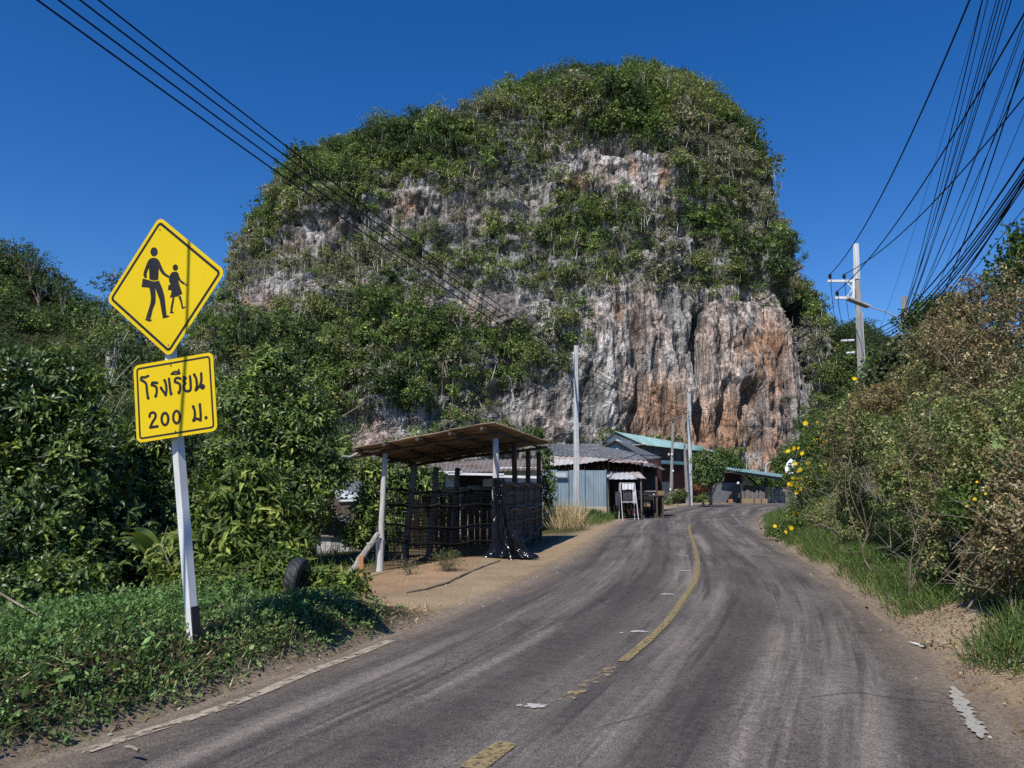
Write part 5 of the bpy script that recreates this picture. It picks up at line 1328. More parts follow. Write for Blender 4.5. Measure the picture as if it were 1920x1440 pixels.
A_, B_ = np.meshgrid(np.linspace(0, 1, m), np.linspace(0, 1, n), indexing='ij'); X = q[0] + (A_ - .5) * (.3 + 1.0 * B_) - .7 * B_; Z = q[2] + (at(1384, 942, 82.6)[2] - q[2]) * B_; Yv = 82.6 + .12 * np.sin(A_ * 14) * B_
mb.add(np.stack([X, Yv, Z], -1).reshape(-1, 3), [(i*n+j, (i+1)*n+j, (i+1)*n+j+1, i*n+j+1) for i in range(m-1) for j in range(n-1)]); tag(mb.build('plastic_sheet', M['black_plastic'], None, True), 'gathered dark sheet tied at the corner of the red shelter', 'plastic sheet')
lb_ = at(1384, 906, 82.4); mb = MB(); mb.tube([lb_ - V(0,0,.14), lb_ - V(0, 0, .07), lb_, lb_ + V(0,0,.09), lb_ + V(0,0,.15)], [.05, .13, .15, .1, .04], 10); tag(mb.build('white_lamp', M['paint_white'], None, True), 'small round white lamp on the corner of the red shelter', 'lamp')
# picket fence and crates before it
pf = thing('picket_fence', 'grey weathered picket fence inside the red shelter', 'fence', tuple(at(1415, 944, 83)))
mb = MB(); a_, b_ = at(1392, 938, 82.8), at(1436, 938, 82.8); rr = np.random.default_rng(3); x = a_[0]
while x < b_[0]:
    w_ = rr.uniform(.10, .22); h_ = at(1400, 921 + rr.uniform(-3, 3), 82.8)[2]; mb.bar((x, 82.8, -.05), (x, 82.8, h_), w_, .03, up=(0, 1, 0)); x += w_ + .02
mb.build('pickets', M['wood_post'], pf)
for k, x in enumerate((1396, 1406, 1420, 1433)):
    box_thing('crate', ['leftmost brown crate under the picket fence', 'second brown crate from the left under the picket fence', 'third brown crate from the left under the picket fence', 'rightmost brown crate under the picket fence'][k], x, 944, 81.5, (.56, .45, .48), M['crate'], 0, 'crates under the picket fence', 'crate')
box_thing('terracotta_block', 'orange clay block beside the road bend', 1370, 943, 81, (.36, .3, .38), M['brick'], .3, None, 'block')
mb = MB(); mb.bar(at(1352, 943, 80.4), at(1371, 946, 79.8), .2, .08); tag(mb.build('plank', M['crate']), 'pale plank lying beside the orange clay block', 'plank')
bf = thing('bamboo_fence', 'uneven pale bamboo fence beyond the red shelter', 'fence', tuple(at(1470, 944, 86)))
mb = MB(); a_, b_ = at(1444, 946, 86), at(1530, 946, 90); rr = np.random.default_rng(4); n = 70
for i in range(n):
    p = a_ + (b_ - a_) * i / n; h_ = rr.uniform(1.0, 1.75); g = rr.uniform(.5, 1.25); mb.tube([V(p[0], p[1], -.1), V(p[0] + rr.normal() * .06, p[1], h_)], rr.uniform(.03, .06), 5, (g, g, g))
mb.build('stakes', M['wood_grey'], bf)
mb = MB(); mb.tube([V(a_[0], a_[1] - .07, .8), V(b_[0], b_[1] - .07, .8)], .04, 5); mb.build('rail', M['wood_post'], bf)
# satellite dish behind the flowers
sd = thing('satellite_dish', 'pale satellite dish edge showing behind the yellow flowers', 'satellite dish', tuple(at(1490, 900, 60)))
c_ = at(1489, 871, 60); mb = MB(); k1 = 24; axd = unit(V(-.75, -.35, .5)); A1, B1 = (x[0] for x in perp_frame(axd[None, :]))
P = [c_ - axd * .22]; 
for rr_ in (.45, .85): P += [c_ + axd * (.22 * (rr_ / .85) ** 2 - .22) + (A1 * math.cos(2*math.pi*i/k1) + B1 * math.sin(2*math.pi*i/k1)) * rr_ for i in range(k1)]
mb.add(P, [(0, 1 + i, 1 + (i+1) % k1) for i in range(k1)] + [(1+i, 1+k1+i, 1+k1+(i+1) % k1, 1+(i+1) % k1) for i in range(k1)]); mb.build('bowl', M['dish'], sd, True)
mb = MB(); mb.tube([V(c_[0], c_[1] + .2, gz(c_[0], c_[1]) - .2), c_ - axd * .2], .05, 6); mb.build('mast', M['galv'], sd)
# ---------------------------------------------------------------- roadside plants
P_MANGO = [((0.053, 0.084, 0.021), 4), ((0.091, 0.14, 0.03), 3), ((0.144, 0.201, 0.04), 1.6), ((0.245, 0.297, 0.057), 0.5)]
P_MANGO2 = [((0.067, 0.108, 0.028), 3), ((0.114, 0.172, 0.036), 3), ((0.176, 0.24, 0.046), 1.8), ((0.269, 0.319, 0.064), 0.7)]
P_YOUNG = [((0.11, 0.16, 0.033), 3), ((0.182, 0.22, 0.044), 3), ((0.066, 0.105, 0.026), 2), ((0.242, 0.264, 0.061), 1)]
P_DRY = [((0.172, 0.126, 0.067), 3), ((0.247, 0.192, 0.106), 3), ((0.109, 0.094, 0.046), 2), ((0.103, 0.12, 0.052), 2), ((0.345, 0.294, 0.184), 0.7)]
P_GREYG = [((0.141, 0.167, 0.06), 3), ((0.216, 0.236, 0.092), 2.5), ((0.089, 0.116, 0.035), 2), ((0.312, 0.313, 0.14), 0.8), ((0.223, 0.172, 0.063), 1)]
P_GREEN = [((0.056, 0.1, 0.024), 3), ((0.094, 0.15, 0.033), 3), ((0.15, 0.206, 0.046), 1), ((0.037, 0.062, 0.019), 1)]
P_HERB = [((0.085, 0.155, 0.048), 3), ((0.145, 0.237, 0.073), 3), ((0.22, 0.316, 0.106), 1.6), ((0.049, 0.089, 0.029), 2), ((0.261, 0.245, 0.119), 0.5)]
P_STRAW = [((0.40,0.315,0.175),3), ((0.50,0.41,0.25),2), ((0.28,0.205,0.11),2), ((0.20,0.15,0.08),1)]
def B(px, py, Y, rx, ry=None, rz=None):
    p = at(px, py, Y); ry = rx if ry is None else ry; rz = rx if rz is None else rz
    return (p[0], p[1], p[2], rx, ry, rz)
def foot(px, Y, dz=0.0):
    x = at(px, 900, Y)[0]; return V(x, Y, gz(x, Y) + dz)
MG = 'mango trees on the left'
plant('mango_tree', 'large dark glossy tree filling the left edge behind the sign', 'tree', foot(40, 11.6), [B(20,760,11.4,.85), B(110,740,11.8,.75), B(150,860,11.6,.85), B(40,960,11,1.0), B(-90,850,11.4,1.1), B(185,1000,11.8,.75), B(-60,1080,10.6,.9), B(110,1090,10.8,.75)], 2100, 9, .165, .052, P_MANGO, 'leaf_gloss', 'long', None, .09, 1, lo=.25, droop=.45, power=.7)
plant('mango_tree', 'mid green tree between the left edge and the sign post', 'tree', foot(285, 13.4), [B(225,870,13.6,.8), B(300,850,13.8,.75), B(340,960,13.2,.8), B(240,1010,12.8,.85), B(320,1070,12.4,.75)], 1500, 9, .16, .048, P_MANGO, 'leaf_gloss', 'long', None, .07, 2, lo=.25, droop=.45, power=.7)
plant('mango_tree', 'tall leafy tree right of the sign with an uneven pointed top', 'tree', foot(500, 19.5), [B(520,690,19.5,.62,.6,.75), B(460,760,19.3,.88), B(575,775,19.7,.9), B(510,830,19.2,1.1), B(425,870,19.3,.92), B(600,865,19.8,.9), B(560,940,19.2,1.05), B(480,960,19,1.1)], 2300, 9, .19, .056, P_MANGO2, 'leaf_gloss', 'long', None, .10, 3, lo=.25, droop=.5, power=.7)
plant('young_mango_tree', 'yellow-green young tree with drooping leaves right of the sign post', 'tree', foot(455, 12.2), [B(455,915,12.2,.5), B(415,985,12.0,.5), B(500,970,12.3,.52), B(440,1050,11.8,.5), B(530,1030,12.2,.45)], 620, 10, .21, .055, P_YOUNG, 'leaf', 'long', None, .04, 4, lo=.2, droop=.7, droop_z=.8, power=.7)
plant('leafy_shrub', 'low yellow-green shrub at the foot of the sign post', 'shrub', foot(350, 8.6), [B(335,1085,8.8,.22), B(395,1105,8.7,.28), B(320,1050,9.2,.25)], 130, 8, .15, .04, P_YOUNG, 'leaf', 'long', None, .012, 5, parts=('foliage', 'stem'), lo=.2, droop=.6, droop_z=.6)
plant('leafy_shrub', 'dark shrub with pale leaf tips at the lower left corner of the bushes', 'shrub', foot(60, 8.2), [B(40,1130,8.4,.45), B(130,1120,8.8,.42), B(-30,1170,8,.4)], 520, 8, .10, .042, P_MANGO2, 'leaf_gloss', 'long', None, .02, 6, parts=('foliage', 'stem'), lo=.2, droop=.4)
plant('leafy_shrub', 'tangled shrub with long bright leaves beside the old tyre', 'shrub', foot(635, 10.8), [B(600,1092,10.9,.30,.3,.20), B(655,1098,10.8,.28,.3,.18), B(530,1060,11.2,.3), B(620,1130,10.2,.28,.3,.22)], 420, 8, .12, .036, P_MANGO2, 'leaf', 'long', None, .015, 7, parts=('foliage', 'stem'), lo=.2, droop=.5)
plant('leafy_shrub', 'dull green shrub between the young tree and the old tyre', 'shrub', foot(480, 11), [B(470,1095,10.8,.3), B(520,1100,10.9,.28), B(420,1120,10,.25)], 330, 8, .10, .034, P_MANGO2, 'leaf', 'long', None, .015, 8, parts=('foliage', 'stem'), lo=.2)
plant('mango_tree', 'slim leafy tree just left of the open shed', 'tree', foot(688, 20.5), [B(690,950,20.4,.38,.38,.6), B(672,1000,20.2,.4), B(700,890,20.6,.33)], 330, 9, .17, .05, P_MANGO2, 'leaf_gloss', 'long', None, .04, 9, lo=.2, droop=.5)
plant('mango_tree', 'leafy tree behind the left side of the open shed', 'tree', foot(770, 27.5), [B(752,885,27.5,.8), B(795,905,27.6,.8), B(735,940,27.2,.7), B(775,975,27,.9), B(820,960,27,.6)], 950, 9, .19, .06, P_MANGO2, 'leaf_gloss', 'long', None, .08, 10, lo=.25, droop=.5)
plant('climbing_vine', 'leafy vine climbing between the open shed and the blue fence', 'vine', foot(1026, 33), [B(1024,860,33,.3,.3,.6), B(1028,920,33,.4,.3,.9), B(1000,815,36,.6,.5,.35)], 380, 7, .13, .07, P_GREEN, 'leaf', 'quad', None, .03, 11, parts=('foliage', 'stem'), lo=.2)
# banana
def banana(name, label, base, n, h, Ln, seed, spread=1.0):
    r = np.random.default_rng(seed); t = thing(name, label, 'banana plant', tuple(base)); mb = MB()
    mb.tube([base - V(0,0,.1), base + V(.02,0,h*.5), base + V(.05,0,h)], [.07,.06,.045], 8); mb.build('stem', M['leaf_stem'], t, True)
    for i in range(n):
        a_ = 2*math.pi*i/n + r.normal()*.3; o = V(math.cos(a_), math.sin(a_), 0); L = Ln * r.uniform(.8, 1.15); m = 12; mb = MB(); rows = []; cols = []
        tilt = r.uniform(.9, 1.25); g = pick_col([((0.10,0.15,0.032),2), ((0.16,0.20,0.045),1), ((0.07,0.12,0.028),2)], 1, r)[0]
        for k in range(m+1):
            s = k/m; el = tilt - 1.2*s*s*spread; 
            if k == 0: p = base + V(.05, 0, h*.95)
            else: p = p + (o*math.cos(el) + V(0,0,math.sin(el))) * L/m
            w_ = .17 * Ln * max(0, math.sin(min(1, max(0, (s-.12)/.88))*math.pi)) ** .6 + .006
            sd = np.cross(o, V(0,0,1)); up = V(0,0,1)*.35*w_
            rip = .012*math.sin(k*4.1)
            rows += [p + sd*w_ + up*(1+rip), p, p - sd*w_ + up]
        mb.add(rows, [(3*k+j, 3*k+j+1, 3*k+j+4, 3*k+j+3) for k in range(m) for j in (0, 1)], np.tile(g, (len(rows), 1)))
        mb.build('leaf', M['leaf'], t, True)
M['leaf_stem'] = plain('banana_stem', (0.16,0.17,0.06), (0.24,0.22,0.10), 5, .7, .2, (1,1,.3))
banana('banana_plant', 'young banana plant with broad pale leaves left of the sign post', foot(300, 10.3), 7, .5, .75, 4)
# arching bamboo stems on the slope
bt = thing('bamboo_clump', 'pale arching bamboo stem with thin drooping leaves behind the left bushes', 'bamboo', tuple(foot(170, 38)))
mb = MB(); LV = Leaves(); rr = np.random.default_rng(12)
for (a, b, c_) in (((150,840),(185,735),(262,668)), ((140,830),(170,740),(118,690)), ((190,840),(215,760),(240,730))):
    s = np.linspace(0, 1, 14)[:, None]; A0, B0, C0 = at(*a, 38), at(*b, 38), at(*c_, 38); Pp = A0*(1-s)**2 + 2*B0*s*(1-s) + C0*s*s; mb.tube(Pp, np.linspace(.05, .015, 14), 5)
    q = Pp[rr.integers(4, 14, 260)] + rr.normal(size=(260, 3)) * V(.35, .35, .4) - V(0,0,.3); LV.add(q, rr.normal(size=(260,3))*.6 + V(0,0,-.9), rand_unit(260, rr), .38*rr.uniform(.6,1.2,260), .05, pick_col([((.12,.14,.06),2), ((.20,.20,.11),2), ((.08,.10,.04),1)], 260, rr))
mb.build('culm', M['bark_pale'], bt, True); put('foliage', LV.mesh('foliage', M['leaf'], 'quad'), bt)

# ---- grass and ground cover (nobody could count the blades)
def sample(n, xr, yr, mask, r):
    x = r.uniform(*xr, n); y = r.uniform(*yr, n); a, b = dists(x, y); k = mask(x, y, a, b) > r.random(n); x, y, a, b = x[k], y[k], a[k], b[k]
    return x, y, ground_h(x, y, a, b), a, b
def strip(n, yr, br, mask, r):
    """points along the right road edge, denser near the camera"""
    y = yr[0] + (yr[1] - yr[0]) * r.random(n) ** 1.5; b0 = r.uniform(*br, n); x = np.interp(y, RA[:, 1], RA[:, 0]) + b0 * 1.12
    a, b = dists(x, y); k = mask(x, y, a, b) > r.random(n); x, y, a, b = x[k], y[k], a[k], b[k]
    return x, y, ground_h(x, y, a, b), a, b
def grass(name, label, smp, h, w, pal, r, mat='leaf', lean=.5, per=1, herb=False, kind='stuff'):
    x, y, z, a, b = smp; n = len(x); LV = Leaves()
    if herb:
        hh = h * (.4 + .9 * (fbm(x*1.3, y*1.3, 3, 3, 88)*.5 + .5)) * r.uniform(.5, 1.15, n)
        cen = np.stack([x, y, z + hh], 1); out = unit(np.stack([r.normal(size=n)*.5, r.normal(size=n)*.5 - .2, np.ones(n)], 1)); clump_leaves(LV, cen, out, per, w*2.2, w, pal, r, 1.3, True, jit=.5, cvar=.3)
    else:
        ax = np.stack([r.normal(size=n)*lean, r.normal(size=n)*lean, np.ones(n)], 1); hh = h * r.uniform(.4, 1.25, n) * (.6 + .8*(fbm(x*.9, y*.9, 1, 3, 89)*.5+.5)); LV.add(np.stack([x, y, z - .01], 1), ax, rand_unit(n, r)*V(1,1,.2), hh, w, pick_col(pal, n, r) * (1 + .3*fbm(x*1.1, y*1.1, 2, 3, 90)[:, None] + .15*r.normal(size=(n,1))).clip(.4,1.7))
    o = put(name, LV.mesh(name, M[mat], 'quad', .5)); return tag(o, label, kind=kind)
rg = np.random.default_rng(41)
nz_ = lambda x, y, s=1.2: fbm(x*s, y*s, 0, 3, 91)
# ---- right bank scrub: each shrub its own
def scrub(label, base_px, Y, blobs, n, pal, seed, leaf=.055, mat='leaf_dry', per=9, group=None, twigs=60, name='scrub_bush'):
    return plant(name, label, 'bush', foot(base_px, Y), blobs, n, per, leaf, leaf * .48, pal, mat, 'quad', group, .013, 100 + seed, ('foliage', 'stems'), rosette=False, spread=1.3, lo=.30, droop=.4, rough=.34, bark='twig', cvar=.34, limb_n=4, twigs=twigs, jit=.8, fork=.4, power=.62, mind=.72)
scrub('brown dry thicket at the right edge nearest the road', 1900, 7.9, [B(1900,1000,8.0,.55,.6,.5), B(1830,1040,8.3,.42), B(1960,900,8.2,.6), B(1810,1050,8.9,.30)], 1750, P_DRY, 1, .050)
scrub('grey-green bush with white leaf backs above the dry thicket', 1890, 9.2, [B(1870,860,9.3,.55), B(1930,780,9.2,.6), B(1820,910,9.5,.45), B(1800,800,9.8,.45)], 1900, P_GREYG, 2, .052)
scrub('tall brown bush against the sky at the right edge', 1900, 11.4, [B(1890,620,11.4,.7), B(1840,690,11.4,.65), B(1930,560,11.6,.7), B(1790,640,12,.45), B(1880,740,11,.7)], 2000, P_DRY, 3, .055)
scrub('leafy dark top of the scrub at the right edge of the sky', 1915, 12.6, [B(1912,490,12.6,.42), B(1935,450,12.6,.4), B(1890,530,12.6,.3)], 340, P_GREEN, 4, .11, 'leaf', 7, None, 10)
scrub('brown-green bush in the middle of the right bank', 1760, 10.6, [B(1740,880,10.8,.6), B(1700,960,10.6,.5), B(1770,965,10.4,.5), B(1690,830,11.4,.55)], 1800, P_DRY[:4] + P_GREYG[:2], 5, .052)
scrub('low grey-green bush overhanging the dark hollow', 1690, 10.6, [B(1720,1030,10.9,.40), B(1770,1045,10.4,.36)], 1000, P_GREYG, 6, .055)
scrub('grey-green bush with pale dead stems over the dark hollow', 1630, 13.6, [B(1640,860,13.6,.65), B(1590,900,13.8,.55), B(1690,900,13.0,.5)], 1700, P_GREYG, 7, .06)
scrub('rusty brown bush below the power pole', 1650, 15.6, [B(1660,750,15.6,.6,.6,.42), B(1720,760,15.2,.6,.6,.45), B(1620,790,15.8,.5)], 1250, [((0.19,0.135,0.07),3), ((0.25,0.19,0.105),2), ((0.12,0.09,0.05),2), ((.22,.20,.08),1.5)], 8, .06)
scrub('dark green bush below the rusty brown bush', 1700, 14.6, [B(1690,820,14.6,.55), B(1640,810,15,.5), B(1750,800,13.8,.6)], 1100, P_GREYG[:3] + P_GREEN[:1], 9, .065)
scrub('broad-leaved green bush in front of the power pole foot', 1690, 18.5, [B(1690,670,18.5,.6), B(1730,650,18.5,.65), B(1660,700,18.5,.5), B(1770,690,18,.7)], 620, [((.060,.080,.034),3), ((.095,.115,.052),2), ((.15,.165,.09),1)], 10, .17, 'leaf', 7, None, 20)
scrub('feathery green tree between the wires on the right bank', 1760, 22, [B(1760,575,22,.75,.7,.45), B(1715,600,22,.55,.5,.4), B(1800,600,22,.7)], 800, P_GREEN, 11, .10, 'leaf', 8, None, 25, 'small_tree')
scrub('olive bush left of the dark hollow', 1565, 17.4, [B(1570,910,17.6,.62), B(1530,950,18.4,.5), B(1600,930,17.6,.45), B(1540,985,18,.4)], 1700, P_DRY[2:4] + P_GREYG[:3], 12, .06)
scrub('dusty brown bush behind the olive bush', 1590, 19.4, [B(1600,850,19.6,.75), B(1570,800,20,.5), B(1640,830,19,.6)], 1300, P_DRY[:4] + P_GREYG[:1], 13, .065)
scrub('green bush with fine leaves below the wooded hill', 1570, 24, [B(1580,790,24,.7,.7,.6), B(1600,760,24,.5), B(1550,830,24,.7)], 800, P_GREEN, 14, .085, 'leaf', 8, None, 20)
scrub('dark bush at the bend of the right bank', 1490, 27, [B(1500,930,27,.7), B(1470,965,28,.55), B(1530,900,26,.7), B(1530,960,25.6,.45)], 1300, P_GREYG[:3] + P_GREEN[:2], 15, .075)
scrub('low grey bush beside the dark hollow nearest the grass', 1790, 8.8, [B(1830,1090,8.9,.26,.3,.22), B(1890,1100,8.5,.28,.3,.2), B(1940,1120,8.2,.25,.3,.2)], 620, P_GREYG, 16, .05)
scrub('tangled dry bush on the skyline left of the leafy top', 1830, 14.6, [B(1850,560,14.6,.6), B(1800,590,15,.5), B(1760,640,15,.55)], 1100, P_DRY, 17, .06)
low_at = [(7.2, 1.75, 'low grey-green bush at the right edge beside the sandy patch'), (8.8, 1.45, 'low bush at the verge below the white-backed bush'), (10.3, 1.35, 'low leafy bush at the verge right of the dark hollow'), (12.2, 1.35, 'low olive bush at the verge in front of the dark hollow'), (14.6, 1.5, 'low shaded bush inside the dark hollow'), (17.2, 1.3, 'low bush on the verge left of the dark hollow'), (20.5, 1.3, 'small green bush on the verge below the olive bush'), (23.5, 1.4, 'small fresh green bush on the verge near the yellow blooms')]
for k, (Yq, off, lab) in enumerate(low_at):
    x_ = float(np.interp(Yq, RA[:, 1], RA[:, 0])) + off * 1.12; z_ = gz(x_, Yq); r_ = .42 + .1 * (k % 3)
    plant('scrub_bush', lab, 'bush', V(x_, Yq, z_), [(x_, Yq, z_ + .38, r_, r_ * 1.6, .42), (x_ + .3, Yq + .7, z_ + .55, r_, r_, .42), (x_ + .25, Yq - .6, z_ + .4, r_ * .8, r_, .36)], 1500, 9, .05 + .001 * Yq, .026, P_GREYG if k % 2 else P_GREYG + P_GREEN, 'leaf_dry', 'quad', None, .008, 160 + k, ('foliage', 'stems'), rosette=False, spread=1.3, lo=.2, rough=.3, bark='twig', limb_n=4, twigs=20, jit=.8, fork=.3, power=.6, mind=.45)
grass('dry_litter', 'brown leaf litter on the bare right shoulder in the foreground', strip(14000, (3.2, 10), (.02, 1.6), lambda x, y, a, b: (nz_(x, y, 2.2) > -.15)*1.0, rg), .035, .03, [((.20,.12,.06),3), ((.12,.08,.045),2), ((.32,.22,.13),1.2), ((.10,.11,.04),.6)], rg, 'leaf_dry', 2.2)
scrub('tall olive-brown bush rising behind the dark hollow', 1660, 18.5, [B(1650,770,18.5,.8), B(1600,800,19,.7), B(1700,740,18,.7), B(1660,840,18,.8)], 2000, P_DRY[2:5] + P_GREYG[:3], 18, .062)
scrub('high olive bush on the upper right bank under the wires', 1800, 15.5, [B(1780,660,15.5,.8), B(1830,620,15.5,.7), B(1750,720,15,.8), B(1850,700,15,.8)], 2000, P_DRY[:4] + P_GREYG[:3], 19, .06)
# yellow-flowered bushes
fl = Leaves(); k = 12; aa = np.arange(k) * 2 * math.pi / k
fl.add(np.zeros((k, 3)), np.stack([np.cos(aa), np.sin(aa), .18 + 0*aa], 1), np.tile([0, 0, 1.0], (k, 1)), .055, .03, (.80, .55, .010)); FLOWER = fl.mesh('flower', M['petal'], 'quad', .2)
mbc = MB(); mbc.tube([V(0,0,-.004), V(0,0,.006), V(0,0,.012)], [.013,.014,.006], 8, (.62,.36,.015)); tmp = mbc.build('flower_centre', M['petal']); FC = tmp.data; bpy.data.objects.remove(tmp)
def add_flowers(t, pts, r, s=1.0):
    base = np.array(t.location)
    for p in pts:
        o = bpy.data.objects.new('flower', FLOWER); link(o, t); o.location = Vector(p - base); d_ = unit(V(-.45, -.8, .35) + r.normal(size=3) * .45); o.rotation_euler = Vector(d_).to_track_quat('Z', 'Y').to_euler(); q = s * r.uniform(.7, 1.15); o.scale = (q, q, q)
def flower_bush(label, px, Y, blobs, n, seed, fpx, leaf=.10):
    t = plant('sunflower_bush', label, 'flowering bush', foot(px, Y), blobs, n, 8, leaf, leaf * .5, P_GREEN + [((.15,.19,.05),1)], 'leaf', 'quad', None, .02, 200 + seed, ('foliage', 'stems'), rosette=False, spread=1.3, lo=.3, rough=.3, bark='twig', limb_n=6, twigs=14, jit=.7, fork=.12)
    r = np.random.default_rng(seed); add_flowers(t, [at(x + r.normal()*(3 + 5*j), y + r.normal()*(3 + 6*j), Y - .85 - .3 * r.random()) for x, y in fpx for j in range(2 if len(fpx) > 20 else 1)], r, (1.5 if Y > 12 else .95) * Y / 26); return t
r3 = np.random.default_rng(31)
flower_bush('flowering bush thick with yellow blooms beside the road bend', 1505, 27.5, [B(1505,845,27.5,.55), B(1525,800,27.5,.6), B(1500,890,27.5,.55), B(1540,830,27,.6)], 900, 1,
    [(1488,838),(1497,880),(1490,905),(1497,912),(1505,915),(1487,890),(1512,870),(1493,870),(1518,838),(1522,825),(1505,850),(1536,838),(1548,835),(1540,826),(1565,812),(1566,808),(1517,895),(1509,900),(1500,918),(1494,897),(1530,788),(1486,912),(1515,885),(1552,870),(1578,840)])
flower_bush('green bush with four yellow blooms beside the power pole', 1650, 20.5, [B(1650,690,20.5,.5,.5,.42), B(1630,720,20.5,.4), B(1680,700,20.5,.45)], 420, 2, [(1663,684),(1650,673),(1603,708),(1667,677)])
flower_bush('bush with a few orange-yellow blooms low on the right bank', 1830, 9.0, [B(1820,950,9.2,.35), B(1850,930,9.3,.33)], 420, 3, [(1822,943),(1828,938),(1818,950),(1822,903),(1849,928)], .06)
flower_bush('low roadside bush with two yellow blooms in the verge', 1470, 25, [B(1465,1000,24.6,.45,.4,.28), B(1490,985,25,.5,.4,.35)], 420, 4, [(1475,998),(1482,995),(1490,960),(1497,962),(1452,985)], .08)
# pale single leaves hanging in the scrub
dlv = thing('creeper', 'pale broad-leaved creeper sprig hanging in the right-hand scrub', 'creeper', tuple(at(1870, 840, 8.6))); LV = Leaves(); q = np.array([at(1868 + r3.normal()*9, 828 + r3.normal()*12, 8.55) for _ in range(9)]); LV.add(q, r3.normal(size=(9,3)) + V(0,-.2,-.6), rand_unit(9, r3) * .5 + V(0,-1,.3), .085, .075, (.20,.27,.09)); put('foliage', LV.mesh('foliage', M['leaf'], 'quad'), dlv)
mb = MB(); mb.tube(np.array([at(1860,880,8.7), at(1868,845,8.6), at(1872,815,8.6)]), .004, 4); mb.build('stem', M['twig'], dlv)
# ---- plants by the houses
plant('round_tree', 'rounded dense green tree in front of the teal-roofed house', 'tree', foot(1330, 67), [B(1322,866,67,1.0), B(1336,880,66.4,1.05), B(1322,890,66.2,.95), B(1342,866,67.6,.8)], 900, 9, .34, .10, P_GREEN + [((.14,.18,.07),1)], 'leaf_gloss', 'long', None, .14, 20, lo=.3, droop=.3)
plant('round_tree', 'green tree between the round tree and the cliff', 'tree', foot(1372, 90), [B(1366,862,90,.9), B(1378,872,90,.8), B(1352,856,90,.8)], 500, 9, .4, .14, P_GREEN, 'leaf', 'quad', None, .14, 21, lo=.3)
plant('round_tree', 'dark bushy tree right of the red shelter', 'tree', foot(1478, 100), [B(1470,872,100,1.7), B(1488,860,100,2.0), B(1465,895,100,1.4), B(1500,880,100,2.0)], 800, 9, .4, .15, P_MANGO, 'leaf', 'quad', None, .15, 22, lo=.3)
plant('round_tree', 'small tree behind the picket fence of the red shelter', 'tree', foot(1425, 97), [B(1422,900,97,1.2), B(1436,905,97,1.0)], 260, 9, .34, .13, P_GREEN, 'leaf', 'quad', None, .1, 23, lo=.3)
plant('red_leaf_shrub', 'orange-red leaved shrub beside the spiky plant', 'shrub', foot(1320, 70), [B(1312,913,70,.5,.4,.35), B(1326,914,70,.45,.4,.35)], 160, 8, .2, .07, [((.34,.10,.05),3), ((.42,.17,.08),2), ((.2,.08,.05),1)], 'leaf', 'quad', None, .04, 24, ('foliage', 'stem'))
plant('garden_weeds', 'tangle of pale garden weeds between the two timber poles', 'weeds', foot(1270, 70), [B(1264,930,70,.6,.5,.45), B(1278,926,70,.6,.5,.6), B(1252,940,70,.4,.4,.3)], 330, 7, .17, .06, P_GREEN + [((.35,.33,.26),2), ((.3,.18,.12),1)], 'leaf', 'quad', None, .03, 25, ('foliage', 'stem'))
ag = thing('spiky_plant', 'spiky pale green sword-leaved plant right of the white pole', 'plant', tuple(foot(1316, 66))); rr = np.random.default_rng(3); LV = Leaves(); n = 70; a_ = rr.random(n)*6.28; e = rr.uniform(-.1, 1.3, n); c_ = foot(1316, 66) + V(0,0,.55)
LV.add(np.tile(c_, (n,1)), np.stack([np.cos(a_)*np.cos(e), np.sin(a_)*np.cos(e), np.sin(e)], 1), np.tile([0,0,1.0],(n,1)) + rr.normal(size=(n,3))*.2, rr.uniform(.7,1.15,n), .10, pick_col([((.17,.21,.08),2), ((.30,.33,.17),2), ((.10,.14,.05),1)], n, rr)); put('foliage', LV.mesh('foliage', M['leaf'], 'long', .35), ag)
mb = MB(); mb.tube([c_ - V(0,0,.65), c_], [.09,.07], 7); mb.build('stem', M['bark'], ag)
# ---- weeds on the dirt
for (lab, px, py, Y, s, seed) in (('rounded tuft of green weed with small orange flowers on the bare dirt', 838, 1092, 15.4, .33, 1), ('thin straggly weed left of the rounded tuft on the dirt', 768, 1092, 15.2, .24, 2)):
    b_ = at(px, py, Y); b_[2] = gz(b_[0], b_[1]); rr = np.random.default_rng(seed); n = 900 if seed == 1 else 260; LV = Leaves(); t = thing('weed_tuft', lab, 'weed', tuple(b_))
    d_ = rr.normal(size=(n,3))*V(.42,.42,.2) + V(0,0,.6); f = rr.random((n,1))**.6; q = b_ + unit(d_)*f*s*V(1.25,1.0,1.25); LV.add(q, unit(d_)+rr.normal(size=(n,3))*.5, rand_unit(n, rr), rr.uniform(.04,.08,n), .012, pick_col([((.09,.12,.045),3), ((.14,.15,.07),2), ((.06,.08,.03),2), ((.40,.20,.05),.25)], n, rr)); put('foliage', LV.mesh('foliage', M['leaf'], 'quad'), t)
    mb = MB()
    for d1 in unit(d_[:24]): mb.tube([b_ - V(0,0,.02), b_ + d1*s*.6, b_ + d1*s*1.1], [.004,.003,.002], 3)
    mb.build('stems', M['twig'], t)
left_m = lambda x, y, a, b: sstep(.06, .3, a + .16*nz_(x, y, 2.5)) * (1 - sstep(8.6, 10.0, y + .6*nz_(x, y))) * (a < 3.6)
grass('ground_cover', 'low leafy weeds covering the left bank below the sign', sample(42000, (-8, .6), (3.2, 11.5), left_m, rg), .10, .020, P_HERB, rg, 'leaf', per=5, herb=True)
grass('ground_cover', 'larger-leaved weeds scattered through the left bank', sample(1100, (-8, .6), (3.2, 10.5), lambda x, y, a, b: left_m(x, y, a, b) * (nz_(x, y, .7) > -.1), rg), .13, .040, P_HERB + P_GREEN, rg, 'leaf', per=6, herb=True)
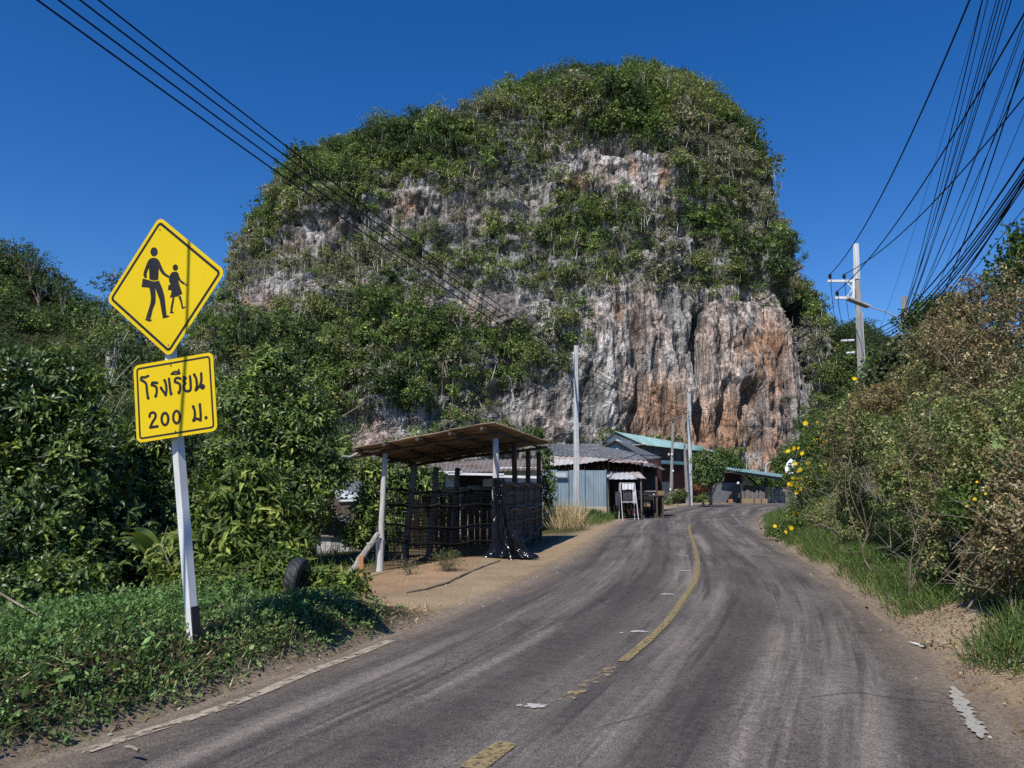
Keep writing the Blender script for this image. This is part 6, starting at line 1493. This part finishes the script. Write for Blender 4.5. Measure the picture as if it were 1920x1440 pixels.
grass('dry_litter', 'dead leaves and straw caught in the weeds of the left bank', sample(16000, (-7, .6), (3.2, 10.5), lambda x, y, a, b: sstep(.0, .2, a) * (a < 2.4) * (nz_(x, y, 1.6) > -.1), rg), .10, .014, P_STRAW + [((.2,.12,.06),2)], rg, 'leaf_dry', 1.6)
grass('grass', 'taller grass tufts along the left bank', sample(7000, (-8, .6), (3.2, 10.8), lambda x, y, a, b: left_m(x, y, a, b) * (nz_(x, y, 1.5) > .12), rg), .30, .008, P_GREEN + P_STRAW[:1], rg, 'leaf', .5)
grass('grass', 'short grass between the weeds of the left bank', sample(34000, (-8, .6), (3.2, 11.8), lambda x, y, a, b: left_m(x, y, a + .12, b), rg), .13, .007, P_HERB + [((.26,.21,.12),1)], rg, 'leaf', .6)
grass('ground_cover', 'bright feathery green plants along the top of the left bank', sample(9000, (-6.5, -2.4), (5.6, 9), lambda x, y, a, b: np.exp(-((a - 1.5)/.45)**2) * (nz_(x, y, .9) > -.25) * (1 - sstep(-3.2, -2.6, x)), rg), .24, .020, [((.10,.19,.055),3), ((.15,.25,.075),2), ((.07,.13,.04),1)], rg, 'leaf', per=6, herb=True)
right_m = lambda x, y, a, b: sstep(.10, .45, b + .35*nz_(x, y, .8) - 1.1*np.exp(-((y-8.7)/.8)**2)*(1 - sstep(.9, 1.3, b)) - .30*(1 - sstep(6.0, 8.0, y))*(nz_(x, y, 1.7) < .25)) * (b < 5)
grass('grass', 'green grass along the foot of the right bank', strip(80000, (3.6, 44), (.08, 3.2), right_m, rg), .25, .013, P_GREEN + [((.20,.19,.09),.8)], rg, 'leaf', .55)
grass('ground_cover', 'small leafy weeds with pale flowers along the right verge', strip(17000, (3.8, 40), (.2, 3.6), lambda x, y, a, b: right_m(x, y, a, b - .15), rg), .16, .022, P_GREEN + [((.45,.44,.32),.18)], rg, 'leaf', per=5, herb=True)
grass('grass', 'dry brown litter and thin grass at the right road edge', strip(12000, (3.6, 30), (.05, 2.2), lambda x, y, a, b: (b > .12 + .15*nz_(x, y, 2)) * (1 - sstep(.8, 1.8, b)) * (nz_(x, y, 1.4) > -.1), rg), .045, .009, [((.23,.14,.07),3), ((.13,.09,.05),2), ((.34,.26,.15),1.5), ((.10,.11,.04),1)], rg, 'leaf_dry', 1.6)
grass('grass', 'dry straw litter scattered over the dirt before the shed', sample(16000, (-4.5, 6), (9.5, 34), lambda x, y, a, b: (a > .15) * (a < 4.5) * (nz_(x, y, 1.1) > .0) * .8, rg), .045, .008, P_STRAW, rg, 'leaf_dry', 1.8)
grass('grass', 'strip of green grass beside the tall concrete pole', sample(26000, (2.6, 9.6), (31, 48), lambda x, y, a, b: sstep(.35, .7, a + .2*nz_(x, y)) * (1 - sstep(2.2, 3.2, a)) * sstep(33.5, 36, y + .6*nz_(x, y)), rg), .34, .020, P_GREEN + [((.19,.20,.07),1)], rg, 'leaf', .35)
grass('dry_brush', 'tall straw-coloured dry brush between the shed and the concrete pole', sample(5200, (1.3, 3.0), (29, 35), lambda x, y, a, b: (a > .7)*np.exp(-((x-2.1)/.6)**2 - ((y-33)/1.8)**2), rg), 1.05, .022, P_STRAW, rg, 'leaf_dry', .45)
grass('grass', 'rough green field grass beyond the left buildings', sample(26000, (-34, -3), (12, 60), lambda x, y, a, b: (a > 4.2)*1.0, rg), .35, .03, P_GREEN, rg, 'leaf', .5)
# fallen twigs, a rod standing in for a wire's shadow, pebbles and scraps
def twig_thing(lab, pts, rad): mb = MB(); mb.tube(np.array(pts), rad, 5); return tag(mb.build('stick_or_shadow_line', M['twig']), lab, 'stick')
def G(px, py, dz=.02): p = gp(px, py, 0); p[2] = gz(p[0], p[1]); q = at(px, py, p[1]); return gp_at(px, py, dz)
def gp_at(px, py, dz):
    p = gp(px, py, 0)
    for _ in range(5): z = gz(p[0], p[1]); p = gp(px, py, min(z, 1.2))
    return V(p[0], p[1], gz(p[0], p[1]) + dz)
twig_thing('long crooked rod standing in for a wire shadow on the dirt below the plastic sheet', [G(762,1113), G(800,1106), G(840,1094), G(868,1080), G(900,1066), G(938,1052)], [.012,.016,.018,.02,.018,.012])  # rod laid along the line of a wire's shadow
twig_thing('pale stick lying in the weeds of the left bank', [G(243,1300,.13), G(254,1303,.14), G(266,1305,.13)], .012)
twig_thing('thin dry stick by the right edge of the road', [G(1697,1386,.012), G(1705,1392,.012), G(1713,1398,.012)], .006)
twig_thing('bare dead branch at the lower left edge', [G(-10,1178,.3), G(30,1192,.25), G(75,1208,.2)], [.012,.01,.005])
for k, (px, py, s, lab) in enumerate(((1725,1218,.09,'white scrap of paper on the sandy right shoulder'), (1846,1246,.05,'white scrap in the grass of the right bank'), (612,1166,.05,'white scrap in the weeds below the shed'))):
    p = G(px, py, .03); r = np.random.default_rng(k); mb = MB(); q = [p + V(r.uniform(-1,1), r.uniform(-1,1), r.uniform(0,.5))*s for _ in range(6)]; mb.add(q, [(0,1,2),(1,2,3),(2,3,4),(3,4,5)]); tag(mb.build('paper_scrap', M['litter']), lab, 'litter')
rs = np.random.default_rng(5); mb = MB()
x, y, z, a, b = sample(9000, (-4, 14), (3.6, 30), lambda x, y, a, b: ((np.abs(np.maximum(a, b) - .12) < .45)*.6 + .0), rs)
ICO = unit(np.array([(0,0,1),(.9,0,.3),(.2,.9,.2),(-.8,.5,.25),(-.7,-.6,.2),(.3,-.9,.3),(0,0,-.6)])); IF = [(0,1,2),(0,2,3),(0,3,4),(0,4,5),(0,5,1),(1,5,6),(5,4,6),(4,3,6),(3,2,6),(2,1,6)]
for i in range(min(len(x), 2200)):
    s = .006 + .016 * rs.random()**3; mb.add(ICO*s*rs.uniform(.6,1.3,(7,1)) + V(x[i], y[i], max(z[i], .01)+s*.3), IF, np.array((1,1,1))*rs.uniform(.5,1.2))
tag(mb.build('gravel', M['stone']), 'small stones strewn along the road shoulders', kind='stuff')
# the top of the right bank, behind the scrub
grass('grass', 'long rough grass on top of the right bank behind the bushes', sample(26000, (7, 45), (2, 50), lambda x, y, a, b: (b > 3.0) * 1.0, rg), .45, .035, P_GREEN + P_STRAW[:2], rg, 'leaf', .45)
for k, (x_, y_, s_) in enumerate(((11.5, 8.5, 1.2), (14, 13, 1.4), (17, 18.5, 1.3), (12.5, 4.5, 1.1), (20, 26, 1.5), (18.5, 10, 1.5))):
    z_ = gz(x_, y_); plant('scrub_bush', ['rounded olive bush hidden behind the right-hand scrub', 'green bush on top of the right bank', 'tall green bush behind the power pole foot', 'low olive bush beyond the right edge', 'broad bush on the bank beyond the bend', 'large leafy bush at the back of the right bank'][k], 'bush', V(x_, y_, z_), [(x_, y_, z_ + s_ * .8, s_, s_, s_ * .8), (x_ + s_ * .8, y_ + .4, z_ + s_ * .6, s_ * .7, s_ * .7, s_ * .6)], 420, 8, .13, .06, P_GREYG + P_GREEN, 'leaf', 'quad', None, .03, 260 + k, ('foliage', 'stems'), rosette=False, spread=1.2, lo=.3, rough=.3, bark='twig', limb_n=5, jit=.7)
# ---------------------------------------------------------------- poles and wires
def tapered(mb, p, q, w0, w1, yaw=0.0, n=10):
    p, q = np.array(p, float), np.array(q, float); P = []
    c, s = math.cos(yaw), math.sin(yaw)
    for i in range(n + 1):
        f = i / n; w = (w0 + (w1 - w0) * f) / 2; o = p + (q - p) * f; ch = w * .18
        for x, y in ((w-ch,-w),(w,-w+ch),(w,w-ch),(w-ch,w),(-w+ch,w),(-w,w-ch),(-w,-w+ch),(-w+ch,-w)): P.append(o + V(x*c - y*s, x*s + y*c, 0))
    mb.add(P, [(8*i+j, 8*i+(j+1)%8, 8*i+8+(j+1)%8, 8*i+8+j) for i in range(n) for j in range(8)] + [tuple(range(8))[::-1], tuple(8*n+j for j in range(8))])
def pole(label, pb, pt, Y, w0, w1, mat, holes=False, yaw=.35):
    b_ = at(*pb, Y); b_[2] = min(b_[2], gz(b_[0], b_[1])); t_ = at(*pt, Y)
    t = thing('utility_pole', label, 'pole', tuple(b_)); mb = MB(); tapered(mb, b_ - V(0,0,.4), t_, w0, w1, yaw); mb.build('shaft', mat, t)
    if holes:
        mb = MB()
        for k in range(26):
            f = (k + .5) / 26; c_ = b_ + (t_ - b_) * f; w = (w0 + (w1-w0)*f)/2
            n_ = V(math.sin(yaw), -math.cos(yaw), 0); mb.tube([c_ + n_*(w - .01), c_ + n_*(w + .002)], .014, 6)
        mb.build('step_holes', M['paint_black'], t)
    return t, b_, t_
pA, bA, tA = pole('tall white concrete pole in the grass before the blue fence', (1081, 984), (1080, 648), 36, .24, .15, M['concrete'], True)
rkz = [at(1080, y, 36)[2] for y in (664, 672, 682, 692)]
mb = MB(); mb.bar(V(tA[0] - .13, 35.88, rkz[3] - .1), V(tA[0] - .13, 35.88, rkz[0] + .1), .04, .02, up=(0,1,0)); rack = mb.build('wire_rack', M['galv'], pA)
for z in rkz: mb = MB(); mb.tube([V(tA[0]-.19, 35.84, z-.04), V(tA[0]-.19, 35.84, z), V(tA[0]-.19, 35.84, z+.04)], [.03,.04,.03], 8); mb.build('insulator', M['paint_white'], rack)
pB, bB, tB = pole('white concrete pole at the left kerb where the road bends', (1294, 948), (1292, 738), 74, .36, .26, M['concrete'])
pC, bC, tC = pole('slim grey timber pole in front of the teal-roofed house', (1257, 946), (1262, 786), 72, .22, .16, M['wood_grey'])
pD, bD, tD = pole('leaning grey timber pole just left of the white bend pole', (1289, 942), (1281, 778), 73, .22, .16, M['wood_grey'])
for px, py in ((1254, 852), (1260, 852), (1257, 918), (1262, 883)):
    mb = MB(); c_ = at(px, py, 71.85); mb.tube([c_ - V(0,0,.1), c_, c_ + V(0,0,.1)], [.06,.09,.05], 8); mb.build('insulator', M['paint_white'], pC)
mb = MB(); mb.bar(at(1252, 789, 71.8), at(1272, 785, 71.8), .1, .1); mb.build('crossarm', M['wood_brown'], pC)
mb = MB(); mb.bar(at(1262, 829, 71.7), at(1283, 827, 72.6), .05, .05); mb.build('brace', M['wood_brown'], pC)
pE, bE, tE = pole('tall power pole with white crossarms rising above the right bank', (1613, 740), (1604.5, 458), 30, .24, .15, M['concrete_dark'], False)
mb = MB(); j = at(1606.5, 524, 30); tapered(mb, j + V(0,-.012,0), tE + V(0,-.012,.01), .185, .16, .35); mb.build('white_top', M['paint_white'], pE)
am = []
for y, x0, x1 in ((527, 1552, 1600), (558.5, 1565, 1600)):
    mb = MB(); mb.bar(at(x0, y, 29.8), at(x1, y, 29.8), .09, .09); am.append(mb.build('crossarm', M['paint_white'], pE))
mb = MB(); mb.bar(at(1599.5, 524, 29.8), at(1599.5, 562, 29.8), .09, .10, up=(0,1,0)); mb.build('arm_bracket', M['paint_white'], pE)
for a_, b_ in (((1587,529),(1598,541)), ((1588,556),(1598,542))): mb = MB(); mb.bar(at(*a_, 29.75), at(*b_, 29.75), .035, .035); mb.build('brace', M['paint_white'], pE)
INS = []
for (x, y, k) in ((1556.5, 524, 0), (1583, 524, 0), (1570, 556, 1)):
    c_ = at(x, y, 29.8); mb = MB(); mb.tube([c_, c_ + V(0,0,.04), c_ + V(0,0,.06), c_ + V(0,0,.12), c_ + V(0,0,.14), c_ + V(0,0,.2), c_+V(0,0,.22)], [.03,.03,.065,.06,.068,.055,.03], 10); mb.build('insulator', M['insul'], am[k], True); INS.append(c_ + V(0,0,.2))
for (x0, x1, y) in ((1577, 1601, 639), (1587, 1602, 662)):
    mb = MB(); mb.tube([at(x0, y, 29.8), at(x1, y - 1, 29.8)], .045, 7); mb.build('side_bracket', M['paint_white'], pE)
pF, bF, tF = pole('slender white post close behind the tall power pole', (1618, 740), (1615, 586), 30.6, .11, .09, M['paint_white'])
pG, bG, tG = pole('stained grey pole top poking out of the right-hand scrub', (1697, 760), (1695, 556), 22, .15, .12, M['concrete_dark'])
lamp = thing('street_lamp', 'flat lamp head on a long thin arm reaching left over the bank', 'street lamp', tuple(at(1690, 606, 21.9)))
mb = MB(); mb.tube(np.array([at(1694,612,21.9), at(1682,594,21.9), at(1664,586,21.9), at(1628,574,21.9)]), [.02,.02,.018,.016], 7); mb.build('arm', M['concrete_dark'], lamp)
mb = MB(); mb.bar(at(1589, 559.5, 21.8), at(1629, 575, 21.8), .26, .05); mb.build('lamp_head', M['concrete_dark'], lamp)
# small street lamp by the red shelter
l2 = thing('street_lamp', 'thin grey lamp post with short arm beyond the red shelter', 'street lamp', tuple(at(1437, 940, 92)))
mb = MB(); p0, p1 = at(1436, 940, 92), at(1436, 872, 92); mb.tube([V(p0[0], 92, -.2), V(p1[0], 92, p1[2])], [.09,.06], 7); mb.build('shaft', M['galv'], l2)
mb = MB(); mb.tube(np.array([p1, at(1440, 868, 92), at(1446, 866, 92)]), .04, 6); mb.build('arm', M['galv'], l2)

def wire(label, p, q, sag, rad, group=None, ext=0.0, n=40):
    """hanging cable from p to q; ext continues the same curve past q"""
    p, q = np.array(p, float), np.array(q, float)
    s = np.linspace(0, 1 + ext, int(n * (1 + ext))); P = p + (q - p) * s[:, None]; P[:, 2] -= sag * 4 * s * (1 - s)
    mb = MB(); mb.tube(P, rad, 5, cap=False); o = mb.build('power_line', M['wire']); return tag(o, label, 'wire', group)
# four wires over the left of the road
WN = ['topmost', 'second from the top', 'third from the top', 'lowest']
TOPX = [185, 150, 110, 70]
back = V(-6.8, 3.0, 0)
for k in range(4):
    z0 = 8.35 - .23 * k
    d_ = ray(TOPX[k], 0); s_ = (z0 - EYE) / d_[2]; q = V(0, 0, EYE) + d_ * s_
    wire(f'{WN[k]} of the four parallel wires crossing the upper left sky'.replace('second from the top of', 'second from top of').replace('third from the top of', 'third from top of'), V(tA[0]-.2, 35.82, rkz[k]), q, .22, .014, 'four parallel wires over the left of the road', .35)
    wire(f'{WN[k]} wire from the tall concrete pole on to the bend pole', V(tA[0]-.2, 35.86, rkz[k]), V(tB[0]-.2, 73.8, at(1292, 758 + 9*k, 74)[2]), .5, .016, 'wires running on to the bend pole')
for k in range(3): wire(f"{['upper','middle','lower'][k]} wire running right from the bend pole", V(tB[0]-.2, 73.9, at(1292, 772 + 8*k, 74)[2]), at(1560, 770 + 16*k, 60) + V(0,0,.5), .5, .016, 'wires running right from the bend pole')
wire('wire from the tall power pole to the bend pole', at(1603, 640, 29.8), V(tB[0]+.2, 74, at(1292, 768, 74)[2]), .8, .014)
# three heavy conductors from the power pole's insulators
def sky_pt(px, py, z): d_ = ray(px, py); return V(0, 0, EYE) + d_ * ((z - EYE) / d_[2])
wire('left heavy wire from the outer insulator sweeping up to the top edge', INS[0], sky_pt(1818, 0, 9.6), .55, .016, None, .25)
wire('heavy wire from the inner insulator rising to the right edge', INS[1], sky_pt(1920, 182, 9.3), .45, .016, None, .3)
wire('heavy wire from the lower insulator rising to the upper right corner', INS[2], sky_pt(1920, 26, 9.3), .50, .016, None, .3)
for k, x in enumerate((1556.5, 1583, 1570)): wire(['outer','inner','lower'][k] + ' wire dropping from the power pole insulators behind the hill trees', INS[k] - V(0,0,.05), at(x + 10, 600, 60), .6, .014)
# thin drop wires fanning up from the scrub
rw = np.random.default_rng(8)
top = [(1842,0),(1852,0),(1868,0),(1874,0),(1881,0),(1889,0),(1896,0),(1920,55),(1920,40),(1920,128),(1920,95),(1920,215)]
lowp = [(1689,604),(1692,600),(1694,598),(1690,596),(1696,600),(1698,604),(1693,610),(1700,606),(1703,612),(1702,600),(1716,640),(1720,650)]
ORD = ['first','second','third','fourth','fifth','sixth','seventh','eighth','ninth','tenth','eleventh','twelfth']
for k in range(12):
    wire(f'{ORD[k]} thin wire from the left in the steep fan on the right', at(*lowp[k], 22), sky_pt(*top[k], 7.3 + .12 * (k % 4)), .12 + .1 * rw.random(), .0055 if k % 3 else .0075, 'thin wires fanning up from the right-hand scrub', .3)
low2 = [(1626,622),(1628,630),(1630,636),(1634,642),(1632,650),(1640,655),(1700,640),(1745,600)]
top2 = [(1920,296),(1920,318),(1920,326),(1920,334),(1920,341),(1920,349),(1920,338),(1920,110)]
for k in range(8):
    wire(f'{ORD[k]} cable from the top in the low bundle sagging across the right edge' if k < 7 else 'thick twisted cable hung with a dry tuft, crossing the fan', at(*low2[k], 29 if k < 6 else 21), sky_pt(*top2[k], 6.2 + .05 * k if k < 7 else 7.4), .55 if k < 6 else .25, .011 if k % 2 else .016, 'low bundle of cables across the right edge' if k < 7 else None, .3)
wire('single thin wire rising alone to the right edge below the bundle', at(1700, 640, 22), sky_pt(1920, 391, 6.0), .1, .007, None, .3)
wire('faint thin wire beside the left heavy wire', at(1640, 640, 29), sky_pt(1842, -2, 9.0), .3, .004, None, .3)
# ---------------------------------------------------------------- camera, sky, sun
cam = bpy.data.cameras.new('camera'); cam.sensor_width = 36; cam.lens = 36 * F / 1920; cam.clip_start = .05; cam.clip_end = 4000
co_ = bpy.data.objects.new('camera', cam); link(co_); co_.location = (0, 0, EYE); co_.rotation_euler = (math.pi / 2 + PITCH, 0, 0)
SC.camera = co_
SUN_AZ = (0.42, 0.90)          # horizontal way the light travels
SUN_EL = math.radians(51)
d = unit(V(SUN_AZ[0], SUN_AZ[1], 0)) * math.cos(SUN_EL) + V(0, 0, -math.sin(SUN_EL))
ld = bpy.data.lights.new('sun', 'SUN'); ld.energy = 5.0; ld.angle = math.radians(.5); ld.color = (1.0, .95, .87)
lo_ = bpy.data.objects.new('sun', ld); link(lo_); lo_.rotation_euler = Vector(d).to_track_quat('-Z', 'Y').to_euler(); lo_.location = (-20, -40, 60)
w = bpy.data.worlds.new('World'); SC.world = w; w.use_nodes = True
wt = w.node_tree; bg = wt.nodes['Background']
sky = wt.nodes.new('ShaderNodeTexSky'); sky.sky_type = 'NISHITA'; sky.sun_disc = False
sky.sun_elevation = SUN_EL; sky.sun_rotation = math.atan2(-SUN_AZ[0], -SUN_AZ[1]); sky.altitude = 600; sky.air_density = 1.0; sky.dust_density = 0.1; sky.ozone_density = 4.0
hs = wt.nodes.new('ShaderNodeHueSaturation'); hs.inputs['Saturation'].default_value = 1.34; hs.inputs['Hue'].default_value = .511; hs.inputs['Value'].default_value = 1.0
wt.links.new(sky.outputs[0], hs.inputs['Color']); wt.links.new(hs.outputs[0], bg.inputs[0]); bg.inputs[1].default_value = .128
SC.view_settings.view_transform = 'Standard'; SC.view_settings.look = 'None'; SC.view_settings.exposure = 0
SC.render.engine = 'CYCLES'
cy = SC.cycles; cy.max_bounces = 5; cy.diffuse_bounces = 2; cy.glossy_bounces = 2; cy.transmission_bounces = 3; cy.transparent_max_bounces = 12
cy.use_denoising = False; cy.sample_clamp_indirect = 4
try: cy.denoiser = 'OPENIMAGEDENOISE'; cy.denoising_input_passes = 'RGB_ALBEDO_NORMAL'
except Exception: pass
SC.render.use_persistent_data = False
